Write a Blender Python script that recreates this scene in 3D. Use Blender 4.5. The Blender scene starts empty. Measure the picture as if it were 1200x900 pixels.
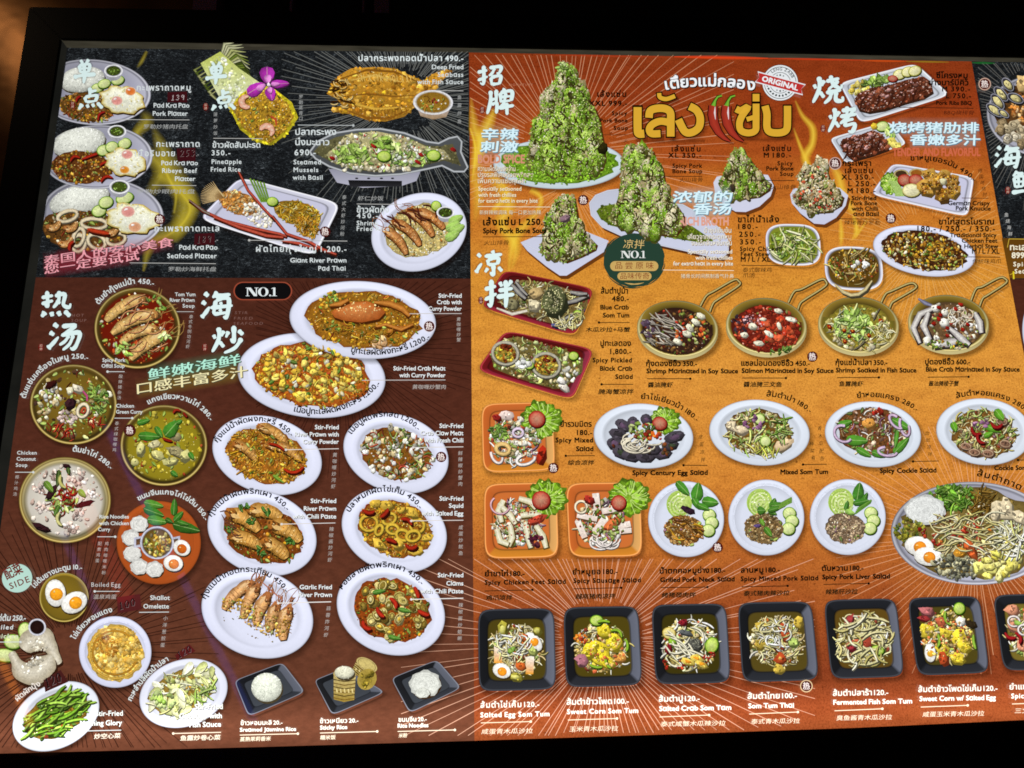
import bpy, math, random
import numpy as np
from mathutils import Matrix
from mathutils.geometry import tessellate_polygon
scene = bpy.context.scene
COL = scene.collection
R_ = math.radians

# ------------------------------------------------------------------ camera, light, exposure
FOC = 870.0                                    # focal length for a 1200 px wide frame
AX, AY, AZ = -0.2345, -0.0531, -0.0060         # turn of the lens against the upright board
def _rot(a, b, c):
    ca, sa, cb, sb, cc, sc = math.cos(a), math.sin(a), math.cos(b), math.sin(b), math.cos(c), math.sin(c)
    rx = np.array([[1, 0, 0], [0, ca, -sa], [0, sa, ca]]); ry = np.array([[cb, 0, sb], [0, 1, 0], [-sb, 0, cb]])
    rz = np.array([[cc, -sc, 0], [sc, cc, 0], [0, 0, 1]])
    return rz @ ry @ rx
RB = _rot(AX, AY, AZ)                          # columns: board right, board down, into the board
DIST = 1.25
CAM = np.array([0.0, -DIST * RB[2, 2], 1.55])
A3 = np.diag([1, -1, -1]) @ RB @ np.array([[1, 0, 0], [0, 0, -1], [0, 1, 0]])
camd = bpy.data.cameras.new('camera'); cam = bpy.data.objects.new('camera', camd); COL.objects.link(cam)
camd.sensor_width = 36; camd.lens = FOC / 1200 * 36; camd.clip_start = 0.02; camd.clip_end = 200
m4 = Matrix.Identity(4)
for i in range(3):
    for j in range(3): m4[i][j] = A3.T[i, j]
    m4[i][3] = CAM[i]
cam.matrix_world = m4
scene.camera = cam
world = bpy.data.worlds.new('World'); scene.world = world; world.use_nodes = True
world.node_tree.nodes['Background'].inputs[0].default_value = (1.0, 0.75, 0.55, 1)
world.node_tree.nodes['Background'].inputs[1].default_value = 0.004
vs = scene.view_settings
vs.view_transform = 'Standard'; vs.look = 'None'; vs.exposure = 0; vs.gamma = 1; vs.use_curve_mapping = False
scene.cycles.use_denoising = False
scene.cycles.max_bounces = 4; scene.cycles.transparent_max_bounces = 24
scene.cycles.filter_width = 1.7

def at(px, py, z=0.0):
    """points of the board (z metres in front of its film) measured on the photograph -> world"""
    px = np.asarray(px, float); py = np.asarray(py, float)
    d = np.stack([(px - 600) / FOC, (py - 450) / FOC, np.ones_like(px)], -1) @ RB    # board frame: right, down, in
    t = (-CAM[1] - z) / d[..., 2]
    return np.stack([CAM[0] + t * d[..., 0], CAM[1] + t * d[..., 2], CAM[2] - t * d[..., 1]], -1)
def pt(px, py, z=0.0): return tuple(at(px, py, z))

# ------------------------------------------------------------------ materials
def lin(c):
    c = np.asarray(c, float) / 255.0
    return np.where(c <= 0.04045, c / 12.92, ((np.maximum(c, 0) + 0.055) / 1.055) ** 2.4)
def L4(c): return tuple(lin(c)) + (1.0,)
ZBOT = pt(400, 872)[2]; ZTOP = pt(500, 62)[2]
def nd(nt, t, **kw):
    n = nt.nodes.new(t)
    for k, v in kw.items(): setattr(n, k, v)
    return n
def math_node(nt, op, a, b=None, c=None):
    n = nt.nodes.new('ShaderNodeMath'); n.operation = op
    for i, x in enumerate((a, b, c)):
        if x is None: continue
        if hasattr(x, 'node'): nt.links.new(x, n.inputs[i])
        else: n.inputs[i].default_value = x
    return n.outputs[0]
def backlight():
    """tube glow put into the emission: bottom band, weaker towards top and left end"""
    g = bpy.data.node_groups.new('painted_backlight', 'ShaderNodeTree')
    g.interface.new_socket('Level', in_out='OUTPUT', socket_type='NodeSocketFloat')
    out = g.nodes.new('NodeGroupOutput')
    geo = nd(g, 'ShaderNodeNewGeometry'); sep = nd(g, 'ShaderNodeSeparateXYZ'); g.links.new(geo.outputs['Position'], sep.inputs[0])
    d = math_node(g, 'SUBTRACT', sep.outputs['Z'], ZBOT + 0.028)
    q = math_node(g, 'MULTIPLY', math_node(g, 'POWER', math_node(g, 'ABSOLUTE', d), 2.0), -1 / (2 * 0.020 ** 2))
    band = math_node(g, 'MULTIPLY', math_node(g, 'EXPONENT', q), 0.8)
    up = math_node(g, 'MULTIPLY_ADD', math_node(g, 'SUBTRACT', sep.outputs['Z'], ZBOT), -0.16 / (ZTOP - ZBOT), 1.07)
    lx = math_node(g, 'MULTIPLY', math_node(g, 'EXPONENT', math_node(g, 'MULTIPLY', math_node(g, 'ADD', sep.outputs['X'], 0.95), -5.0)), -0.22)
    tot = math_node(g, 'ADD', math_node(g, 'ADD', band, up), lx)
    g.links.new(tot, out.inputs[0])
    return g
BL = backlight()
def film(name, color, grain=0.08, gscale=420.0, gloss=True, alpha=False):
    """translucent printed film lit from behind; color: fn(nt) -> color socket"""
    m = bpy.data.materials.new(name); m.use_nodes = True; nt = m.node_tree
    b = nt.nodes['Principled BSDF']
    col = color(nt)
    lv = nd(nt, 'ShaderNodeGroup'); lv.node_tree = BL
    lev = lv.outputs[0]
    if grain:
        tc = nd(nt, 'ShaderNodeNewGeometry')
        n = nd(nt, 'ShaderNodeTexNoise'); n.inputs['Scale'].default_value = gscale; n.inputs['Detail'].default_value = 3; n.inputs['Roughness'].default_value = 0.7
        nt.links.new(tc.outputs['Position'], n.inputs['Vector'])
        lev = math_node(nt, 'MULTIPLY', lev, math_node(nt, 'MULTIPLY_ADD', n.outputs['Fac'], grain * 4, 1 - grain * 2))
    nt.links.new(col, b.inputs['Emission Color']); nt.links.new(lev, b.inputs['Emission Strength'])
    b.inputs['Base Color'].default_value = (0.02, 0.02, 0.02, 1)
    b.inputs['Roughness'].default_value = 0.035
    b.inputs['Specular IOR Level'].default_value = 0.5 if gloss else 0.0
    return m
def vcol(nt):
    a = nd(nt, 'ShaderNodeVertexColor'); a.layer_name = 'Col'; return a.outputs['Color']
M_PRINT = film('printed_film', vcol, 0.025, 300)
M_FOOD = film('printed_food_film', vcol, 0.10, 520)
nt = M_FOOD.node_tree; b_ = nt.nodes['Principled BSDF']; lk = b_.inputs['Emission Strength'].links[0]; src = lk.from_socket
n_ = nd(nt, 'ShaderNodeTexNoise'); n_.inputs['Scale'].default_value = 190; n_.inputs['Detail'].default_value = 5; n_.inputs['Roughness'].default_value = .72; n_.inputs['Distortion'].default_value = 1.2
nt.links.new(nd(nt, 'ShaderNodeNewGeometry').outputs['Position'], n_.inputs['Vector'])
nt.links.new(math_node(nt, 'MULTIPLY', src, math_node(nt, 'MULTIPLY_ADD', n_.outputs['Fac'], 1.5, .27)), b_.inputs['Emission Strength'])
M_INK = film('printed_lettering_film', vcol, 0.0)
M_SOFT = film('printed_soft_film', vcol, 0.0)
nt = M_SOFT.node_tree; a = [n for n in nt.nodes if n.type == 'VERTEX_COLOR'][0]; nt.links.new(a.outputs['Alpha'], nt.nodes['Principled BSDF'].inputs['Alpha'])
nt.nodes['Principled BSDF'].inputs['Specular IOR Level'].default_value = 0

# ------------------------------------------------------------------ object helpers
def link(name, me, parent=None, label=None):
    o = bpy.data.objects.new(name, me); COL.objects.link(o)
    if parent: o.parent = parent
    if label: o['label'] = label
    return o
def tag(o, label, cat, group=None):
    o['label'] = label; o['category'] = cat
    if group: o['group'] = group
    return o
def box_mesh(name, a, b, mat, bev=0.0):
    import bmesh
    bm = bmesh.new()
    vs_ = [bm.verts.new((x, y, z)) for x in (a[0], b[0]) for y in (a[1], b[1]) for z in (a[2], b[2])]
    for f in ((0, 1, 3, 2), (4, 6, 7, 5), (0, 4, 5, 1), (2, 3, 7, 6), (0, 2, 6, 4), (1, 5, 7, 3)): bm.faces.new([vs_[i] for i in f])
    bmesh.ops.recalc_face_normals(bm, faces=bm.faces)
    if bev: bmesh.ops.bevel(bm, geom=bm.edges[:], offset=bev, segments=2, affect='EDGES')
    me = bpy.data.meshes.new(name); bm.to_mesh(me); bm.free(); me.materials.append(mat); return me

DZ = 6e-7
class Cv:
    """a sheet of printed shapes, given in photograph pixels and laid on the board as triangles in thin layers"""
    def __init__(s, z, mats=None):
        s.z = z; s.p = []; s.c = []; s.t = []; s.m = []; s.mats = mats or [M_PRINT, M_SOFT]; s.clip = None; s.segs = None; s.deep = 0; s.dz = 8e-6 if s.mats[0] is M_INK else DZ
    def up(s): s.z += s.dz
    def v(s, x, y, c, a=1.0):
        if s.clip: x, y = s.clip(x, y)
        s.p.append((x, y, s.z)); s.c.append((c[0], c[1], c[2], a)); return len(s.p) - 1
    def tri(s, a, b, c, m=0): s.t.append((a, b, c)); s.m.append(m)
    def quad(s, a, b, c, d, m=0): s.tri(a, b, c, m); s.tri(a, c, d, m)
    def fan(s, cx, cy, pts, cc, cols, m=0, ac=1.0, ar=1.0):
        c = s.v(cx, cy, cc, ac)
        r = [s.v(p[0], p[1], cols[i] if isinstance(cols, list) else cols, ar) for i, p in enumerate(pts)]
        for i in range(len(r)): s.tri(c, r[i], r[(i + 1) % len(r)], m)
        s.up()
    def poly(s, pts, col, col2=None):
        """simple polygon; col at its top, col2 at its bottom"""
        ys = [p[1] for p in pts]; y0, y1 = min(ys), max(ys)
        idx = []
        for x, y in pts:
            k = (y - y0) / max(y1 - y0, 1e-6)
            c = col if col2 is None else [col[i] * (1 - k) + col2[i] * k for i in range(3)]
            idx.append(s.v(x, y, c))
        for t in tessellate_polygon([[(x, y, 0) for x, y in pts]]): s.tri(idx[t[0]], idx[t[1]], idx[t[2]])
        s.up()
    def rings(s, fn, radii, n=72, m=0):
        """fn(k, r, th) -> (x, y, col, alpha); bands between the radii, the last one closed if it is 0"""
        prev = None
        for k, r in enumerate(radii):
            if r == 0:
                c = s.v(*fn(k, 0, 0))
                for i in range(n): s.tri(prev[i], prev[(i + 1) % n], c, m)
            else:
                cur = [s.v(*fn(k, r, 2 * math.pi * i / n)) for i in range(n)]
                if prev:
                    for i in range(n): s.quad(prev[i], prev[(i + 1) % n], cur[(i + 1) % n], cur[i], m)
                prev = cur
        s.up()
    def ribbon(s, pts, ws, cols, cc=None, m=0, al=None, ac=1.0):
        """band along a polyline; edge colours cols (one per point or one), spine colour cc"""
        n = len(pts); rows = []
        for i, (x, y) in enumerate(pts):
            a = pts[max(i - 1, 0)]; b = pts[min(i + 1, n - 1)]
            dx, dy = b[0] - a[0], b[1] - a[1]; l = math.hypot(dx, dy) or 1
            w = (ws[i] if isinstance(ws, (list, tuple)) else ws) / 2; nx, ny = -dy / l * w, dx / l * w
            c = cols[i] if isinstance(cols, list) else cols
            mid = c if cc is None else (cc[i] if isinstance(cc, list) else cc)
            e = 1.0 if al is None else al
            k = ac if not isinstance(ac, list) else ac[i]
            rows.append((s.v(x + nx, y + ny, c, e), s.v(x, y, mid, k), s.v(x - nx, y - ny, c, e)))
        for i in range(n - 1):
            for j in (0, 1): s.quad(rows[i][j], rows[i][j + 1], rows[i + 1][j + 1], rows[i + 1][j], m)
        s.up()
    def build(s, name, parent=None, label=None):
        if s.segs:                               # pieces that can be told apart become objects of their own
            rest = np.ones(len(s.t), bool)
            for nm, v0, v1, t0, t1 in s.segs:
                if t1 <= t0: continue
                c = Cv(0, s.mats); c.p = s.p[v0:v1]; c.c = s.c[v0:v1]; c.t = [(a - v0, b - v0, d - v0) for a, b, d in s.t[t0:t1]]; c.m = s.m[t0:t1]
                c.build(nm, parent); rest[t0:t1] = False
            keep = np.nonzero(rest)[0]; t_ = np.array(s.t, np.int64)[keep]; used = np.unique(t_); new = np.zeros(len(s.p), np.int64); new[used] = np.arange(len(used))
            s.p = [s.p[i] for i in used]; s.c = [s.c[i] for i in used]; s.t = [tuple(r) for r in new[t_]]; s.m = [s.m[i] for i in keep]; s.segs = None
            if not s.t: return None
        p = np.array(s.p); P = at(p[:, 0], p[:, 1], p[:, 2])
        t = np.array(s.t, np.int32)
        me = bpy.data.meshes.new(name)
        me.vertices.add(len(P)); me.vertices.foreach_set('co', P.ravel().astype(np.float32))
        me.loops.add(t.size); me.loops.foreach_set('vertex_index', t.ravel())
        me.polygons.add(len(t)); me.polygons.foreach_set('loop_start', np.arange(0, t.size, 3, dtype=np.int32))
        me.polygons.foreach_set('material_index', np.array(s.m, np.int32))
        ca = me.color_attributes.new('Col', 'FLOAT_COLOR', 'POINT')
        c = np.array(s.c, float); c[:, :3] = lin(np.clip(c[:, :3], 0, 275))
        ca.data.foreach_set('color', c.ravel().astype(np.float32))
        for mt in s.mats: me.materials.append(mt)
        me.update(calc_edges=True)
        return link(name, me, parent, label)

# ------------------------------------------------------------------ print shapes
def mul(c, k): return (c[0] * k, c[1] * k, c[2] * k)
def mix(a, b, k): return tuple(a[i] * (1 - k) + b[i] * k for i in range(3))
def el(cx, cy, rx, ry, rot, th, k=1.0):
    x, y = rx * k * math.cos(th), ry * k * math.sin(th); c, s_ = math.cos(rot), math.sin(rot)
    return cx + x * c - y * s_, cy + x * s_ + y * c
def ellp(cx, cy, rx, ry, rot=0, n=16): return [el(cx, cy, rx, ry, rot, 2 * math.pi * i / n) for i in range(n)]
def vn(x, y):                                   # smooth value used for clumps in a picture
    return 0.5 + 0.25 * (math.sin(x * .31 + 1.7 * math.sin(y * .19)) + math.sin(y * .37 + 1.3 * math.sin(x * .23 + 2)))

def smooth(P, m=5):
    out = []; n = len(P)
    for i in range(n - 1):
        a, b, c, d = P[max(i - 1, 0)], P[i], P[i + 1], P[min(i + 2, n - 1)]
        for j in range(m):
            t = j / m; out.append(tuple(.5 * (2 * b[k] + (c[k] - a[k]) * t + (2 * a[k] - 5 * b[k] + 4 * c[k] - d[k]) * t * t + (3 * b[k] - a[k] - 3 * c[k] + d[k]) * t ** 3) for k in range(2)))
    return out + [P[-1]]
def segment(cv, name, fn):
    if cv.segs is None or cv.deep: return fn()
    cv.deep += 1; v0, t0 = len(cv.p), len(cv.t); fn(); cv.deep -= 1; cv.segs.append((name, v0, len(cv.p), t0, len(cv.t)))
def own(name, big=lambda *a: True):
    """a shape that is drawn as a sub-part of its own when it is big enough"""
    def deco(f):
        def w(cv, *a, **k):
            nm = name(*a) if callable(name) else name
            if big(*a): segment(cv, nm, lambda: f(cv, *a, **k))
            else: f(cv, *a, **k)
        return w
    return deco
def chunk(cv, r, x, y, a, b, rot, col, n=7, irr=.36, sh=.26, shadow=.6):
    if shadow:
        k = mul(col, .5)
        cv.fan(x + .2 * b, y + .3 * b, ellp(x + .2 * b, y + .32 * b, a * 1.06, b * 1.08, rot, 6), k, k)
    pts, cs = [], []
    for i in range(n):
        th = 2 * math.pi * (i + r.uniform(-.25, .25)) / n; q = 1 + r.uniform(-irr, irr)
        px, py = el(x, y, a * q, b * q, rot, th); pts.append((px, py))
        d = (-(px - x) * .45 - (py - y) * .9) / max(a, b)
        cs.append(mul(col, 1 - sh * .4 + sh * d + r.uniform(-.1, .1)))
    cv.fan(x + r.uniform(-.35, .25) * a, y + r.uniform(-.4, .2) * b, pts, mul(col, 1 + sh * .4 + r.uniform(-.12, .16)), cs)
    if a > 2.6 and shadow:                      # uneven surface: a few flecks on the bigger pieces
        for _ in range(int(1 + a * b * .16)):
            th, q = r.uniform(0, 6.28), r.uniform(0, .7); px, py = el(x, y, a, b, rot, th, q); s_ = r.uniform(.12, .34); k = mul(col, r.choice([.62, .76, 1.16, 1.3]))
            cv.fan(px, py, ellp(px, py, a * s_, b * s_ * .8, r.uniform(0, 3), 5), k, mul(k, .9))
def strand(cv, r, x, y, L, w, rot, col, bend=.35, shadow=True):
    n = 5; bd = r.uniform(-bend, bend) * L; pts = []
    for i in range(n + 1):
        t = i / n - .5; u, q = t * L, bd * (1 - 4 * t * t)
        pts.append((x + u * math.cos(rot) - q * math.sin(rot), y + u * math.sin(rot) + q * math.cos(rot)))
    ws = [w * (.45 if i in (0, n) else 1) for i in range(n + 1)]
    if shadow: cv.ribbon([(p[0] + .4 * w, p[1] + .55 * w) for p in pts], [q * 1.2 for q in ws], mul(col, .32))
    cv.ribbon(pts, ws, mul(col, .72), mul(col, 1.12))
@own('herb_leaf', lambda r, x, y, L, *a: L >= 15)
def leaf(cv, r, x, y, L, w, rot, col, vein=True):
    pts = []; n = 10
    for i in range(n):
        th = 2 * math.pi * i / n; k = math.cos(th); pts.append((L / 2 * k, w / 2 * math.sin(th) * (1 - .35 * k)))
    c, s_ = math.cos(rot), math.sin(rot); W = lambda p: (x + p[0] * c - p[1] * s_, y + p[0] * s_ + p[1] * c)
    cv.fan(x + .5, y + 1, [(p[0] + .6, p[1] + 1.1) for p in map(W, pts)], mul(col, .48), mul(col, .48))
    cs = [mul(col, .78 + .3 * (1 if p[1] < 0 else 0) + r.uniform(-.06, .06)) for p in pts]
    cv.fan(x, y, [W(p) for p in pts], mul(col, 1.12), cs)
    if vein: cv.ribbon([W((-L * .45, 0)), W((0, 0)), W((L * .48, 0))], max(.4, w * .07), mix(col, (225, 235, 170), .45))
@own('food_ring', lambda x, y, a, b, *q: a + b >= 15 and q[1] >= 3)
def ringp(cv, x, y, a, b, rot, w, col, n=14, part=1.0, shadow=True):
    pts = [el(x, y, a, b, rot, 2 * math.pi * part * i / n) for i in range(n + 1)]
    if shadow: cv.ribbon([(p[0] + .4, p[1] + .8) for p in pts], w * 1.25, mul(col, .33))
    cv.ribbon(pts, w, [mul(col, .74 + .16 * math.sin(2 * math.pi * part * i / n + 3.6)) for i in range(n + 1)], mul(col, 1.1))
@own(lambda r, x, y, a, b, rot, rim, *q: 'tomato_slice' if rim[0] > 150 and rim[1] < 100 else 'lime_slice' if rim == LIM[0] else 'vegetable_slice', lambda r, x, y, a, *q: a >= 5)
def slice_(cv, r, x, y, a, b, rot, rim, flesh, core, shadow=True):
    if shadow: cv.fan(x, y, ellp(x + .7, y + 1.2, a * 1.04, b * 1.04, rot), mul(rim, .3), mul(rim, .3))
    P = [1, .9, .82, .45, 0]; C = [mul(rim, .8), rim, flesh, mix(flesh, core, .6), core]
    cv.rings(lambda k, q, th: (*el(x, y, a, b, rot, th, q), mul(C[k], 1 - .1 * math.sin(th + .6)), 1), P, 16)
    for i in range(7):
        th = 2 * math.pi * i / 7 + .3; p, q = el(x, y, a, b, rot, th, .3), el(x, y, a, b, rot, th, .72)
        cv.ribbon([p, q], a * .07 + .15, mix(core, flesh, .2), mul(mix(core, flesh, .5), .9))
@own('egg_half')
def egg_half(cv, r, x, y, a, b, rot, yolk=(240, 160, 35)):
    cv.fan(x, y, ellp(x + .8, y + 1.3, a * 1.05, b * 1.05, rot), (60, 45, 20), (60, 45, 20))
    W = (248, 246, 238)
    cv.rings(lambda k, q, th: (*el(x, y, a, b, rot, th, q), mul(W, (.86, .98, 1, 1)[k] - .07 * math.sin(th)), 1), [1, .85, .5, 0], 18)
    yx, yy = el(x, y, a, b, rot, .9, .12)
    cv.rings(lambda k, q, th: (*el(yx, yy, min(a, b) * .66, min(a, b) * .62, rot, th, q), mul(yolk, (.82, 1.02, 1.1)[k] - .08 * math.sin(th)), 1), [1, .75, 0], 14)
    chunk(cv, r, yx - .2 * a, yy - .2 * b, a * .1, b * .08, 0, (255, 225, 150), shadow=0)
@own('fried_egg')
def fried_egg(cv, r, x, y, a, b, rot, y1, y2):
    n = 26; q0 = [1 + .09 * math.sin(i * 1.9) + r.uniform(-.05, .05) for i in range(n)]
    cv.fan(x, y, [el(x + .8, y + 1.8, a * q0[i], b * q0[i], rot, 2 * math.pi * i / n) for i in range(n)], (50, 35, 10), (50, 35, 10))
    C = [(170, 135, 45), (222, 206, 130), (240, 238, 205), (246, 246, 226), (238, 238, 214)]
    cv.rings(lambda k, q, th: (*el(x, y, a * q0[int(th / 2 / math.pi * n + .5) % n], b * q0[int(th / 2 / math.pi * n + .5) % n], rot, th, q), mul(C[k], 1 - .07 * math.sin(th)), 1), [1, .93, .82, .5, 0], n)
    for _ in range(45):
        th, q = r.uniform(0, 6.28), r.uniform(.2, .93) ** .7; p = el(x, y, a, b, rot, th, q)
        chunk(cv, r, p[0], p[1], r.uniform(.8, 2.4), r.uniform(.5, 1.4), r.uniform(0, 3), r.choice([(252, 252, 240), (215, 205, 150), (235, 225, 170), (222, 222, 200)]), shadow=0, sh=.12)
    for (px, py, rad, c) in (y1, y2):
        cv.rings(lambda k, q, th: (*el(px, py, rad, rad * .8, 0, th, q), mix((240, 236, 210), c, (0, .75, 1, 1)[k]), 1), [1, .85, .5, 0], 14)
        chunk(cv, r, px - rad * .3, py - rad * .3, rad * .28, rad * .16, -.3, (255, 240, 235), shadow=0)
@own('prawn', lambda r, a, b, c, d, w, *q: w >= 7)
def prawn(cv, r, x0, y0, x1, y1, w, col, bend=.18, ant=True):
    """head at (x0, y0), tail at (x1, y1)"""
    n = 10; L = math.hypot(x1 - x0, y1 - y0); rot = math.atan2(y1 - y0, x1 - x0); pts = []
    for i in range(n + 1):
        t = i / n; u = t * L; q = bend * L * 4 * t * (1 - t)
        pts.append((x0 + u * math.cos(rot) - q * math.sin(rot), y0 + u * math.sin(rot) + q * math.cos(rot)))
    ws = [w * k for k in (.25, .75, 1, 1.02, 1, .98, .95, .9, .82, .7, .45)]
    cv.ribbon([(p[0] + .8, p[1] + 1.5) for p in pts], [q * 1.12 for q in ws], mul(col, .25))
    ws = [q * r.uniform(.88, 1.1) for q in ws]
    cols = [mul(col, r.uniform(.6, .88)) for _ in pts]
    cv.ribbon(pts, ws, cols, [mix(mul(col, r.uniform(.95, 1.25)), (244, 226, 180), .30) for _ in pts])
    hx, hy = pts[1]; chunk(cv, r, hx, hy, w * .42, w * .34, rot, mul(mix(col, (130, 60, 30), .4), .9), irr=.3)
    sd = 1 if bend >= 0 else -1
    for k in range(7 if w > 9 else 0):           # legs under the body
        a = pts[2 + k]; strand(cv, r, a[0] - math.sin(rot) * -w * .5 * sd, a[1] + math.cos(rot) * -w * .5 * sd, w * .5, .8, rot + 1.2, mul(col, .6), shadow=False)
    cv.ribbon([(p[0] - math.sin(rot) * w * .14, p[1] + math.cos(rot) * w * .14) for p in pts[1:5]], [.4, w * .3, w * .26, .4], mix(col, (250, 232, 190), .5))
    for i in range(5, n):
        a = pts[i]; nx, ny = -math.sin(rot), math.cos(rot); h = ws[i] / 2 * .9
        cv.ribbon([(a[0] - nx * h, a[1] - ny * h), (a[0] + .8, a[1]), (a[0] + nx * h, a[1] + ny * h)], .7, mul(col, .55), mul(col, .8))
    for _ in range(int(L * .5)):
        i = r.randrange(1, n); a = pts[i]; o = r.uniform(-.4, .4) * ws[i]
        chunk(cv, r, a[0] - math.sin(rot) * o, a[1] + math.cos(rot) * o, r.uniform(.5, 1.6), r.uniform(.4, .9), rot, mix(col, r.choice([(255, 235, 190), (150, 60, 20), (250, 210, 120)]), .6), shadow=0)
    if ant:
        for k in range(3):
            strand(cv, r, x0 - math.cos(rot) * w * .7, y0 - math.sin(rot) * w * .7 + k - 1, w * 1.7, .8, rot + r.uniform(-.5, .5), mul(col, .75), shadow=False)

# palettes
GR = [(104, 138, 48), (76, 110, 38), (134, 164, 66), (60, 84, 30), (158, 184, 92)]
LG = [(156, 188, 84), (184, 208, 112), (130, 166, 62), (206, 220, 152)]
RED = [(160, 44, 30), (134, 32, 24), (186, 72, 42), (112, 26, 20)]
CRM = [(226, 212, 172), (206, 186, 138), (240, 232, 206), (186, 164, 116)]
WHT = [(240, 240, 232), (222, 222, 212), (250, 250, 246), (206, 206, 194)]
CUR = [(196, 142, 44), (172, 116, 30), (216, 172, 70), (148, 92, 22), (206, 158, 36)]
BRN = [(112, 66, 26), (86, 48, 18), (140, 88, 40), (66, 36, 14), (160, 108, 56)]
PAP = [(226, 216, 160), (208, 196, 126), (238, 232, 196), (190, 178, 104), (214, 206, 150)]
PUR = [(120, 80, 110), (150, 108, 138), (92, 56, 84)]
ORG = [(214, 120, 36), (232, 148, 56), (190, 92, 26)]
CUC = ((120, 160, 50), (206, 220, 140), (226, 234, 170))
LIM = ((90, 140, 30), (178, 204, 80), (206, 222, 130))
TOM = ((156, 44, 32), (178, 74, 58), (206, 150, 120))

def inside(pts, x, y):
    k = False; j = len(pts) - 1
    for i in range(len(pts)):
        if (pts[i][1] > y) != (pts[j][1] > y) and x < (pts[j][0] - pts[i][0]) * (y - pts[i][1]) / (pts[j][1] - pts[i][1]) + pts[i][0]: k = not k
        j = i
    return k
def sampler(r, reg):
    if isinstance(reg, list):
        xs = [p[0] for p in reg]; ys = [p[1] for p in reg]; lo, hi = (min(xs), min(ys)), (max(xs), max(ys))
        def f():
            for _ in range(40):
                x, y = r.uniform(lo[0], hi[0]), r.uniform(lo[1], hi[1])
                if inside(reg, x, y): break
            return x, y
    else:
        cx, cy, rx, ry, rot = reg
        def f(): return el(cx, cy, rx, ry, rot, r.uniform(0, 6.2832), math.sqrt(r.random()))
    return f
def scatter(cv, r, reg, layers, rot0=None):
    f = sampler(r, reg); cv.deep += 1
    todo = []
    for (kind, n, lo, hi, pal) in layers:
        for _ in range(n): todo.append((kind, lo, hi, pal))
    r.shuffle(todo)
    if not todo: cv.deep -= 1; return
    mean = [sum(sum(c[k] for c in pal) / len(pal) * n for _, n, _, _, pal in layers) / len(todo) for k in range(3)]
    for kind, lo, hi, pal in todo:
        x, y = f(); s = r.uniform(lo, hi); c = mul(mix(r.choice(pal), mean, .2), (.78 + .5 * vn(x, y)) * r.uniform(.88, 1.14)); a = r.uniform(0, 3.14) if rot0 is None else rot0 + r.uniform(-.5, .5)
        if kind == 'c': chunk(cv, r, x, y, s, s * r.uniform(.5, .85), a, c)
        elif kind == 'd': chunk(cv, r, x, y, s, s * .8, a, c, n=5, shadow=.0)
        elif kind == 'k': chunk(cv, r, x, y, s, s * r.uniform(.4, .6), a, c, n=6, irr=.12, sh=.5)
        elif kind == 's': strand(cv, r, x, y, s * 5, s * .62, a, c)
        elif kind == 't': strand(cv, r, x, y, s * 5, s * .5, a, c, bend=.12)
        elif kind == 'l': leaf(cv, r, x, y, s * 2.2, s, a, c, vein=s > 2.5)
        elif kind == 'r': ringp(cv, x, y, s, s * r.uniform(.55, .85), a, s * .42, c)
        elif kind == 'h': chunk(cv, r, x, y, s, s * .5, a, mix(c, (255, 255, 245), .5), n=5, shadow=0)
        elif kind == 'g': slice_(cv, r, x, y, s, s * .78, a, *CUC)
        elif kind == 'm': slice_(cv, r, x, y, s, s * .75, a, *LIM)
        elif kind == 'o': slice_(cv, r, x, y, s, s * .75, a, *TOM)
        elif kind == 'p':
            L = s * 2.6; prawn(cv, r, x - L / 2 * math.cos(a), y - L / 2 * math.sin(a), x + L / 2 * math.cos(a), y + L / 2 * math.sin(a), s, c, ant=False)
        if r.random() < .06: c = mix(c, (255, 250, 232), .72); cv.fan(x, y, ellp(x - s * .15, y - s * .2, r.uniform(.35, .8), .35, a, 5), c, c)
    cv.deep -= 1
def mottle(cv, r, reg, col):
    """small uneven flecks of a ground colour"""
    A = math.pi * reg[2] * reg[3] if not isinstance(reg, list) else .5 * abs(sum(reg[i][0] * reg[i - 1][1] - reg[i - 1][0] * reg[i][1] for i in range(len(reg))))
    f = sampler(r, reg)
    for _ in range(int(min(520, A / 6))):
        x, y = f(); s_ = r.uniform(.7, 2.3); c = mul(col, r.uniform(.6, 1.45)); cv.fan(x, y, ellp(x, y, s_, s_ * r.uniform(.4, .9), r.uniform(0, 3), 5), c, mul(c, .92))
def heap(cv, r, reg, col, edge=None, irr=.06):
    """the ground colour of a pile of food, with an uneven outline"""
    if isinstance(reg, list):
        cv.poly([(p[0] + r.uniform(-.8, .8), p[1] + r.uniform(-.8, .8)) for p in reg], mul(col, 1.1), mul(col, .8)); mottle(cv, r, reg, col); return
    cx, cy, rx, ry, rot = reg; n = 40
    q0 = [1 + r.uniform(-irr, irr) for i in range(n)]
    cv.rings(lambda k, q, th: (*el(cx, cy, rx * q0[int(th / 6.2832 * n + .5) % n], ry * q0[int(th / 6.2832 * n + .5) % n], rot, th, q), mul(edge if (edge and k == 0) else col, (.8, 1, 1)[k]), 1), [1, .9, 0], n); mottle(cv, r, (cx, cy, rx * .95, ry * .95, rot), col)

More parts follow.
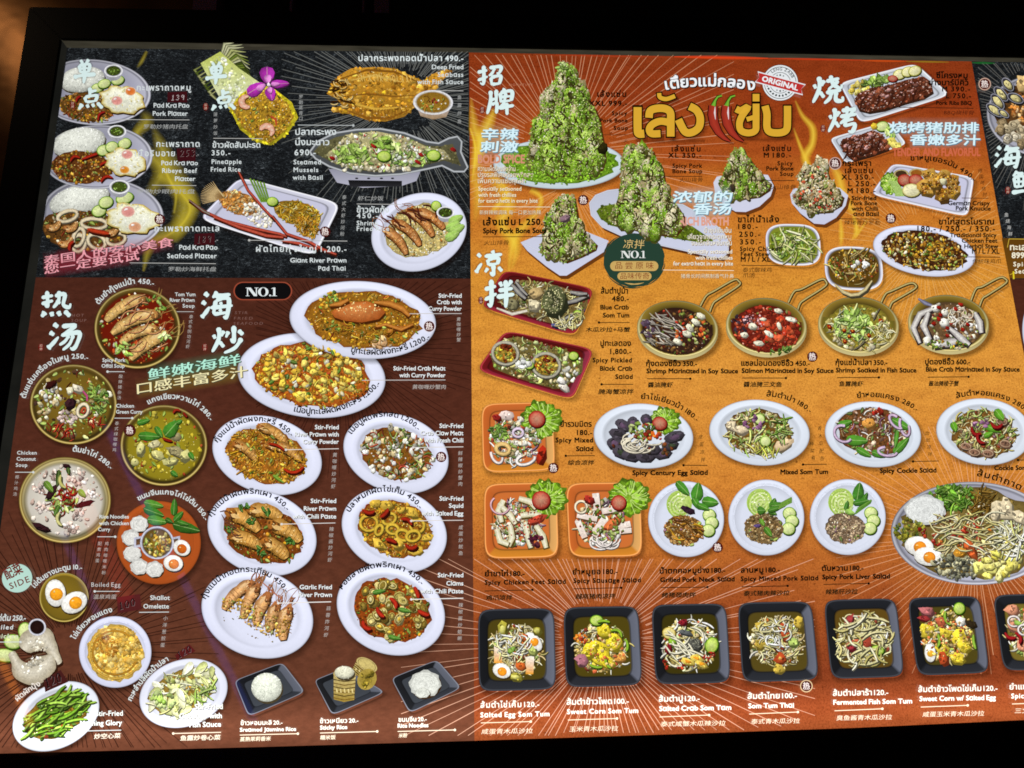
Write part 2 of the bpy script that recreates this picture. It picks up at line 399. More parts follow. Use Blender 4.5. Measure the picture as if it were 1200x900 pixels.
def shadow_ell(cv, cx, cy, rx, ry, rot, dx=2.2, dy=3.2, a=.6, grow=1.09, col=(22, 10, 4)):
    cv.rings(lambda k, q, th: (*el(cx + dx, cy + dy, rx, ry, rot, th, q), col, (0, a * .45, a, a)[k]), [grow, 1.04, .97, 0], 48, 1)
def plate(cv, cx, cy, rx, ry, rot=0, col=(226, 229, 248), well=.70, shadow=True, wx=0, wy=0, sq=None):
    if shadow: shadow_ell(cv, cx, cy, rx, ry, rot)
    rad = [1, .985, .96, .84, well + .05, well, well - .06, well - .2, 0]
    b = [.62, .9, 1.0, 1.03, .99, .90, .95, .99, 1.0]
    cv.rings(lambda k, q, th: (*el(cx + wx * (1 - q), cy + wy * (1 - q), rx, ry, rot, th, q),
             mul(col, b[k] + (.055 * math.sin(th + rot + .7) if k in (5, 6) else -.05 * math.sin(th + rot) if k < 4 else 0)), 1), rad, 84)
def bowl(cv, cx, cy, r, ry, rim=(150, 124, 58), inner=(84, 66, 26), soup=(120, 30, 14), shadow=True, lip=.93, hi=(212, 192, 120)):
    if shadow: shadow_ell(cv, cx, cy, r, ry, 0, 1.5, 2.5, .55, 1.07)
    rad = [1, .985, .965, .95, lip, lip - .03, lip - .07, lip - .12, 0]
    C = [mul(rim, .55), rim, hi, mul(rim, .9), inner, mul(inner, .8), mul(mix(inner, soup, .5), .8), mul(soup, .85), soup]
    cv.rings(lambda k, q, th: (*el(cx, cy, r, ry, 0, th, q), mul(C[k], 1 - .25 * math.sin(th) * (1 if k in (4, 5) else -.5 if k < 4 else 0)), 1), rad, 72)
def rquad(P, q, rr, n=64):
    """rounded square mapped on a four-cornered outline P (TL, TR, BR, BL); q shrinks it"""
    out = []
    for i in range(n):
        th = 2 * math.pi * (i + .5) / n; c, s_ = math.cos(th), math.sin(th); e = rr
        k = (abs(c) ** e + abs(s_) ** e) ** (-1 / e); u, v = .5 + .5 * q * c * k, .5 + .5 * q * s_ * k
        out.append((P[0][0] * (1 - u) * (1 - v) + P[1][0] * u * (1 - v) + P[2][0] * u * v + P[3][0] * (1 - u) * v,
                    P[0][1] * (1 - u) * (1 - v) + P[1][1] * u * (1 - v) + P[2][1] * u * v + P[3][1] * (1 - u) * v, th))
    return out
def square(cv, P, cols, floor, inner=.74, rr=9, shadow=True, edge=None):
    """square plate with four sloping sides; cols = colours of the right, bottom, left, top side"""
    cx = sum(p[0] for p in P) / 4; cy = sum(p[1] for p in P) / 4; n = 96
    if shadow:
        for a, b in ((1.10, .0),): pass
        O = [rquad([(p[0] + 2, p[1] + 3) for p in P], q, rr, n) for q in (1.1, 1.04, .96)]
        ids = [[cv.v(p[0], p[1], (20, 10, 4), al) for p in ring] for ring, al in zip(O, (0, .3, .6))]
        for j in (0, 1):
            for i in range(n): cv.quad(ids[j][i], ids[j][(i + 1) % n], ids[j + 1][(i + 1) % n], ids[j + 1][i], 1)
        cv.up()
    rings_ = [(1, .75), (.975, 1.25), (.955, 1.0), (inner + .02, .92), (inner, .6), (inner - .04, 1), (0, 1)]
    prev = None
    for k, (q, b) in enumerate(rings_):
        if q == 0:
            c = cv.v(cx, cy, floor)
            for i in range(n): cv.tri(prev[i], prev[(i + 1) % n], c)
            break
        cur = []
        for x, y, th in rquad(P, q, rr, n):
            s_ = int(((th + math.pi / 4) % (2 * math.pi)) / (math.pi / 2))
            c = cols[s_] if k < 5 else floor
            if k < 2 and edge: c = edge
            cur.append(cv.v(x, y, mul(c, b)))
        if prev:
            for i in range(n): cv.quad(prev[i], prev[(i + 1) % n], cur[(i + 1) % n], cur[i])
        prev = cur
    cv.up()
@own('rice_mound')
def rice(cv, r, cx, cy, rx, ry, rot=0, col=(232, 234, 222), n=150):
    cv.fan(cx, cy, ellp(cx + 1.5, cy + 2.5, rx, ry, rot, 20), (70, 60, 40), (70, 60, 40))
    cv.rings(lambda k, q, th: (*el(cx, cy, rx, ry, rot, th, q), mul(col, (.72, .9, 1.02, 1.05)[k] - (.16, .12, .05, 0)[k] * math.sin(th + rot + .3)), 1), [1, .85, .5, 0], 36)
    for _ in range(n):
        th, q = r.uniform(0, 6.28), math.sqrt(r.random()) * .97; x, y = el(cx, cy, rx, ry, rot, th, q)
        k = 1 - .2 * (y - cy) / ry; chunk(cv, r, x, y, r.uniform(.8, 1.5), .55, r.uniform(0, 3.14), mul(col, k * r.uniform(.86, 1.1)), n=5, sh=.15, shadow=0)
@own('lettuce_leaf')
def lettuce(cv, r, cx, cy, rx, ry):
    n = 64
    for ring, (q, b) in enumerate(((1, .62), (.86, .95), (.68, .75), (.5, 1.1), (.3, .9))):
        pts = []
        for i in range(n):
            th = 6.2832 * i / n; k = q * (1 + .07 * math.sin(i * 1.3 + ring) + .05 * math.sin(i * .45 + ring * 2) + r.uniform(-.045, .045)); pts.append(el(cx, cy, rx, ry, 0, th, k))
        cv.fan(cx, cy, pts, mul((146, 186, 52), b * 1.05), [mul((126, 172, 38), b * r.uniform(.75, 1.3)) for _ in pts])
    for _ in range(26):
        th = r.uniform(0, 6.28); cv.ribbon([el(cx, cy, rx, ry, 0, th, .15), el(cx, cy, rx, ry, 0, th + .1, .5), el(cx, cy, rx, ry, 0, th + r.uniform(-.2, .2), .9)], .8, (170, 205, 90), (206, 226, 140))
    scatter(cv, r, (cx, cy, rx * .95, ry * .95, 0), [('d', 50, .6, 1.6, [(186, 214, 100), (90, 136, 24), (206, 228, 130), (70, 112, 20)])])
@own('noodle_nest')
def noodles(cv, r, cx, cy, rx, ry, col=(244, 243, 236), n=40, rot=0):
    cv.fan(cx, cy, ellp(cx + 1, cy + 1.6, rx, ry, rot, 18), (60, 40, 20), (60, 40, 20))
    cv.fan(cx, cy, [el(cx, cy, rx * (1 + .07 * math.sin(i * 2.1)), ry * (1 + .07 * math.cos(i * 1.7)), rot, 6.2832 * i / 24) for i in range(24)], mul(col, .92), mul(col, .8))
    for i in range(n):
        q = r.uniform(.15, .88); p0 = r.uniform(0, 6.28)
        pts = [el(cx + r.uniform(-.1, .1) * rx, cy, rx, ry, rot, p0 + .45 * j, q) for j in range(6)]
        cv.ribbon(pts, max(.7, rx * .07), mul(col, .84), mul(col, r.uniform(.97, 1.06)))

# ------------------------------------------------------------------ lettering
_gc = {}
def raw(s, bold, sp=1.0):
    """flat lettering of the built-in font as (points, triangles); heavier weights are laid from shifted copies"""
    k = (s, bold, sp)
    if k in _gc: return _gc[k]
    if bold > 0:
        V, T = raw(s, 0.0, sp)
        if bold >= .018 or not iscj(s):
            m = 4 if bold < .06 else 12; n = len(V)
            V, T = np.concatenate([V + (bold * math.cos(6.2832 * (i + .5) / m), bold * math.sin(6.2832 * (i + .5) / m)) for i in range(m)]), np.concatenate([T + n * i for i in range(m)])
        _gc[k] = (V, T); return V, T
    c = bpy.data.curves.new('lettering', 'FONT'); c.body = s; c.size = 1; c.resolution_u = 2; c.space_character = sp
    o = bpy.data.objects.new('lettering', c); COL.objects.link(o)
    dg = bpy.context.evaluated_depsgraph_get(); e = o.evaluated_get(dg); me = e.to_mesh(); me.calc_loop_triangles()
    V = np.empty(len(me.vertices) * 3, np.float32); me.vertices.foreach_get('co', V); V = V.reshape(-1, 3)[:, :2].astype(float)
    T = np.empty(len(me.loop_triangles) * 3, np.int32); me.loop_triangles.foreach_get('vertices', T); T = T.reshape(-1, 3)
    e.to_mesh_clear(); bpy.data.objects.remove(o); bpy.data.curves.remove(c)
    _gc[k] = (V, T)
    return V, T
def isth(s): return any('\u0e00' <= ch <= '\u0e7f' for ch in s)
def iscj(s): return any('\u3000' <= ch <= '\u9fff' for ch in s)
def word(s, bold, sp=1.0):
    s = s.replace('a', '\u0251')
    V, T = raw(s, bold, sp); k = 1.22 if isth(s) else .80 if iscj(s) else 1.12 if s[0].isdigit() or s in '/LMXLXXL' else 1.0
    V = V * k
    if iscj(s): V = V + (0, .08 * .8)
    return V, T
def line_of(s, bold, sp=1.0):
    Vs, Ts, x, n = [], [], 0.0, 0
    for w in s.split(' '):
        if not w: x += .3; continue
        V, T = word(w, bold, sp)
        if not len(V): continue
        x0 = V[:, 0].min(); Vs.append(V + (x - x0, 0)); Ts.append(T + n); n += len(V); x += V[:, 0].max() - x0 + .30 + (sp - 1) * .9
    return np.concatenate(Vs), np.concatenate(Ts)
def put(cv, P, T, col):
    b = len(cv.p); z = cv.z
    cv.p.extend((float(x), float(y), z) for x, y in P); cv.c.extend([(col[0], col[1], col[2], 1.0)] * len(P))
    cv.t.extend((int(a) + b, int(c) + b, int(d) + b) for a, c, d in T); cv.m.extend([0] * len(T)); cv.up()
WH = (232, 240, 238); BK = (18, 11, 6)
def T(cv, s, x0, y0, x1, y1, h, col=WH, bold=.022, shear=0.0, sh=None):
    """one line of lettering from (x0, y0) to (x1, y1) along its baseline, capitals h pixels tall"""
    if col[0] < 40: bold = bold + .018              # dark ink bites into the light round it: heavier strokes
    else: bold = bold + (.003 if h < 8 and not iscj(s) and bold > 0 else 0)
    h = h * 1.10
    V, Tr = line_of(s, bold); a, b = V[:, 0].min(), V[:, 0].max(); L = math.hypot(x1 - x0, y1 - y0)
    if L / (b - a) > 1.12 * h / .72 and not iscj(s):
        V, Tr = line_of(s, bold, min(1.35, 1 + .75 * (L / (b - a) / (h / .72) - 1))); a, b = V[:, 0].min(), V[:, 0].max()
    u = (V[:, 0] - a) / (b - a) * L; v = V[:, 1] * h / .72; u = u + shear * v
    dx, dy = (x1 - x0) / L, (y1 - y0) / L
    P = np.stack([x0 + u * dx + v * dy, y0 + u * dy - v * dx], -1)
    if sh: put(cv, P + (sh[0], sh[1]), Tr, sh[2])
    put(cv, P, Tr, col)
def clusters(s):
    out = []
    for ch in s:
        if out and (ch == '\u0e31' or '\u0e33' <= ch <= '\u0e3a' or '\u0e47' <= ch <= '\u0e4e'): out[-1] += ch
        else: out.append(ch)
    return out
def arc(cv, s, p0, p1, p2, h, col=WH, bold=.03):
    """lettering bent along the circle through three baseline points"""
    (ax, ay), (bx, by), (cx, cy) = p0, p1, p2
    d = 2 * (ax * (by - cy) + bx * (cy - ay) + cx * (ay - by))
    ux = ((ax * ax + ay * ay) * (by - cy) + (bx * bx + by * by) * (cy - ay) + (cx * cx + cy * cy) * (ay - by)) / d
    uy = ((ax * ax + ay * ay) * (cx - bx) + (bx * bx + by * by) * (ax - cx) + (cx * cx + cy * cy) * (bx - ax)) / d
    R = math.hypot(ax - ux, ay - uy); A = [math.atan2(y - uy, x - ux) for x, y in (p0, p1, p2)]
    sg = 1 if ((A[1] - A[0] + math.pi) % (2 * math.pi) - math.pi) > 0 else -1
    span = ((A[2] - A[0]) * sg) % (2 * math.pi)
    it, x = [], 0.0
    for cl in clusters(s):
        if cl == ' ': x += .34; continue
        V, Tr = word(cl, bold); B0 = word(cl[0], bold)[0]; w = B0[:, 0].max() - B0[:, 0].min()
        if '\u0e33' in cl: w = V[:, 0].max() - V[:, 0].min(); B0 = V
        it.append((V - ((B0[:, 0].max() + B0[:, 0].min()) / 2, 0), Tr, x + w / 2)); x += w + .09
    tot = x - .09; k = h / .72; wx = R * span / tot
    for V, Tr, c in it:
        th = A[0] + sg * span * c / tot; px, py = ux + R * math.cos(th), uy + R * math.sin(th)
        tx, ty = -math.sin(th) * sg, math.cos(th) * sg
        u, v = V[:, 0] * min(wx, k * 1.25), V[:, 1] * k
        put(cv, np.stack([px + u * tx + v * ty, py + u * ty - v * tx], -1), Tr, col)
def vert(cv, s, x, y0, y1, size=5.0, col=(205, 205, 200), x1=None, bold=.012):
    """characters one below the other; y0, y1 = first and last centre"""
    n = len(s)
    for i, ch in enumerate(s):
        V, Tr = raw(ch, bold); t = i / max(n - 1, 1); m = (V.max(0) + V.min(0)) / 2
        P = (V - m) * size / .92; cx = x + ((x1 if x1 is not None else x) - x) * t
        put(cv, np.stack([cx + P[:, 0] + .12 * P[:, 1], y0 + (y1 - y0) * t - P[:, 1]], -1), Tr, col)
def rule(cv, x0, y0, x1, y1, w=.75, col=(190, 190, 186), dot=0):
    cv.ribbon([(x0, y0), (x1, y1)], w, col)
    if dot: q = (x1, y1) if dot > 0 else (x0, y0); cv.fan(q[0], q[1], ellp(q[0], q[1], 1.5, 1.5, 0, 10), col, col)
def brush(cv, spec, box, col=(206, 238, 236), halo=(20, 14, 10)):
    x0, y0, x1, y1 = box; st = []
    for s in spec.split(';'):
        if not s.strip(): continue
        st.append([tuple(map(float, q.split(','))) for q in s.split()])
    S = ((x1 - x0) + (y1 - y0)) / 200
    def sm(q):
        out = []; n = len(q)
        for i in range(n - 1):
            a, b, c, d = q[max(i - 1, 0)], q[i], q[i + 1], q[min(i + 2, n - 1)]
            for j in range(6 if i < n - 2 else 7):
                t = j / 6
                out.append(tuple(.5 * (2 * b[k] + (c[k] - a[k]) * t + (2 * a[k] - 5 * b[k] + 4 * c[k] - d[k]) * t * t + (3 * b[k] - a[k] - 3 * c[k] + d[k]) * t ** 3) for k in range(3)))
        return out
    for ps in (1, 0):
        for q in st:
            P = sm(q); pts = [(x0 + p[0] / 100 * (x1 - x0), y0 + p[1] / 100 * (y1 - y0)) for p in P]; n = len(P)
            ws = [max(.5, p[2] * 1.52 * S * (.5 if i == 0 else .42 if i == n - 1 else 1.22 if i in (1, 2) else 1 + .12 * math.sin(i * .55 + len(q)))) for i, p in enumerate(P)]
            a, b = pts[0], pts[-1]
            if ps:
                cv.ribbon(pts, [w + 4.6 for w in ws], halo, halo, 1, 0.0, .85)
            else: cv.ribbon(pts, ws, col)
FIRE = "8,34,6 14,48,9;40,20,8 32,40,6;24,8,9 24,50,9 4,96,6;26,58,6 40,78,10;"
HAN = {
 '单': "33,4,6 43,18,10;68,2,8 56,18,8;28,26,8 33,56,8;28,27,8 70,22,9 66,54,8;34,40,6 64,37,6;34,54,7 65,52,7;4,74,10 45,66,9 97,62,11;49,22,8 50,70,10 46,99,5",
 '点': "48,2,9 48,38,9;50,20,7 74,14,8;28,42,8 34,66,8;28,43,7 74,36,9 68,62,8;34,64,7 68,60,7;18,72,11 4,96,8;36,74,7 42,88,10;57,70,7 64,85,10;76,66,7 97,90,12",
 '招': "2,34,8 40,24,9;26,3,9 27,60,10 24,88,7 12,80,4;3,70,7 42,52,8;48,14,8 92,8,10 88,34,8 76,38,5;68,14,8 60,36,8 46,50,5;54,56,8 58,92,8;54,57,8 92,50,10 86,88,8;58,88,8 88,84,8",
 '牌': "16,10,8 16,50,9 4,96,6;18,44,6 38,38,7;36,6,8 36,56,8;20,62,6 38,56,8 36,94,7;66,2,7 58,14,8;50,18,8 52,54,7;50,18,7 90,12,9 88,48,8;52,34,6 86,30,6;53,50,6 87,46,6;70,18,7 62,56,7 46,72,5;44,74,8 98,64,9;72,54,8 74,99,9",
 '凉': "8,14,7 20,26,11;2,86,9 14,64,8 24,50,4;62,2,8 68,14,9;34,24,8 98,16,10;46,36,8 48,58,8;46,36,7 84,31,9 80,54,8;48,56,7 80,52,7;66,56,9 66,92,10 54,84,5;46,68,7 36,84,8;84,64,6 98,80,11",
 '拌': "0,36,8 38,24,9;22,2,9 23,60,10 20,94,7 10,84,4;0,72,7 40,50,8;50,10,7 58,26,9;90,4,8 78,26,6;46,40,8 94,32,9;40,62,9 99,52,10;70,4,9 72,60,10 70,99,6",
 '烧': FIRE + "46,24,7 88,14,8;60,4,7 70,34,9 92,46,6 96,34,5;86,22,7 52,52,6;46,62,8 94,52,9;62,62,8 58,80,8 40,98,5;78,58,8 78,86,9 98,88,8 98,74,5",
 '烤': FIRE + "48,18,8 88,12,9;66,2,8 66,36,8;42,40,8 98,30,9;94,6,8 70,40,8 42,66,6;56,56,7 88,48,8;62,58,7 60,72,7 92,66,9 84,94,9 70,92,5",
 '海': "10,6,8 22,18,11;2,36,8 14,46,10;0,92,8 14,74,9 26,54,4;50,2,8 36,24,7;40,18,8 92,12,9;46,32,8 38,80,8;46,32,7 86,27,9 80,90,9 70,86,5;28,58,8 99,50,9;38,80,7 84,74,7;60,38,6 64,48,8;58,62,6 63,72,8",
 '鲜': "22,2,8 6,22,6;20,12,7 40,10,7 32,22,6;10,26,7 14,66,7;10,27,7 44,23,8 42,62,7;26,26,6 27,62,6;12,44,6 42,42,6;14,63,6 42,61,6;2,86,9 48,78,9;60,4,7 66,18,8;88,2,8 78,18,7;54,26,8 96,20,8;58,44,7 92,40,7;50,64,8 99,56,9;74,22,8 75,99,9",
 '热': "2,24,7 40,16,8;20,0,8 22,52,9 12,46,4;2,46,7 40,34,8;46,18,7 78,12,9 74,48,9 92,58,8 98,44,5;60,0,8 58,34,8 40,60,6;50,34,6 64,44,8;14,74,11 2,92,9;34,74,8 38,90,11;56,72,8 64,88,11;78,70,8 96,90,12",
 '汤': "18,4,8 32,16,11;6,34,8 20,44,10;0,92,10 16,74,9 34,50,4;44,14,8 86,10,10 60,34,7 46,46,7 98,36,10 90,78,9 78,94,8 70,88,4;66,46,7 54,66,7 36,80,5;80,44,7 68,76,7 46,98,5",
 '炒': FIRE + "70,2,9 70,56,10 60,48,4;54,22,8 46,44,6;84,18,7 98,34,11;94,46,9 74,80,8 40,99,5",
}

# ------------------------------------------------------------------ the place: wall, partition, frame of the light box
def surf(name, col, rough, metal=0.0, bump=None, spec=0.5):
    m = bpy.data.materials.new(name); m.use_nodes = True; nt = m.node_tree; b = nt.nodes['Principled BSDF']
    b.inputs['Base Color'].default_value = L4(col); b.inputs['Roughness'].default_value = rough; b.inputs['Metallic'].default_value = metal; b.inputs['Specular IOR Level'].default_value = spec
    if bump:
        n = nd(nt, 'ShaderNodeTexNoise'); n.inputs['Scale'].default_value = bump[0]; n.inputs['Detail'].default_value = 4
        g = nd(nt, 'ShaderNodeNewGeometry'); nt.links.new(g.outputs['Position'], n.inputs['Vector'])
        bp = nd(nt, 'ShaderNodeBump'); bp.inputs['Strength'].default_value = bump[1]; bp.inputs['Distance'].default_value = bump[2]
        nt.links.new(n.outputs['Fac'], bp.inputs['Height']); nt.links.new(bp.outputs[0], b.inputs['Normal'])
        r = nd(nt, 'ShaderNodeValToRGB'); r.color_ramp.elements[0].color = L4(mul(col, .7)); r.color_ramp.elements[1].color = L4(mul(col, 1.25))
        r.color_ramp.elements[0].position = .35; r.color_ramp.elements[1].position = .65
        nt.links.new(n.outputs['Fac'], r.inputs[0]); nt.links.new(r.outputs[0], b.inputs['Base Color'])
    return m
M_WALL = surf('bronze_wall_panel', (150, 104, 62), .30, .75, (2.6, .35, .03))
M_FLOOR = surf('dark_stone_floor', (46, 42, 40), .4, 0, (4, .3, .01))
M_FRAME = surf('black_powder_coat', (9, 7, 6), .45, 0, (600, .15, .0005), .3)
M_MAUVE = surf('mauve_painted_post', (150, 110, 138), .5)
M_DARK = surf('dark_tinted_pane', (8, 7, 8), .3)
WY = 0.11                                        # wall face behind the board
wall = link('wall', box_mesh('wall', (-3.0, WY, 0), (pt(240, 4, -WY)[0], WY + .2, 3.4), M_WALL)); wall['kind'] = 'structure'
floor = link('floor', box_mesh('floor', (-3.5, -4, -.1), (4.5, WY + .2, 0), M_FLOOR)); floor['kind'] = 'structure'
part = bpy.data.objects.new('glass_partition', None); COL.objects.link(part)
part.location = (pt(240, 4, -WY)[0] + 1.0, WY + .1, 0); part['kind'] = 'thing'
tag(part, 'dark glazed partition with slim mauve posts, behind the top edge of the menu board', 'partition')
part_loc = part.location.copy()
def under(o, parent):
    o.parent = parent; o.matrix_parent_inverse = Matrix.Translation(-parent.location); return o
x0 = pt(240, 4, -WY)[0]
under(link('dark_pane', box_mesh('dark_pane', (x0, WY + .03, 0), (x0 + 2.2, WY + .2, 3.4), M_DARK)), part)
for a, b in ((229, 257), (339, 342.5), (424, 427), (438, 456)):
    xa, xb = pt(a, 3, -WY)[0], pt(b, 3, -WY)[0]
    under(link('post', box_mesh('post', (xa, WY - .012 if b - a > 20 else WY + .004, 0), (xb, WY + .03, 3.4), M_MAUVE, .001)), part)

board = bpy.data.objects.new('menu_board', None); COL.objects.link(board)
board.location = pt(560, 900); tag(board, 'large black framed light box menu showing Thai dishes on backlit film', 'menu board')
def sub(o): return under(o, board)
def prism(name, px, z, depth, mat, parent, label=None, bev=.0015):
    import bmesh
    bm = bmesh.new(); f = [bm.verts.new(pt(x, y, z)) for x, y in px]; b_ = [bm.verts.new((v.co.x, depth, v.co.z)) for v in f]
    n = len(f); bm.faces.new(f); bm.faces.new(b_[::-1])
    for i in range(n): bm.faces.new([f[i], b_[i], b_[(i + 1) % n], f[(i + 1) % n]])
    bmesh.ops.recalc_face_normals(bm, faces=bm.faces)
    bmesh.ops.bevel(bm, geom=bm.edges[:], offset=bev, segments=2, affect='EDGES')
    me = bpy.data.meshes.new(name); bm.to_mesh(me); bm.free(); me.materials.append(mat)
    return under(link(name, me, None, label), parent)
prism('frame_rail', [(34, 7.5), (71, 45.5), (-61, 920), (-121, 960)], .003, WY, M_FRAME, board)
prism('frame_rail', [(34.4, 7.5), (1560, 33), (1520, 72), (71.4, 45.5)], .003, WY, M_FRAME, board)
prism('frame_rail', [(-70, 868), (600, 852), (1620, 810), (1660, 905), (600, 940), (-80, 958)], -.006, WY, M_FRAME, board)
prism('back_box', [(60, 50), (1500, 60), (1600, 840), (-40, 870)], -.02, WY, M_FRAME, board)

# ------------------------------------------------------------------ printed films
def pos(nt):
    g = nd(nt, 'ShaderNodeNewGeometry'); return g.outputs['Position']
def noise(nt, scale, detail=4, rough=.6, vec=None, stretch=None, dist=0):
    n = nd(nt, 'ShaderNodeTexNoise'); n.inputs['Scale'].default_value = scale; n.inputs['Detail'].default_value = detail; n.inputs['Roughness'].default_value = rough; n.inputs['Distortion'].default_value = dist
    v = vec or pos(nt)
    if stretch:
        mp = nd(nt, 'ShaderNodeMapping'); mp.inputs['Rotation'].default_value = stretch[0]; mp.inputs['Scale'].default_value = stretch[1]; nt.links.new(v, mp.inputs['Vector']); v = mp.outputs[0]
    nt.links.new(v, n.inputs['Vector']); return n.outputs['Fac']
def ramp(nt, fac, stops):
    r = nd(nt, 'ShaderNodeValToRGB'); e = r.color_ramp.elements
    while len(e) > 1: e.remove(e[-1])
    e[0].position, e[0].color = stops[0][0], L4(stops[0][1])
    for p, c in stops[1:]: q = e.new(p); q.color = L4(c)
    nt.links.new(fac, r.inputs[0]); return r.outputs[0]
def mixc(nt, fac, a, b, mode='MIX'):
    m = nd(nt, 'ShaderNodeMix', data_type='RGBA', blend_type=mode)
    for s_, v in ((0, fac), (6, a), (7, b)):
        if hasattr(v, 'node'): nt.links.new(v, m.inputs[s_])
        elif s_ == 0: m.inputs[0].default_value = v
        else: m.inputs[s_].default_value = L4(v)
    return m.outputs[2]
def height(nt, jit=0, jscale=4):
    s = nd(nt, 'ShaderNodeSeparateXYZ'); nt.links.new(pos(nt), s.inputs[0])
    f = math_node(nt, 'MULTIPLY', math_node(nt, 'SUBTRACT', s.outputs['Z'], ZBOT), 1 / (ZTOP - ZBOT))
    if jit: f = math_node(nt, 'ADD', f, math_node(nt, 'MULTIPLY_ADD', noise(nt, jscale, 3), jit, -jit / 2))
    return f
def yh(y): return (pt(700, y)[2] - ZBOT) / (ZTOP - ZBOT)
def c_slate(nt):
    a = noise(nt, 120, 8, .8, None, ((0, .7, 0), (1, 1, 2.0)), 1.6); b = noise(nt, 22, 3)
    f = math_node(nt, 'ADD', math_node(nt, 'MULTIPLY', a, .86), math_node(nt, 'MULTIPLY', b, .16))
    return ramp(nt, f, [(.40, (12, 13, 15)), (.50, (23, 25, 27)), (.565, (38, 42, 45)), (.61, (70, 76, 80)), (.68, (128, 134, 138))])
def c_brown(nt):
    base = ramp(nt, height(nt, .06), [(0, (116, 68, 48)), (.16, (106, 60, 42)), (.4, (92, 48, 34)), (.66, (82, 42, 30)), (1, (84, 44, 32))])
    return mixc(nt, .8, base, ramp(nt, noise(nt, 60, 5, .7, None, ((0, .5, 0), (1, 1, 2))), [(.35, (205, 205, 205)), (.65, (252, 252, 252))]), 'MULTIPLY')
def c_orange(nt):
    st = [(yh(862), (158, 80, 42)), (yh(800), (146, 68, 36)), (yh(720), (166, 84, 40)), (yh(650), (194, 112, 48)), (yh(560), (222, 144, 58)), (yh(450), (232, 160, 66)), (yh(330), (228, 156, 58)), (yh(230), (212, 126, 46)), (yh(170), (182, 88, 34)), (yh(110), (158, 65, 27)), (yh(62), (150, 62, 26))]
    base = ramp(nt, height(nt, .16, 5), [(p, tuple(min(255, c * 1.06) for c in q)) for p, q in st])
    g = ramp(nt, noise(nt, 330, 4, .8), [(.34, (176, 166, 156)), (.5, (236, 233, 230)), (.66, (255, 255, 255))])
    base = mixc(nt, .95, base, g, 'MULTIPLY')
    dots = ramp(nt, noise(nt, 110, 2, .5), [(.26, (110, 60, 30)), (.31, (255, 255, 255))])
    base = mixc(nt, .55, base, dots, 'MULTIPLY')
    fib = ramp(nt, noise(nt, 26, 5, .7, None, ((0, .3, 0), (1, 1, 2.2))), [(.34, (214, 200, 190)), (.56, (255, 255, 255))])
    return mixc(nt, .6, base, fib, 'MULTIPLY')
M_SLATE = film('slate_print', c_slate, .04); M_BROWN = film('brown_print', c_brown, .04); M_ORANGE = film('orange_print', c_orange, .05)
M_MARG = film('grey_film_edge', lambda nt: ramp(nt, noise(nt, 14, 3, .5, None, ((0, 0, 0), (1, 1, 8))), [(.3, (50, 47, 38)), (.7, (70, 66, 54))]), .02)
M_MARGL = film('dark_film_edge', lambda nt: ramp(nt, noise(nt, 10, 3), [(.3, (20, 21, 19)), (.7, (34, 34, 30))]), .02)
def sheet(name, px, mat, label, z=0.0, sub_n=1):
    P = [pt(x, y, z) for x, y in px]; me = bpy.data.meshes.new(name); me.from_pydata(P, [], [tuple(range(len(P)))][::1]); me.materials.append(mat)
    return sub(link(name, me, None, label))
sheet('printed_panel', [(78.5, 56), (549.5, 61.5), (552, 326.5), (42, 325)], M_SLATE, 'black slate patterned printed panel')
sheet('printed_panel', [(42, 325), (552, 326.5), (556, 868), (300, 875.5), (-37, 884)], M_BROWN, 'dark brown printed panel')
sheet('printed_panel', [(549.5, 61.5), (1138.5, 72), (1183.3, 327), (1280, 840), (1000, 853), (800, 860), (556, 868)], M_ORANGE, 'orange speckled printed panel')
sheet('printed_panel', [(1138.5, 72), (1400, 76), (1440, 330), (1183.3, 327)], M_SLATE, 'black printed panel at the cut right end')
sheet('printed_panel', [(1183.3, 327), (1440, 330), (1540, 828), (1280, 840)], M_BROWN, 'brown printed panel at the cut right end')
sheet('film_edge', [(70, 44), (340, 49), (620, 53), (1040, 61), (1440, 69), (1400, 76), (1138.5, 72), (549.5, 61.5), (78.5, 56)], M_MARG, 'grey unprinted strip along the top', -.002)
sheet('film_edge', [(70, 44), (80, 56), (43, 325), (-36, 884), (-61, 884)], M_MARGL, 'dark unprinted strip down the left side', -.002)

# lamp leak painted as red, yellow and green streaks on the film's upper edge
cv = Cv(.0003)
for a, b, c, w in (((790, 66.5), (900, 68.3), (240, 70, 26), 3.2), ((900, 68.3), (1010, 70.5), (210, 60, 26), 1.8), ((1010, 71), (1062, 71.8), (222, 84, 24), 1.6), ((1062, 72), (1112, 72.8), (150, 130, 34), 1.5), ((1139, 73.5), (1166, 74), (30, 110, 44), 2.2), ((640, 64.5), (790, 67), (176, 60, 28), 1.6)):
    n = 9; pts = [(a[0] + (b[0] - a[0]) * i / (n - 1), a[1] + (b[1] - a[1]) * i / (n - 1)) for i in range(n)]
    cv.ribbon(pts, [w * (.3 + .7 * math.sin(math.pi * i / (n - 1))) * 1.6 for i in range(n)], c, c, 1, 0.1, .95)
sub(cv.build('painted_edge_glow', None, 'thin painted streaks of red and green lamp glow on the upper film edge'))

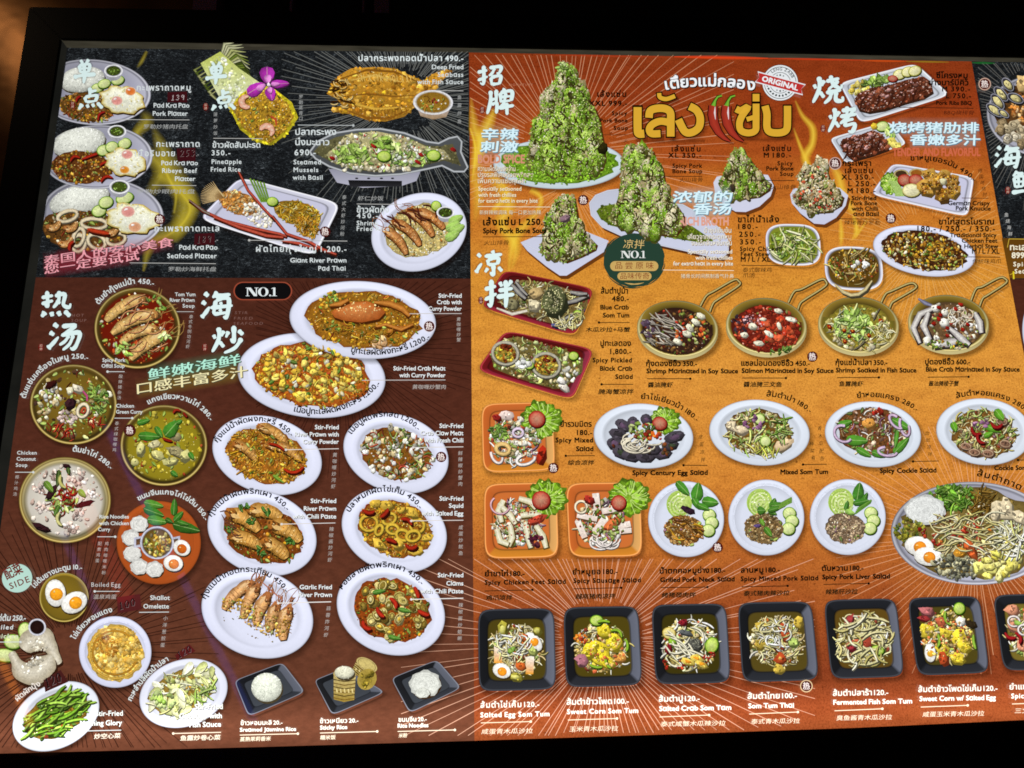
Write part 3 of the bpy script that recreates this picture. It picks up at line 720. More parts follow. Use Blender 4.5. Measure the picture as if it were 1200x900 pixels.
# ------------------------------------------------------------------ sunbursts and flames
def lclip(x, y): return (max(x, 42 - .14 * (y - 325)), y)
rr_ = random.Random(5)
def burst(center, n, r0, r1, col, w, lims, label, dash=False, a0=0, a1=360, al=.8, rnd=0, edge=None):
    cv = Cv(.0002); x0, y0, x1, y1 = lims
    for i in range(n):
        th = R_(a0 + (a1 - a0) * (i + rr_.uniform(-.42, .42)) / n); c, s_ = math.cos(th), math.sin(th)
        a, b = r0 * rr_.uniform(.9, 1.1), r1 * (1 - rnd * rr_.random())
        t = b
        if c > 1e-6: t = min(t, (x1 - center[0]) / c)
        if c < -1e-6: t = min(t, (x0 - center[0]) / c)
        if s_ > 1e-6: t = min(t, (y1 - center[1]) / s_)
        if s_ < -1e-6: t = min(t, (y0 - center[1]) / s_)
        if edge: 
            k = 0
            while t > a and edge(center[0] + c * t, center[1] + s_ * t) and k < 60: t *= .97; k += 1
        if t <= a + 2: continue
        L = [a + (t - a) * k / 4 for k in range(5)]; ww = w * rr_.uniform(.7, 1.25)
        fade = [al * (1 if q < r1 * .75 else max(.12, 1 - (q - r1 * .75) / (r1 * .3))) for q in L]
        cv.ribbon([(center[0] + c * q, center[1] + s_ * q) for q in L], ww, col, col, 1, al * .6, fade)
    sub(cv.build('sunburst_print', None, label))
burst((470, 118), 150, 40, 165, (150, 152, 146), .8, (330, 60.5, 549, 325), 'grey radiating lines behind the fried fish', al=.55, rnd=.45)
burst((665, 178), 70, 55, 260, (232, 172, 130), .75, (551, 64.5, 860, 240), 'pale radiating lines behind the tallest bone mountain', al=.75, rnd=.2, a0=150, a1=380)
burst((668, 215), 34, 20, 95, (236, 180, 120), .8, (552, 60, 760, 330), 'pale radiating lines below the tallest bone mountain', al=.55, a0=20, a1=160, rnd=.4)
burst((1083, 288), 84, 40, 140, (238, 190, 120), .7, (960, 200, 1180, 380), 'pale radiating lines behind the herbal stew', al=.6, rnd=.4, edge=lambda x, y: x > 1138 + .177 * (y - 72))
burst((706, 752), 112, 50, 330, (246, 190, 158), .75, (470, 655, 955, 862), 'pale radiating lines behind the black square plates', al=.8, rnd=.3, edge=lambda x, y: y > 865 - .03 * (x - 556))
burst((1142, 628), 104, 50, 190, (246, 186, 140), .7, (980, 500, 1300, 790), 'pale radiating lines behind the big round tray', al=.7, rnd=.3, edge=lambda x, y: x > 1137 + .177 * (y - 72))
burst((1215, 130), 60, 50, 120, (120, 118, 112), .8, (1146, 74, 1300, 320), 'grey radiating lines behind the seafood plate', al=.7, rnd=.3, a0=90, a1=290, edge=lambda x, y: x < 1140 + .177 * (y - 72))
burst((400, 408), 120, 60, 190, (38, 14, 10), 1.0, (300, 330, 551, 560), 'dark radiating lines behind the crab plates', al=.75, rnd=.35)
burst((82, 762), 110, 30, 190, (26, 8, 6), 1.2, (-20, 600, 330, 876), 'dark radiating lines behind the side dishes', al=.85, rnd=.3)

def flame(strands, col, label, z=.0003):
    cv = Cv(z)
    for P in strands:
        pts = []; n = len(P)
        for i in range(n - 1):
            a, b, c, d = P[max(i - 1, 0)], P[i], P[i + 1], P[min(i + 2, n - 1)]
            for j in range(7):
                t = j / 7; pts.append(tuple(.5 * (2 * b[k] + (c[k] - a[k]) * t + (2 * a[k] - 5 * b[k] + 4 * c[k] - d[k]) * t * t + (3 * b[k] - a[k] - 3 * c[k] + d[k]) * t ** 3) for k in range(4)))
        pts.append(P[-1]); m = len(pts)
        cv.ribbon([(p[0], p[1]) for p in pts], [p[2] for p in pts], col, mix(col, (255, 244, 150), .3), 1, 0.0, [p[3] * .82 for p in pts])
    sub(cv.build('flame_print', None, label))
flame([[(172, 60, 5, .3), (166, 72, 6, .5), (160, 80, 4, 0)], [(166, 130, 10, .0), (172, 142, 20, .5), (160, 158, 14, .7), (172, 178, 18, .6), (190, 200, 26, .6), (176, 226, 16, .3)],
       [(180, 150, 8, .1), (190, 175, 22, .55), (202, 205, 34, .6), (216, 232, 30, .6), (212, 262, 26, .5), (205, 284, 10, .1)],
       [(185, 205, 10, .2), (212, 222, 26, .7), (226, 242, 20, .7), (206, 270, 26, .6), (178, 285, 18, .6), (168, 318, 4, .3)],
       [(200, 215, 4, .5), (222, 240, 6, .9), (214, 262, 5, .8), (190, 280, 4, .3)], [(188, 180, 4, .4), (196, 205, 6, .9), (206, 226, 5, .8), (204, 250, 4, .4)]],
      (196, 172, 24), 'yellow flame wisps beside the holy basil platters')
flame([[(552, 115, 4, .2), (556, 150, 16, .7), (563, 170, 20, .8), (556, 200, 14, .5), (560, 230, 18, .5), (556, 260, 8, .1)], [(580, 128, 8, .5), (572, 145, 18, .85), (562, 168, 18, .8), (556, 196, 10, .4)],
       [(562, 195, 6, .2), (584, 215, 20, .6), (596, 238, 22, .7), (588, 262, 20, .7), (604, 288, 16, .7), (600, 315, 5, .2)], [(622, 222, 12, .6), (634, 232, 8, .8), (628, 250, 10, .5), (606, 275, 16, .7), (598, 300, 8, .5), (596, 330, 3, 0)],
       [(574, 250, 6, .3), (584, 240, 10, .8), (594, 225, 6, .6), (580, 205, 4, .2)], [(551, 150, 3, .6), (557, 175, 4, .95), (553, 215, 3, .3)]], (250, 208, 40), 'yellow flames along the left edge of the orange panel')
flame([[(932, 118, 3, .3), (940, 135, 7, .7), (952, 150, 11, .9), (952, 168, 11, .95), (944, 184, 14, .9), (948, 200, 10, .5)], [(930, 150, 3, .3), (938, 172, 6, .8), (948, 196, 9, .5)],
       [(972, 190, 6, .2), (982, 205, 14, .7), (988, 225, 14, .8), (1000, 250, 12, .5)], [(985, 255, 4, .3), (986, 275, 8, .8), (985, 290, 4, .1)], [(1000, 252, 5, .5), (1004, 270, 9, .9), (998, 282, 3, .2)], [(1018, 255, 3, .2), (1008, 270, 5, .6), (1002, 280, 3, .2)]], (250, 204, 40), 'yellow flames round the stir fried bone bowl')

# ------------------------------------------------------------------ dish pictures
class Dish:
    n = 0
    def __init__(s, label, z=.0006, seed=None, clip=None):
        Dish.n += 1; s.label = label; s.r = random.Random(seed or Dish.n * 7 + 1)
        s.pl = Cv(z); s.fd = Cv(z + .00012, [M_FOOD, M_SOFT]); s.tx = Cv(.0036, [M_INK, M_SOFT]); s.pl.clip = s.fd.clip = clip; s.fd.segs = []
    def done(s):
        if s.pl.t:
            o = sub(s.pl.build('dish_picture', None, s.label))
            ch = [('food', s.fd)]
        else:
            o = bpy.data.objects.new('dish_picture', None); COL.objects.link(o); o['label'] = s.label; sub(o); ch = [('food', s.fd)]
        for nm, c in ch + [('caption', s.tx)]:
            if c.t: c.build(nm, o)
        return o
def steel(d, cx, cy, rx, ry, rot):
    d.pl.rings(lambda k, q, th: (*el(cx, cy, rx, ry, rot, th, q), mul(((90, 90, 98), (205, 205, 215), (120, 120, 132), (176, 176, 190), (160, 160, 178), (196, 194, 208))[k], 1 + .12 * math.cos(th - .6)), 1), [1, .975, .94, .9, .7, 0], 72)
def cupdip(d, x, y, r=11, liquid=(58, 70, 22)):
    d.fd.poly(ellp(x, y + 4, r * .85, r * .7), (214, 214, 218), (150, 150, 158))
    d.fd.rings(lambda k, q, th: (*el(x, y, r, r * .68, 0, th, q), ((236, 236, 240), (246, 246, 248), (170, 170, 176), liquid, mul(liquid, 1.3))[k], 1), [1, .9, .8, .74, 0], 24)
    scatter(d.fd, d.r, (x, y, r * .62, r * .4, 0), [('d', 26, .5, 1.2, GR + [(30, 40, 12)])])
STIR = [('c', 130, 1, 2.4, BRN + CUR), ('d', 120, .5, 1.2, BRN + [(196, 160, 90), (60, 34, 14)]), ('l', 26, 1.2, 2.4, GR), ('s', 12, .8, 1.5, RED), ('h', 40, .5, .9, CUR)]

d = Dish('holy basil pork platter with rice and fried egg', .0006, 3, lclip)
steel(d, 108, 108, 69, 38.5, .06); rice(d.fd, d.r, 96, 93, 27, 15, -.15, n=220)
heap(d.fd, d.r, (102, 126, 33, 17, .12), (104, 70, 26)); scatter(d.fd, d.r, (102, 126, 33, 17, .12), STIR)
for p in ((119, 136, 13), (92, 116, 9), (120, 110, 8)): strand(d.fd, d.r, p[0], p[1], p[2], 2.6, -.9, (160, 34, 28))
for x, y in ((114, 103), (122, 98), (138, 94)): slice_(d.fd, d.r, x, y, 8, 5.5, -.3, *CUC)
cupdip(d, 133, 83); fried_egg(d.fd, d.r, 143, 117, 26, 16, .15, (137, 118, 7, (228, 150, 140)), (153, 107, 6.5, (226, 120, 50)))
t = d.tx; W1 = (214, 222, 222); Z1 = (176, 178, 176)
T(t, 'กะเพราถาดหมู', 160, 106, 224, 106, 5.2, W1); T(t, 'Pad Kra Pao', 180, 126, 222, 126, 5, W1); T(t, 'Pork Platter', 179, 135.5, 220, 135.5, 5, W1)
rule(t, 122, 140, 222, 140.5); T(t, '罗勒炒猪肉托盘', 168, 151, 220, 151, 4.8, Z1, .01, .15); d.done()

d = Dish('ribeye beef holy basil platter with rice and fried egg', .0012, 4, lclip)
steel(d, 114, 184, 65, 37.5, -.03); rice(d.fd, d.r, 92, 167, 32, 17, -.2, n=260)
heap(d.fd, d.r, (96, 196, 36, 19, .05), (100, 56, 22)); scatter(d.fd, d.r, (96, 196, 36, 19, .05), STIR)
for p in ((106, 183, 22), (122, 192, 10), (125, 211, 15), (88, 187, 12)): strand(d.fd, d.r, p[0], p[1], p[2], 3, -.35, (168, 40, 24))
for x, y in ((121, 176), (131, 172), (146, 168)): slice_(d.fd, d.r, x, y, 8, 6.5, -.3, *CUC)
cupdip(d, 137, 154); fried_egg(d.fd, d.r, 147, 190, 24, 16.5, .2, (149, 181, 7, (226, 150, 140)), (146, 199, 6, (222, 140, 40)))
t = d.tx
T(t, 'กะเพราถาด', 183, 172, 234, 172, 5.2, W1); T(t, 'เนื้อริบอาย', 158, 183, 205, 183, 5.2, W1); T(t, 'Pad Kra Pao', 189, 193.5, 232, 193.5, 5, W1); T(t, 'Ribeye Beef', 190, 202.5, 231, 202.5, 5, W1); T(t, 'Platter', 205, 212, 229, 212, 5, W1)
rule(t, 178, 217, 230, 217.5); T(t, '罗勒炒眼肉托盘', 160, 227, 228, 227, 4.8, Z1, .01, .15); d.done()

d = Dish('seafood holy basil platter with squid rings and fried egg', .0009, 5, lclip)
steel(d, 120, 252, 72, 43.5, .05); rice(d.fd, d.r, 93, 234, 36, 17, -.25, n=300)
heap(d.fd, d.r, (98, 270, 50, 23, .1), (96, 62, 26)); scatter(d.fd, d.r, (98, 270, 50, 23, .1), [('c', 90, 1, 2.6, CUR + BRN + CRM), ('l', 34, 1.5, 4, GR), ('s', 16, 1, 2, RED), ('d', 80, .5, 1.2, BRN)])
for x, y, a, b, q in ((79, 253, 12, 6, -.3), (110, 262, 15, 6, .05), (92, 285, 8, 10, .2), (113, 283, 11, 8, .5), (136, 280, 11, 7, -.2), (92, 278, 6, 11, .3)): ringp(d.fd, x, y, a, b, q, 4.2, (222, 206, 172))
for x, y in ((62, 262), (82, 263), (76, 281), (130, 268)): prawn(d.fd, d.r, x - 8, y + 3, x + 8, y - 3, 8, (206, 140, 72), .3, False)
strand(d.fd, d.r, 115, 271, 26, 5, .2, (180, 56, 28)); strand(d.fd, d.r, 84, 288, 12, 4, 2, (160, 40, 24))
for x, y in ((116, 247), (124, 237), (146, 232)): slice_(d.fd, d.r, x, y, 11 if x > 140 else 9, 7, -.3, *CUC)
cupdip(d, 140, 219, 12); fried_egg(d.fd, d.r, 155, 256, 31, 18, .1, (150, 248, 8.5, (222, 146, 138)), (158, 266, 8, (224, 160, 120)))
t = d.tx
T(t, 'กะเพราถาดทะเล', 181, 271, 257, 271, 5.2, W1); T(t, 'Pad Kra Pao', 210, 292.5, 255, 292.5, 5.2, W1); T(t, 'Seafood Platter', 196, 302.5, 254, 302.5, 5.2, W1)
rule(t, 152, 308, 253, 309); T(t, '罗勒炒海鲜托盘', 197, 318, 253, 318, 4.8, Z1, .01, .15); d.done()

d = Dish('pineapple boat of fried rice with an orchid'); f = d.fd; r = d.r
for i in range(22):
    th = -1.05 + i * .12 + r.uniform(-.06, .06); x, y = 260 + i * 1.4, 65 + i * 1.6; L = 27 - i * .45
    P = [(x, y), (x + L * .5 * math.cos(th - .3), y + L * .5 * math.sin(th - .3)), (x + L * math.cos(th + .35), y + L * math.sin(th + .35))]
    f.ribbon(P, [5, 5, .6], (38, 44, 16), r.choice([(196, 200, 130), (120, 140, 50), (216, 216, 170), (70, 84, 30)]))
for i in range(9):
    y = 82 + i * 3.6; P = [(238 + i * 2.2, y - 6), (228 + i * 2.4, y), (236 + i * 2.8, y + 10)]
    f.ribbon(P, [1, 4.5, 1], (40, 46, 18), r.choice([(150, 156, 90), (190, 190, 130), (90, 104, 40)]))
f.poly([(235, 74), (258, 60.5), (280, 80), (312, 102), (300, 118), (272, 132), (256, 112)], (196, 206, 96), (232, 236, 214))
scatter(f, r, [(240, 76), (258, 64), (278, 82), (306, 104), (296, 116), (274, 126), (260, 112)], [('d', 120, 1, 3, [(226, 232, 190), (206, 216, 140), (236, 240, 220)])], .7)
P = [(268, 126), (282, 110), (302, 98), (322, 105), (342, 120), (349, 138), (336, 158), (318, 171), (300, 166), (282, 152)]
heap(f, r, P, (206, 190, 40)); Q = [(272, 126), (284, 112), (302, 102), (321, 108), (338, 122), (344.5, 138), (333, 154.5), (317, 166.5), (300, 162), (284, 149)]
heap(f, r, Q, (176, 136, 40)); scatter(f, r, Q, [('c', 140, .9, 2, CUR + [(214, 186, 60)]), ('s', 60, .7, 1.2, CUR), ('d', 120, .5, 1.1, CRM + CUR), ('l', 16, 1, 2.2, GR), ('d', 20, .6, 1.2, [(60, 40, 20)])])
for x, y, a0 in ((290, 119, 1.2), (312, 154, 3.4)):
    P = smooth([(x + 7 * math.cos(a0 + k * .62), y + 6.4 * math.sin(a0 + k * .62)) for k in range(7)], 3); m = len(P); W = [1 + 6.4 * math.sin(math.pi * (.12 + .8 * k / (m - 1))) for k in range(m)]
    f.ribbon([(p[0] + .6, p[1] + 1) for p in P], [w * 1.15 for w in W], (90, 60, 20)); f.ribbon(P, W, [((206, 120, 84) if k % 4 < 2 else (228, 168, 140)) for k in range(m)], [((246, 214, 192) if k % 4 < 2 else (236, 186, 160)) for k in range(m)])
f.ribbon([(317, 136), (323, 140), (324, 147)], [1.5, 3, 1.5], (150, 40, 24), (206, 80, 54))
for (x, y, L, w, th) in ((313, 88, 20, 17, 1.55), (300, 104, 24, 14, -.55), (328, 98, 22, 9, -.05), (317, 110, 16, 12, 1.3)): leaf(f, r, x, y, L, w, th, (176, 50, 170)); leaf(f, r, x + (315 - x) * .4, y + (99 - y) * .4, L * .5, w * .5, th, (226, 140, 214), False)
chunk(f, r, 315, 99, 2.5, 2, 0, (250, 230, 240), shadow=0)
t = d.tx; vert(t, '菠萝炒饭', 252.5, 134, 156, 4.6, Z1); rule(t, 250, 162, 308, 162.5); T(t, 'ข้าวผัดสับปะรด', 249, 173, 305, 173, 5, W1); T(t, '350.-', 248, 182, 270, 182, 5, W1); T(t, 'Pineapple', 248, 192, 283, 192, 5, W1); T(t, 'Fried Rice', 247, 201, 282, 201, 5, W1); d.done()

d = Dish('whole deep fried golden seabass with a dipping sauce cup'); f = d.fd; r = d.r
F = [(383, 109), (389, 97), (398, 87), (412, 80), (440, 78), (462, 80), (480, 88), (495, 94), (508, 86), (522, 81), (531, 84), (520, 92), (510, 104), (494, 110), (490, 122), (474, 136), (452, 142), (430, 141), (412, 134), (388, 130), (390, 126), (402, 124), (394, 116)]
heap(f, r, F, (190, 136, 42)); scatter(f, r, F, [('d', 160, 1.4, 4, CUR + [(222, 176, 76), (214, 164, 60)]), ('d', 160, .6, 1.6, CUR + BRN + [(236, 200, 110)]), ('h', 60, .6, 1.4, CUR)], .1)
for (P, w, c) in (([(400, 92), (430, 82), (462, 84), (492, 97)], 2.6, (140, 90, 24)), ([(412, 94), (440, 88), (470, 96)], 3, (224, 180, 84)), ([(404, 113), (430, 110), (462, 113), (486, 112)], 1.8, (140, 92, 28)), ([(408, 130), (430, 138), (456, 139), (480, 128)], 3, (146, 94, 26)), ([(416, 122), (440, 128), (466, 126)], 3.5, (230, 182, 70)), ([(390, 112), (402, 118), (416, 122)], 3, (60, 34, 10))):
    f.ribbon(P, [w * .4] + [w] * (len(P) - 2) + [w * .4], mul(c, .85), c)
for i in range(22): x = 418 + i * 3; strand(f, r, x, 91 + .05 * i, 9, .8, 1.35, (236, 196, 104), shadow=False); strand(f, r, x - 6, 131, 7, .7, 1.7, (140, 88, 24), shadow=False)
for i in range(26): strand(f, r, 388 + r.uniform(0, 22), 108 + r.uniform(-14, 22), 9, 1.4, r.uniform(-.6, 1.2), r.choice([(90, 52, 14), (214, 176, 96), (60, 34, 10), (230, 200, 130)]))
f.poly([(486, 121), (530, 121), (523, 137), (508, 140), (493, 136)], (208, 200, 196), (160, 130, 96))
f.rings(lambda k, q, th: (*el(507.5, 120, 23.5, 14.5, .03, th, q), ((200, 200, 206), (240, 240, 244), (190, 184, 170), (140, 104, 30), (160, 120, 40))[k], 1), [1, .94, .86, .8, 0], 30)
scatter(f, r, (507, 121, 17, 9, 0), [('s', 16, .8, 1.6, CUR), ('c', 10, 1, 2, GR), ('c', 6, 1, 2, RED), ('c', 8, .8, 1.6, WHT)])
t = d.tx; T(t, 'ปลากระพงทอดน้ำปลา 490.-', 420, 71.5, 543, 71.5, 5.4, (226, 236, 236)); T(t, 'Deep Fried', 506, 81, 543, 81, 5, W1); T(t, 'Seabass', 513, 90, 543, 90, 5, W1); T(t, 'with Fish Sauce', 489, 98.5, 543, 98.5, 5, W1); rule(t, 512, 106, 543, 106.5); vert(t, '鱼露炸鱼', 538.5, 114, 142, 4.8, Z1); d.done()

d = Dish('whole steamed fish with lime and chilli in a fish shaped steel pan'); f = d.fd; r = d.r
P = [(385, 198), (395, 214), (425, 220), (470, 218), (488, 212), (494, 198)]; d.pl.poly(P, (150, 150, 166), (190, 190, 206)); d.pl.poly([(408, 211), (471, 212), (471, 218.5), (410, 219)], (18, 18, 20), (44, 44, 48))
for x in (418, 432, 447, 460): d.pl.fan(x, 209, ellp(x, 209, 2, 1), (30, 30, 36), (60, 60, 66))
O = [(363, 178), (372, 166), (392, 156), (418, 152), (446, 151), (474, 156), (500, 166), (514, 168), (526, 162), (536, 160), (541, 166), (540, 178), (548, 196), (544, 201), (532, 201), (518, 194), (500, 198), (470, 204), (440, 206), (410, 203), (386, 195), (370, 186)]
d.pl.poly(O, (86, 90, 92), (70, 72, 74)); d.pl.ribbon(O + [O[0]], 2.6, (110, 114, 116), (206, 210, 214))
I = [(368, 178), (376, 169), (394, 160), (420, 156), (446, 155), (474, 160), (500, 170), (516, 172), (530, 168), (534, 178), (540, 194), (520, 188), (500, 193), (470, 199), (440, 201), (410, 198), (388, 190)]
heap(f, r, I, (96, 92, 60)); Q = [(382, 182), (398, 168), (404, 158), (440, 154), (474, 160), (500, 172), (520, 176), (528, 186), (500, 190), (470, 197), (440, 200), (410, 198), (390, 190)]
heap(f, r, Q, (176, 168, 120)); scatter(f, r, Q, [('c', 120, 1, 2.6, CRM + WHT), ('l', 70, 1.4, 3.4, GR + LG), ('d', 130, .6, 1.3, WHT + CRM), ('c', 26, 1, 2.2, RED), ('d', 40, .6, 1.2, [(60, 60, 30)])])
scatter(f, r, (412, 181, 18, 11, 0), [('l', 60, 2.4, 5, LG + GR)]); scatter(f, r, (480, 186, 26, 8, .1), [('l', 40, 2, 4, LG + GR), ('c', 16, 1.4, 3, WHT)]); scatter(f, r, (452, 171, 16, 9, .3), [('l', 44, 2.2, 4.6, LG + GR)])
scatter(f, r, (440, 198, 44, 3.5, 0), [('c', 40, 1.4, 3, [(206, 196, 160), (230, 224, 200)])])
for x, y in ((450, 183), (508, 182)): slice_(f, r, x, y, 8.5, 6.5, 0, *LIM)
for x, y in ((389, 185), (438, 171), (493, 181), (490, 190), (531, 175)): chunk(f, r, x, y, 4, 2, .5, (150, 30, 26))
t = d.tx; vert(t, '罗勒蒸青口', 352.5, 113.5, 139, 4.8, Z1); rule(t, 349, 146.5, 414, 147, .8, (190, 196, 196), 1); T(t, 'ปลากระพง', 346, 158, 394, 158, 5.6, W1); T(t, 'นึ่งมะนาว', 346, 170, 386, 170, 5.6, W1); T(t, '690.-', 345, 182, 370, 182, 5.8, W1); T(t, 'Steamed', 344, 192.5, 376, 192.5, 5, W1); T(t, 'Mussels', 344, 201.5, 373, 201.5, 5, W1); T(t, 'with Basil', 343, 210.5, 378, 210.5, 5, W1); d.done()

WSQ = [(218, 218, 236), (232, 232, 246), (206, 206, 226), (224, 224, 240)]
d = Dish('giant river prawn pad thai on a white oblong plate'); f = d.fd; r = d.r
square(d.pl, [(281, 207), (400, 238), (369, 301), (232, 257)], WSQ, (204, 204, 226), .84, 9)
def pad(x, y, rx, ry, rot, pal=CUR):
    heap(f, r, (x, y, rx, ry, rot), (150, 110, 30)); scatter(f, r, (x, y, rx, ry, rot), [('s', 90, 1, 1.8, pal), ('c', 50, 1, 2.2, pal), ('s', 20, .8, 1.3, PAP), ('d', 40, .5, 1.1, BRN), ('l', 8, 1, 2, GR)])
pad(349, 250, 28, 14, .25, [(206, 176, 60), (190, 150, 36), (222, 200, 96), (170, 126, 26)]); pad(360, 266, 14, 11, .6)
heap(f, r, (280, 238, 24, 13, .35), (190, 130, 60)); scatter(f, r, (280, 238, 24, 13, .35), [('c', 80, 1, 2.6, [(222, 170, 90), (206, 140, 56), (180, 100, 40), (236, 204, 140)]), ('s', 30, .8, 1.4, CRM), ('d', 40, .5, 1.2, BRN)])
for i in range(16): th = 2.6 + i * .1; f.ribbon([(262, 230), (262 + 12 * math.cos(th), 230 + 10 * math.sin(th)), (262 + 27 * math.cos(th + .12), 230 + 20 * math.sin(th + .1))], [2.5, 1.6, .5], (120, 80, 30), (232, 206, 150))
scatter(f, r, (302, 252, 20, 11, .5), [('c', 70, 1.2, 2.8, [(240, 232, 210), (226, 210, 176), (246, 240, 226)])])
for P, w in (([(221, 234), (238, 247), (262, 258), (300, 268), (328, 274), (336, 277)], 3.2), ([(279, 200), (290, 222), (308, 243), (322, 258)], 3), ([(318, 252), (336, 274), (362, 283), (378, 292), (394, 298)], 3.4), ([(330, 282), (350, 285), (372, 292)], 3.6), ([(250, 254), (280, 266), (312, 276), (332, 278)], 4)):
    f.ribbon([(p[0] + 1, p[1] + 1.6) for p in P], w * 1.2, (60, 24, 14)); f.ribbon(P, [w * .5] + [w] * (len(P) - 2) + [w * .7], (120, 34, 24), (206, 92, 70))
f.ribbon([(221, 234), (238, 247), (246, 251)], [1, 2.2, 2.6], (70, 60, 50), (150, 140, 124))
for i in range(5): f.ribbon([(293 + i * 4, 209 + i * 1.2), (300 + i * 3, 224), (307 + i * 2.2, 237)], 2.2, (60, 100, 24), (130, 168, 56))
slice_(f, r, 319, 236, 7, 5.5, 0, *LIM)
t = d.tx; vert(t, '泰式大虾炒河粉', 403.5, 231, 274, 4.8, Z1, 401); rule(t, 292, 281.5, 407, 282.5, .8, (190, 190, 186), -1); T(t, 'ผัดไทยกุ้งใหญ่ 1,200.-', 300, 295, 406, 295, 5.4, W1); T(t, 'Giant River Prawn', 340, 307.5, 406, 307.5, 5, W1); T(t, 'Pad Thai', 373, 317, 405, 317, 5, W1); d.done()

d = Dish('shrimp fried rice on a white oval plate'); f = d.fd; r = d.r
plate(d.pl, 491, 272, 57, 45, -.32, well=.78); heap(f, r, (492, 270, 41, 30, -.3), (196, 176, 110))
scatter(f, r, (492, 270, 41, 30, -.3), [('k', 260, .9, 1.7, [(238, 230, 190), (222, 206, 150), (206, 180, 110), (244, 240, 214)]), ('d', 60, .6, 1.2, CUR), ('c', 26, .8, 1.6, GR), ('c', 16, .8, 1.6, ORG)])
for a, b, c, e in ((448, 268, 476, 298), (459, 259, 492, 288), (475, 246, 507, 277), (486, 247, 520, 268)): prawn(f, r, a, b, c, e, 11, (190, 112, 48), -.12)
for i in range(9): strand(f, r, 455 + i * 6, 262 - i * 1.8, 22, 1.6, .75, (90, 40, 26))
slice_(f, r, 511, 241, 6, 6, 0, *LIM); cupdip(d, 522, 249, 10.5, (50, 60, 18))
for x, y in ((534, 257), (531, 265), (536, 268), (530, 276)): leaf(f, r, x, y, 19, 10, -.5, (160, 196, 96))
t = d.tx; T(t, '虾仁炒饭', 419, 235, 449, 235, 4.8, Z1, .01, .15); rule(t, 418, 239, 470, 239.6); T(t, 'ข้าวผัดกุ้ง', 418, 249, 456, 249, 5.2, W1); T(t, '450.-', 418, 255.5, 443, 255.5, 4.8, W1); T(t, 'Shrimp', 418, 264, 443, 264, 5, W1); T(t, 'Fried Rice', 418, 270.5, 456, 270.5, 5, W1); d.done()

# ---- brown panel: soups
W2 = (214, 220, 218); Z2 = (190, 184, 178)
d = Dish('tom yum river prawn soup in a brass bowl'); f = d.fd; r = d.r
bowl(d.pl, 161, 384.5, 50.5, 47.5, soup=(128, 30, 12)); scatter(f, r, (161, 385, 44, 41, 0), [('c', 40, 1.2, 3, [(150, 40, 16), (110, 22, 10), (176, 60, 24)]), ('l', 50, 1.4, 3.4, GR + LG), ('d', 70, .6, 1.4, [(206, 90, 30), (226, 150, 60)]), ('c', 16, 1.4, 2.8, WHT)])
for a, b, c, e, w in ((172, 349, 124, 376, 13), (188, 368, 131, 391, 14), (186, 385, 141, 402, 12), (198, 391, 153, 421, 15)): prawn(f, r, a, b, c, e, w, (222, 172, 92), .1)
for i in range(14): strand(f, r, r.uniform(150, 195), r.uniform(350, 412), r.uniform(14, 30), 1.3, -.5, (214, 150, 100))
scatter(f, r, (145, 408, 12, 8, .4), [('l', 14, 2, 4, LG)]); scatter(f, r, (192, 396, 8, 5, -.4), [('l', 8, 2, 4, LG)]); scatter(f, r, (185, 355, 14, 8, .4), [('l', 14, 1.6, 3, GR)])
t = d.tx; arc(t, 'ต้มยำกุ้งแม่น้ำ 450.-', (116, 357), (143, 336), (180, 334.5), 5.2, W2); T(t, 'Tom Yum', 205, 347, 229, 347, 4, W2); T(t, 'River Prawn', 199, 353.6, 228, 353.6, 4, W2); T(t, 'Soup', 214, 360.4, 228, 360.4, 4, W2); rule(t, 207, 365.2, 227, 365.2); vert(t, '泰式冬阴功河虾', 224, 371, 406, 4.4, Z2, 220); d.done()

d = Dish('spicy pork offal soup in a brass bowl'); f = d.fd; r = d.r
bowl(d.pl, 86, 474, 51, 47, soup=(134, 106, 34)); scatter(f, r, (86, 474, 45, 41, 0), [('c', 30, 2, 5, CRM), ('l', 80, 1.4, 3.6, GR + LG), ('c', 20, 1.6, 4, [(70, 36, 30), (60, 30, 34)]), ('d', 80, .6, 1.3, [(190, 176, 80), (120, 120, 40)]), ('s', 16, 1, 2, RED)])
scatter(f, r, (60, 461, 13, 12, -.4), [('c', 36, 1.5, 3.6, CRM + WHT)]); scatter(f, r, (52, 482, 6, 5, 0), [('c', 10, 1.5, 3, CRM)]); scatter(f, r, (78, 490, 12, 8, .2), [('c', 26, 1.5, 3.4, [(206, 180, 170), (226, 206, 196)])])
scatter(f, r, (70, 504, 18, 6, .1), [('s', 22, 1.4, 2.4, RED)]); scatter(f, r, (112, 496, 8, 6, .4), [('s', 12, 1.4, 2.2, RED)]); scatter(f, r, (112, 468, 16, 16, .4), [('l', 60, 1.4, 3.2, GR)])
chunk(f, r, 91, 455, 7, 5, .4, (214, 204, 180)); chunk(f, r, 82, 472, 5, 8, .6, (64, 34, 40)); ringp(f, 97, 481, 6, 8, .4, 3.5, (236, 222, 190)); ringp(f, 98, 481, 2, 3, .4, 2, (190, 80, 50)); chunk(f, r, 59, 450, 8, 4, -.5, (58, 22, 18))
f.ribbon([(97, 458), (102, 464), (102, 470)], [2, 3, 2], (150, 40, 90), (206, 90, 140))
t = d.tx; arc(t, 'ต้มแซ่บเครื่องในหมู 250.-', (30, 467), (55, 431), (103, 421.5), 5.2, W2); T(t, 'Spicy Pork', 120, 424, 147, 424, 4, W2); T(t, 'Offal Soup', 119, 430.8, 146, 430.8, 4, W2); rule(t, 126, 435.5, 146, 435.5, .8, W2, -1); vert(t, '酸辣猪杂汤', 141.5, 441, 466, 4.4, Z2, 139.5); d.done()

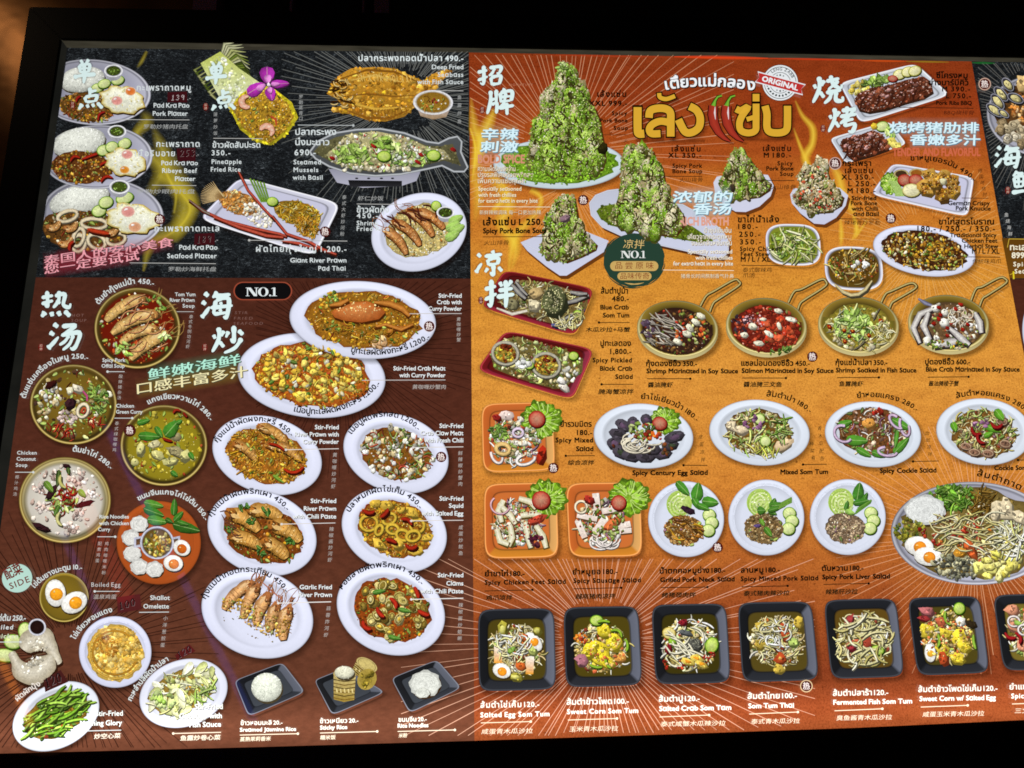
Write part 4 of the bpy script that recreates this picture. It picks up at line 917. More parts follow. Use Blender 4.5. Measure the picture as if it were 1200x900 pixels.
d = Dish('chicken green curry in a brass bowl'); f = d.fd; r = d.r
bowl(d.pl, 192, 522, 51, 47.5, soup=(168, 150, 34)); scatter(f, r, (192, 522, 44, 41, 0), [('c', 80, 1.4, 3.4, [(196, 180, 70), (176, 156, 40), (214, 202, 110), (150, 130, 30)]), ('d', 120, .6, 1.3, [(214, 200, 100), (120, 110, 30)]), ('l', 22, 2, 4, GR), ('c', 14, 1.5, 3, RED)])
for x, y, a, b, q in ((164, 526, 5, 8, .3), (184, 533, 8, 5, .3), (158, 541, 4, 4, 0), (206, 528, 12, 6, .4), (216, 534, 6, 7, .5), (180, 520, 8, 4, -.2), (206, 511, 6, 5, 0), (200, 540, 9, 5, -.3)): chunk(f, r, x, y, a, b, q, r.choice([(206, 200, 130), (222, 212, 160), (150, 140, 100)]))
for x, y, L, w, q in ((201, 502, 24, 15, -.85), (175, 511, 27, 10, .05), (186, 506, 15, 7, 1), (210, 494, 8, 5, -.5), (224, 534, 10, 6, 1), (204, 555, 10, 6, .6), (168, 494, 16, 6, -.3)): leaf(f, r, x, y, L, w, q, (66, 126, 40))
strand(f, r, 196, 515, 12, 3, .3, (140, 30, 20)); strand(f, r, 207, 483, 9, 3, -.3, (150, 40, 24)); strand(f, r, 217, 486, 7, 3, .9, (130, 30, 20))
t = d.tx; arc(t, 'แกงเขียวหวานไก่ 280.-', (174, 474), (206, 467.5), (246, 493), 5, W2); T(t, 'Chicken', 136, 477.6, 157, 477.6, 4, W2); T(t, 'Green Curry', 136, 484.6, 167, 484.6, 4, W2); rule(t, 134, 490, 155, 490, .8, W2, 1); vert(t, '泰式绿咖喱鸡', 137, 496, 527, 4.4, Z2, 134); d.done()

d = Dish('chicken coconut soup in a brass bowl'); f = d.fd; r = d.r
bowl(d.pl, 76, 586, 54, 50.5, soup=(244, 236, 220), inner=(170, 156, 110), lip=.91); scatter(f, r, (76, 586, 45, 41, 0), [('c', 50, 1.4, 4, [(214, 190, 176), (190, 164, 150), (226, 214, 200)]), ('d', 60, .6, 1.4, [(190, 180, 150), (226, 222, 210), (206, 120, 90)])])
for q in ((92, 560, 11, 8), (105, 580, 8, 10), (92, 603, 10, 7), (50, 596, 9, 6), (64, 556, 6, 5), (82, 618, 8, 5), (46, 574, 6, 4)): scatter(f, r, (*q, .3), [('c', 16, 1.6, 3.6, [(206, 176, 162), (226, 206, 194), (180, 150, 136), (236, 224, 214)])])
scatter(f, r, (74, 586, 20, 16, -.3), [('l', 44, 2, 4.4, GR + LG), ('s', 20, 1.4, 2.4, RED)]); scatter(f, r, (80, 580, 10, 9, .8), [('s', 26, 1.4, 2.4, RED + [(190, 30, 30)])])
for x, y, a, b, q in ((60, 577, 10, 3.4, -1), (98, 590, 11, 3.2, -.25), (49, 618, 11, 4, .35), (78, 546, 5, 2.5, .2)): chunk(f, r, x, y, a, b, q, (52, 26, 30))
for x, y, L, w, q in ((68, 560, 20, 6, 1.7), (57, 570, 16, 8, .9), (96, 578, 12, 7, .8), (66, 598, 14, 5, 2), (80, 552, 9, 5, 1.4)): leaf(f, r, x, y, L, w, q, r.choice(GR))
strand(f, r, 71, 608, 16, 4, 1.4, (206, 200, 130)); strand(f, r, 74, 564, 16, 4, 1.2, (196, 190, 110))
t = d.tx; arc(t, 'ต้มข่าไก่ 280.-', (85, 529), (109, 535), (129, 550), 5.2, W2); T(t, 'Chicken', 20, 532.6, 43, 532.6, 4, W2); T(t, 'Coconut', 19.5, 539.8, 42, 539.8, 4, W2); T(t, 'Soup', 18.5, 547, 32, 547, 4, W2); rule(t, 17.5, 553.4, 39, 553.4, .8, W2, 1); vert(t, '椰汁鸡汤', 20, 559, 579, 4.4, Z2, 17.5); d.done()

d = Dish('rice noodle set with chicken curry on a brown round plate'); f = d.fd; r = d.r
plate(d.pl, 186, 636, 49.5, 49, 0, (176, 82, 32), .86)
for x, y, L, w, q in ((180, 591, 24, 9, .2), (180, 600, 26, 10, .35), (184, 610, 24, 11, .15), (204, 594, 20, 8, -1.5), (209, 605, 16, 7, -.8), (218, 618, 34, 13, .25), (214, 613, 14, 6, .3), (198, 610, 10, 6, .5)): leaf(f, r, x, y, L, w, q, r.choice([(60, 116, 36), (84, 140, 48), (50, 96, 30)]))
for x, y in ((163, 614), (153, 630), (155, 649), (163, 664), (181, 667)): noodles(f, r, x, y, 10.5, 9.5)
for x in (162, 206): f.poly([(x - 5, 630), (x + 5, 628), (x + 5, 641), (x - 5, 642)], (176, 178, 196), (206, 206, 222)); f.poly([(x - 2.5, 632), (x + 2.5, 631), (x + 2.5, 638), (x - 2.5, 639)], (90, 70, 50), (120, 80, 50))
egg_half(f, r, 213, 642, 10.5, 9, .6, (196, 96, 26)); egg_half(f, r, 203, 660, 11.5, 9.5, .2, (222, 130, 40))
f.rings(lambda k, q, th: (*el(184, 636, 20, 19.5, 0, th, q), ((120, 120, 136), (226, 226, 240), (150, 150, 168), (96, 74, 30), (150, 116, 36))[k], 1), [1, .95, .88, .84, 0], 40)
scatter(f, r, (184, 637, 15, 14, 0), [('c', 50, 1.4, 3, [(206, 180, 80), (190, 150, 50), (222, 206, 130), (170, 150, 120)]), ('l', 12, 1.4, 2.6, GR), ('s', 6, 1, 1.8, ORG)])
t = d.tx; arc(t, 'ขนมจีนแกงไก่ไข่ต้ม 150.-', (162.5, 587), (203, 580.5), (240, 610), 4.8, W2); T(t, 'Rice Noodles', 116.5, 607.5, 151, 607.5, 4, W2); T(t, 'with Chicken', 116, 615.2, 151, 615.2, 4, W2); T(t, 'Curry', 115, 622.4, 129, 622.4, 4, W2); rule(t, 114, 629, 135, 629, .8, W2, 1); vert(t, '鸡肉咖喱米粉', 125, 637, 671, 4.4, Z2, 121.5); vert(t, '配煮鸡蛋', 117, 637, 657, 4.4, Z2, 114); d.done()

d = Dish('two soft boiled egg halves in a small brass bowl'); f = d.fd; r = d.r
bowl(d.pl, 75, 700, 29, 29, (164, 140, 50), (150, 124, 40), (140, 114, 34)); egg_half(f, r, 65, 695, 12, 16, -.1); egg_half(f, r, 87, 706, 16, 12, -.5)
t = d.tx; arc(t, 'ไข่ต้มยางมะตูม 10.-', (40, 690), (62, 673), (96, 667.5), 5, W2); T(t, 'Boiled Egg', 107, 687.6, 141, 687.6, 4.8, (206, 206, 204), 0); rule(t, 111, 693, 140, 693, .8, W2, -1); T(t, '温泉鸡蛋', 109, 702, 136, 702, 4.8, Z2, .01, .15); d.done()

d = Dish('golden shallot omelette on a white plate'); f = d.fd; r = d.r
plate(d.pl, 135, 764, 42.5, 42, 0, (222, 224, 246), .84); heap(f, r, (135, 765, 33.5, 33.5, 0), (206, 164, 66), (222, 190, 100))
scatter(f, r, (135, 765, 31, 31, 0), [('d', 300, 1.2, 4.2, [(226, 186, 92), (214, 168, 70), (236, 206, 124), (198, 148, 56)]), ('d', 110, .6, 1.8, [(238, 214, 140), (190, 140, 60)])])
for q in (.93, .8): ringp(f, 135, 765, 33 * q, 32 * q, .4, 2.4, (216, 172, 74) if q > .9 else (180, 128, 40), 30, .8, False)
scatter(f, r, (126, 757, 14, 11, .5), [('d', 60, 1, 3, [(176, 118, 40), (158, 104, 36), (190, 138, 54)])])
t = d.tx; arc(t, 'ไข่เจียวหอมแดง', (88, 750), (107, 728), (132, 717), 5, W2); T(t, 'Shallot', 176, 703, 199, 703, 5, W2); T(t, 'Omelette', 168, 713, 198, 713, 5, W2); rule(t, 163, 717.6, 198, 717.2, .9, W2); vert(t, '小洋葱煎蛋', 194, 724.5, 756, 5, Z2, 190.5); d.done()

d = Dish('boiled chicken legs with cucumber and a cup of dark sauce'); f = d.fd; r = d.r
for x, y, a, b in ((6, 768, 15, 8), (15, 752, 11, 9), (29, 739, 8, 10)): slice_(f, r, x, y, a, b, .1, *CUC)
def leg_(P, ws):
    n0 = len(P); Q = []; U = []
    for i in range(n0 - 1):
        for j in range(5):
            t = j / 5; tt = t * t * (3 - 2 * t); U.append(ws[i] * (1 - tt) + ws[i + 1] * tt); a, b, c, e = P[max(i - 1, 0)], P[i], P[i + 1], P[min(i + 2, n0 - 1)]
            Q.append(tuple(.5 * (2 * b[k] + (c[k] - a[k]) * t + (2 * a[k] - 5 * b[k] + 4 * c[k] - e[k]) * t * t + (3 * b[k] - a[k] - 3 * c[k] + e[k]) * t ** 3) for k in range(2)))
    P, ws = Q + [P[-1]], U + [ws[-1] * .6]; ws[0] *= .5
    f.ribbon([(p[0] + 1.5, p[1] + 3) for p in P], [w * 1.08 for w in ws], (50, 26, 14)); f.ribbon(P, ws, [(168, 156, 130)] * len(P), [(222, 214, 194)] * len(P))
leg_([(28, 762), (36, 752), (50, 748), (58, 756), (64, 768), (70, 778)], [16, 28, 27, 17, 12, 8]); leg_([(13, 764), (18, 774), (26, 786), (40, 788), (54, 778), (60, 768)], [9, 11, 24, 30, 26, 8])
scatter(f, r, (40, 780, 15, 9, -.4), [('d', 46, .8, 2.6, [(224, 216, 196), (206, 197, 174), (230, 224, 208)])]); scatter(f, r, (44, 756, 12, 7, .3), [('d', 36, .8, 2.4, [(224, 216, 196), (206, 197, 174)])])
f.ribbon([(30, 774), (44, 767), (54, 765)], [1, 1.6, .6], (110, 90, 66))
f.rings(lambda k, q, th: (*el(43.5, 735, 10.5, 10.2, 0, th, q), ((150, 150, 160), (232, 232, 242), (190, 190, 200), (30, 16, 14), (40, 22, 18))[k], 1), [1, .92, .82, .76, 0], 30)
t = d.tx; T(t, 'ไก่ต้ม 250.-', -6, 727.5, 30, 727, 5, W2, .03, .15); T(t, 'Boiled', -10, 737.5, 15, 737.5, 5, W2, .03, .15); T(t, 'Chicken', -10, 748, 21, 748, 5, (214, 222, 190), .03, .15); rule(t, -12, 752.5, 24, 752.3, .9, W2, 1); d.done()

d = Dish('stir fried morning glory on a white oval plate'); f = d.fd; r = d.r
plate(d.pl, 65.5, 839.5, 54, 37, -.48, (226, 230, 240), .76); heap(f, r, (66, 838, 41, 24, -.5), (126, 96, 30))
scatter(f, r, (66, 838, 40, 22, -.5), [('l', 50, 2, 4, [(70, 110, 26), (50, 86, 20)]), ('t', 80, 2.6, 6, [(110, 160, 40), (146, 190, 60), (84, 130, 28), (166, 206, 84)]), ('c', 8, 1.4, 3, RED), ('d', 30, .8, 1.6, PAP)], -.5)
t = d.tx; arc(t, 'ผัดผักบุ้ง', (20.5, 822), (33, 812), (48, 803), 5, (236, 226, 216)); T(t, 'Stir-Fried', 112, 839, 144, 838.6, 5.6, (240, 246, 240)); T(t, 'Morning Glory', 94, 850.6, 143, 849.6, 5.6, (240, 246, 240)); rule(t, 101, 856.6, 142, 855.6, .9, W2); T(t, '炒空心菜', 110, 866, 141, 865, 5.4, (236, 226, 206), .02, .15); d.done()

d = Dish('stir fried cabbage on a white oval plate'); f = d.fd; r = d.r
plate(d.pl, 215, 812.5, 53, 39, -.33, (226, 228, 242), .78); heap(f, r, (214, 809, 42, 24, -.42), (150, 122, 50))
scatter(f, r, (214, 809, 41, 23, -.42), [('l', 60, 4, 9, [(226, 228, 176), (206, 214, 136), (238, 238, 206)]), ('c', 50, 1.6, 4, [(226, 228, 176), (206, 212, 130), (238, 238, 206), (186, 200, 96)]), ('t', 40, 2, 4, [(222, 220, 150), (240, 238, 200)]), ('c', 26, 1, 2.4, CUR)]); scatter(f, r, (192, 820, 14, 9, .2), [('c', 26, 2, 5, LG)]); scatter(f, r, (240, 811, 16, 5, -.7), [('t', 20, 2, 4, LG)])
t = d.tx; arc(t, 'กะหล่ำปลีผัดน้ำปลา', (154, 822), (171, 796), (198, 774), 5, W2); CA = (246, 250, 244); SHD = (.6, .7, (120, 110, 90))
T(t, 'Stir-Fried', 228, 831, 261, 830.6, 5.6, CA, .03, 0, SHD); T(t, 'Cabbage with', 210, 842, 260, 841.4, 5.6, CA, .03, 0, SHD); T(t, 'Fish Sauce', 222, 852.2, 259, 851.4, 5.6, CA); rule(t, 203, 859.6, 259, 858.2, 1, (240, 222, 196), -1); T(t, '鱼露炒卷心菜', 211, 868, 258, 867, 5.4, (244, 232, 206), .02, .15); d.done()

BSQ = [(98, 102, 114), (52, 55, 62), (32, 33, 36), (28, 29, 32)]
W3 = (246, 240, 226); Z3 = (250, 236, 206)
def tray(label, P): d = Dish(label); square(d.pl, P, BSQ, (62, 66, 72), .72, 10, True, (120, 122, 132)); return d
d = tray('dome of steamed jasmine rice on a black dish', [(274, 797.5), (331, 776), (358, 811), (291, 840)]); rice(d.fd, d.r, 312.5, 805.5, 18, 17, 0, (236, 240, 222), 200)
t = d.tx; T(t, 'ข้าวหอมมะลิ 20.-', 282, 849.8, 331, 849, 4, W3); T(t, 'Sreamed Jasmine Rice', 281, 857.4, 347, 856.4, 4.2, W3, .04); rule(t, 281, 861.4, 349, 859.8, .9, Z3, 1); T(t, '蒸熟茉莉香米', 281, 869, 317, 868, 4.6, Z3, .02, .15); d.done()
d = tray('two woven bamboo baskets of sticky rice on a black dish', [(368, 797), (403, 783), (452, 811), (389, 838.5)]); f = d.fd; r = d.r
def basket(x, y, w, h, rot, top):
    c, s_ = math.cos(rot), math.sin(rot); Wp = lambda u, v: (x + u * c - v * s_, y + u * s_ + v * c)
    f.poly([Wp(-w, -h), Wp(w, -h), Wp(w * .92, h), Wp(0, h * 1.18), Wp(-w * .92, h)], (206, 186, 120), (150, 124, 50))
    for i in range(7): v = -h + 2 * h * (i + .5) / 7; f.ribbon([Wp(-w, v), Wp(0, v + 2.4), Wp(w, v)], 1.1, (70, 52, 20) if i % 2 else (112, 84, 34))
    for i in range(5): u = -w * .7 + 1.4 * w * i / 4; f.ribbon([Wp(u, h * .15), Wp(u + 1, h * .45)], 1.6, (226, 206, 140))
    q = Wp(0, -h); f.rings(lambda k, a, th: (*el(q[0], q[1], w * 1.04, w * .55, rot, th, a), ((150, 124, 60), (214, 196, 130), (120, 92, 40), top, mul(top, 1.05))[k], 1), [1, .9, .82, .78, 0], 26)
basket(426, 786, 13, 8, .5, (200, 180, 110)); f.fan(430, 796, ellp(430, 796, 11, 13, .5), (132, 112, 36), (176, 152, 70)); scatter(f, r, (430, 796, 8, 10, .5), [('c', 20, 1, 3, [(110, 96, 30), (150, 130, 50)])])
basket(403.5, 805, 13, 15, .03, (226, 224, 196)); rice(f, r, 403.5, 788, 11.5, 7.5, 0, (230, 228, 200), 60)
t = d.tx; T(t, 'ข้าวเหนียว 20.-', 375, 847.6, 420, 846.6, 4, W3); T(t, 'Sticky Rice', 375, 855, 407, 854.2, 4.4, W3, .04); rule(t, 375, 859, 442, 857.2, .9, Z3, 1); T(t, '糯米饭', 375, 867, 393, 866.4, 4.6, Z3, .02, .15); d.done()
d = tray('bundle of white rice noodles on a black dish', [(458, 794.5), (512, 773), (541, 806), (480, 836)]); noodles(d.fd, d.r, 498, 801.5, 18.5, 16, (240, 242, 232), 70, -.1); noodles(d.fd, d.r, 495, 812, 9, 6, (236, 238, 226), 20)
t = d.tx; T(t, 'ขนมจีน 20.-', 467, 845.8, 500, 845, 4, W3); T(t, 'Rice Noodles', 466, 852.8, 502, 852, 4.4, W3, .04); rule(t, 466, 857.2, 533, 855.4, .9, Z3, 1); T(t, '米粉', 467, 864.6, 477, 864.2, 4.6, Z3, .02, .15); d.done()

# ---- brown panel: oval plates
def oval(label, cx, cy, rx, ry, rot, z, food, base, layers, well=.70, fo=(0, 0), fk=(.66, .64)):
    d = Dish(label, z); plate(d.pl, cx, cy, rx, ry, rot, well=well)
    reg = (cx + fo[0], cy + fo[1], rx * fk[0], ry * fk[1], rot); heap(d.fd, d.r, reg, base, mix(base, (170, 70, 24), .4)); scatter(d.fd, d.r, reg, layers); d.reg = reg
    return d
CURRY = [('c', 210, 1, 2.8, CUR + [(160, 116, 30), (206, 170, 70)]), ('s', 70, .8, 1.6, CUR + [(214, 176, 80)]), ('d', 190, .5, 1.3, CUR + [(226, 190, 96), (90, 60, 20)]), ('l', 30, 1.2, 2.6, GR), ('s', 10, 1, 1.8, RED), ('h', 70, .5, 1, CUR)]
BK2 = (20, 18, 22)
def cap(t, lines, x1, ys, xs, h=4.8, col=(232, 236, 236)):
    for s, x0, y in zip(lines, xs, ys): T(t, s, x0, y, x1, y, h, col, .026, 0, (.5, .6, (60, 34, 28)))
d = oval('stir fried crab meat with curry powder on a white oval plate', 365, 440, 87, 49.5, .1, .0006, 'x', (170, 88, 28), CURRY, .76, (1, -1), (.78, .76))
scatter(d.fd, d.r, (366, 438, 58, 32, .1), [('c', 150, 1.8, 5.2, [(222, 186, 66), (232, 206, 104), (206, 164, 50), (226, 196, 84)]), ('c', 26, 2, 4, WHT + CRM), ('l', 24, 2, 4.5, [(44, 90, 26), (70, 116, 36)]), ('c', 8, 2, 3.5, RED), ('s', 20, 1.4, 2.4, CUR)])
t = d.tx; arc(t, 'เนื้อปูทะเลผัดผงกะหรี่ 1,200.-', (344, 482), (398, 481), (445.5, 450), 5.8, BK2); cap(t, ['Stir-Fried Crab Meat', 'with Curry Powder'], 522, (434, 442), (461, 468), 4.6); rule(t, 424, 445.6, 522, 445.2, .8, (206, 200, 196)); T(t, '黄咖喱炒蟹肉', 483, 456, 522, 456, 4.8, Z2, .01, .15); d.done()
d = oval('stir fried whole crab with curry powder on a white oval plate', 425, 375, 86, 45.5, .07, .0016, 'x', (150, 100, 28), CURRY, .76, (2, 0), (.78, .74)); f = d.fd; r = d.r
scatter(f, r, (385, 352, 14, 8, -.6), [('c', 40, 1, 3, CUR + GR)]); scatter(f, r, (392, 349, 4, 3, 0), [('c', 10, 1, 2, GR)])
C = [(388, 366), (398, 358), (412, 354), (430, 353), (444, 358), (452, 366), (444, 374), (424, 378), (404, 376), (392, 372)]
f.poly([(p[0] + 1, p[1] + 3) for p in C], (70, 34, 10), (70, 34, 10)); f.fan(416, 361, C, (222, 142, 78), [(190, 100, 40)] * 5 + [(160, 80, 30)] * 5)
for P, w in (([(438, 354), (458, 356), (472, 362), (480, 370)], 7), ([(386, 358), (398, 356), (408, 351)], 6), ([(452, 392), (462, 384), (476, 384)], 6), ([(436, 384), (452, 380), (470, 386), (484, 380)], 4)): f.ribbon([(p[0] + 1, p[1] + 2) for p in P], w, (80, 40, 10)); f.ribbon(P, [w * .4] + [w] * (len(P) - 2) + [w * .6], (150, 84, 26), (212, 140, 62))
scatter(f, r, (420, 362, 26, 8, 0), [('d', 50, .6, 1.3, [(236, 180, 110), (244, 206, 140)])]); scatter(f, r, (447, 402, 12, 6, 0), [('c', 14, 2, 4.5, [(222, 190, 150), (206, 160, 110)])])
scatter(f, r, (425, 388, 50, 10, .15), [('s', 34, 1, 2, CUR), ('l', 14, 1.6, 3, GR)])
t = d.tx; arc(t, 'ปูทะเลผัดผงกะหรี่ 1,200.-', (411, 412.5), (458, 414), (504, 396), 5.8, BK2); cap(t, ['Stir-Fried', 'Crab with', 'Curry Powder'], 541, (348.8, 356.4, 364), (514, 512, 502), 4.6); rule(t, 480, 367.6, 541, 367.4, .8, (206, 200, 196)); vert(t, '黄咖喱炒蟹', 537.5, 374, 398, 4.6, Z2); d.done()
d = oval('stir fried river prawn with curry powder on a white oval plate', 313, 533.5, 65.5, 45, .28, .0008, 'x', (156, 96, 30), CURRY, .72, (-1, 1), (.73, .7)); f = d.fd; r = d.r
for a, b, c, e in ((272, 520, 300, 540), (300, 500, 336, 522), (310, 522, 352, 540)): prawn(f, r, a, b, c, e, 12, (196, 130, 50), -.15, False)
scatter(f, r, d.reg, [('s', 40, 1.2, 2.4, CUR), ('d', 100, .6, 1.3, CUR), ('l', 12, 1.4, 3, GR)]); strand(f, r, 344, 548, 24, 3.5, -.1, (176, 46, 22)); strand(f, r, 324, 524, 20, 3, .4, (160, 40, 20)); leaf(f, r, 326, 561, 16, 4, .6, (110, 146, 40))
t = d.tx; arc(t, 'กุ้งแม่น้ำผัดผงกะหรี่ 450.-', (255, 519), (294, 494), (341, 511.5), 5.4, BK2); cap(t, ['Stir-Fried', 'River Prawn with', 'Curry Powder'], 397, (503, 511.4, 520), (369, 345.5, 355)); rule(t, 335, 527, 397, 525.8, .9, (222, 216, 210), -1); vert(t, '黄咖喱炒河虾', 392.5, 533, 570, 5, Z2, 390.5); d.done()
d = oval('stir fried crab claw meat with chilli on a white oval plate', 464, 531.5, 63, 45.5, .3, .0008, 'x', (126, 82, 26), [('c', 90, 2, 4.6, WHT + CRM), ('s', 46, 1.4, 2.4, GR + [(40, 76, 20)]), ('s', 34, 1.2, 2.2, RED), ('d', 90, .6, 1.4, WHT + BRN), ('l', 20, 1.6, 3, GR)], .72, (1, 0), (.68, .66))
t = d.tx; arc(t, 'เนื้อปูผัดพริกสด 1,200.-', (412, 509), (445, 488.5), (489.5, 504.5), 5.4, BK2); cap(t, ['Stir-Fried', 'Crab Claw Meat', 'with Fresh Chili'], 543, (501.4, 510, 518.4), (515, 493, 497)); rule(t, 484, 524.4, 543, 523.6, .9, (222, 216, 210), -1); vert(t, '鲜辣椒炒蟹肉', 539.5, 531, 567, 5, Z2); d.done()
PRN = [('c', 110, 1, 2.6, BRN + CUR + ORG), ('d', 150, .5, 1.3, CUR + BRN), ('l', 26, 1.6, 3.4, GR), ('s', 20, 1, 1.8, RED), ('h', 40, .5, 1, CUR)]
d = oval('stir fried river prawn with chili paste on a white oval plate', 307, 624.5, 65.5, 48.5, .33, .0011, 'x', (120, 62, 20), PRN, .74, (2, 2), (.73, .66)); f = d.fd; r = d.r
for a, b, c, e, w in ((266, 600, 303, 622, 17), (290, 598, 330, 606, 16), (268, 628, 306, 642, 17), (316, 614, 352, 634, 18), (308, 634, 336, 654, 17)): prawn(f, r, a, b, c, e, w, (206, 142, 52), -.1, False)
for x, y, q in ((294, 610, .9), (286, 594, -.5), (312, 600, .3), (306, 646, .7), (268, 618, .6), (340, 634, .2)): scatter(f, r, (x, y, 6, 4, q), [('l', 7, 2, 4, [(70, 110, 40), (50, 90, 30)])])
for i in range(8): strand(f, r, 264 + i * 2, 604 + i * 3, 16, 1, .6, (120, 70, 50))
t = d.tx; arc(t, 'กุ้งแม่น้ำผัดพริกเผา 450.-', (248, 606), (287, 579), (336, 598.5), 5.4, BK2); cap(t, ['Stir-Fried', 'River Prawn', 'with Chili Paste'], 394, (589.4, 598.4, 607.6), (364, 356, 343)); rule(t, 330, 614.2, 393, 612.8, .9, (222, 216, 210), -1); vert(t, '辣椒酱炒河虾', 388.5, 620, 656, 5, Z2, 386.5); d.done()
d = oval('stir fried squid with salted egg on a white oval plate', 462, 621.5, 63, 48.5, .33, .0011, 'x', (150, 92, 26), CURRY, .72, (1, -2), (.7, .66)); f = d.fd; r = d.r
for x, y, a, b, q in ((432, 613, 10, 9, 0), (456, 608, 8, 6, -.5), (460, 620, 7, 5.5, .2), (444, 621, 4, 6, .4), (489, 616, 8, 8, .2), (472, 627, 8, 6, .4), (484, 628, 8, 6, -.3)): ringp(f, x, y, a, b, q, 3.6, (212, 176, 60))
for x, y, a, b, q in ((482, 601, 9, 5, .6), (454, 592, 8, 5, .2), (440, 590, 6, 4, -.2), (445, 638, 9, 5, .5), (466, 638, 7, 6, .3), (488, 645, 8, 5, .1), (500, 630, 7, 4, -.3), (470, 597, 6, 4, 0)): chunk(f, r, x, y, a, b, q, (214, 176, 66))
for x, y, q in ((432, 598, .1), (450, 601, -.8), (476, 612, .5), (482, 638, .1), (458, 634, .3)): strand(f, r, x, y, 14, 4.5, q, (156, 40, 22))
t = d.tx; arc(t, 'ปลาหมึกผัดไข่เค็ม 450.-', (410, 600.5), (445, 576.5), (491.5, 596.5), 5.4, BK2); cap(t, ['Stir-Fried', 'Squid', 'with Salted Egg'], 543, (586.6, 595, 604), (515, 526, 494)); rule(t, 482, 610.4, 543, 609.6, .9, (222, 216, 210), -1); vert(t, '咸蛋炒鱿鱼', 540, 618, 648, 5, Z2); d.done()
d = oval('garlic fried river prawns in a row on a white oval plate', 301.5, 719, 67, 51, .33, .0014, 'x', (200, 196, 214), [], .74, (0, 0), (.3, .3)); f = d.fd; r = d.r
for a, b, c, e, w in ((298, 682, 262, 714, 13), (304, 686, 285, 724, 13), (316, 696, 300, 732, 14), (326, 708, 316, 740, 14), (340, 710, 332, 750, 15)):
    for k in range(4): strand(f, r, a + r.uniform(-2, 3), b - 4, 15, 1, -1.2 + r.uniform(-.4, .4), (176, 110, 70))
    prawn(f, r, a, b, c, e, w, (214, 148, 86), .1)
G = [(260, 700), (284, 702), (312, 720), (336, 722), (342, 740), (330, 748), (306, 742), (282, 726), (262, 712)]
scatter(f, r, G, [('c', 150, .9, 2, [(206, 170, 80), (176, 130, 46), (150, 110, 40), (222, 190, 110)]), ('d', 110, .5, 1.2, CUR + BRN), ('l', 10, 1.6, 2.6, LG)]); scatter(f, r, (290, 735, 36, 8, .45), [('d', 16, .6, 1.4, [(70, 80, 40), (140, 110, 60)])])
f.ribbon([(306, 681), (318, 692), (332, 704)], [1, 1.8, 1], (120, 60, 40), (206, 130, 100))
t = d.tx; arc(t, 'กุ้งแม่น้ำทอดกระเทียม 450.-', (241, 702.5), (280, 671), (334.5, 694.5), 5.4, BK2); cap(t, ['Garlic Fried', 'River Prawn'], 389, (690.4, 699.4), (351, 350)); rule(t, 326, 706.8, 388, 705.2, 1.1, (236, 232, 226), -1); vert(t, '蒜蓉炸河虾', 385, 713, 744, 5, Z2, 382); d.done()
d = oval('stir fried clams with chili paste on a white oval plate', 458, 715, 65, 51.5, .36, .0014, 'x', (140, 66, 20), [('c', 80, 1, 2.4, CUR + BRN), ('d', 110, .5, 1.3, CUR + GR), ('l', 22, 1.6, 3.2, GR)], .76, (1, 0), (.72, .70)); f = d.fd; r = d.r
for _ in range(48):
    x, y = sampler(r, (d.reg[0], d.reg[1], d.reg[2] * .9, d.reg[3] * .88, d.reg[4]))(); a = r.uniform(4, 7.5); q = r.uniform(0, 3)
    chunk(f, r, x, y, a, a * .72, q, r.choice([(176, 160, 84), (150, 136, 60), (206, 190, 120), (130, 110, 46)]), n=9, irr=.1); ringp(f, x, y, a * .72, a * .48, q, 1, (226, 206, 130) if r.random() < .5 else (110, 80, 30), shadow=False)
    if r.random() < .5: chunk(f, r, x, y, a * .4, a * .28, q, r.choice([(226, 190, 70), (206, 196, 140)]), shadow=0)
for x, y, q in ((488, 694, 1.2), (460, 707, 1), (446, 717, .9), (496, 718, .4), (430, 732, .8)): strand(f, r, x, y, 14, 5, q, (176, 44, 26))
for x, y, q in ((444, 693, -.2), (474, 715, .2), (462, 747, .2)): leaf(f, r, x, y, 16, 5, q, (80, 130, 44))
t = d.tx; arc(t, 'หอยลายผัดพริกเผา 450.-', (401, 691), (442, 665), (493.5, 685.5), 5.4, BK2); cap(t, ['Stir-Fried', 'Clams', 'with Chili Paste'], 543, (676.4, 686, 695.2), (513, 523, 493)); rule(t, 482, 702.4, 543, 701, 1.1, (236, 232, 226), -1); vert(t, '辣椒酱炒蛤蜊', 540, 709, 748, 5, Z2, 538.5); d.done()

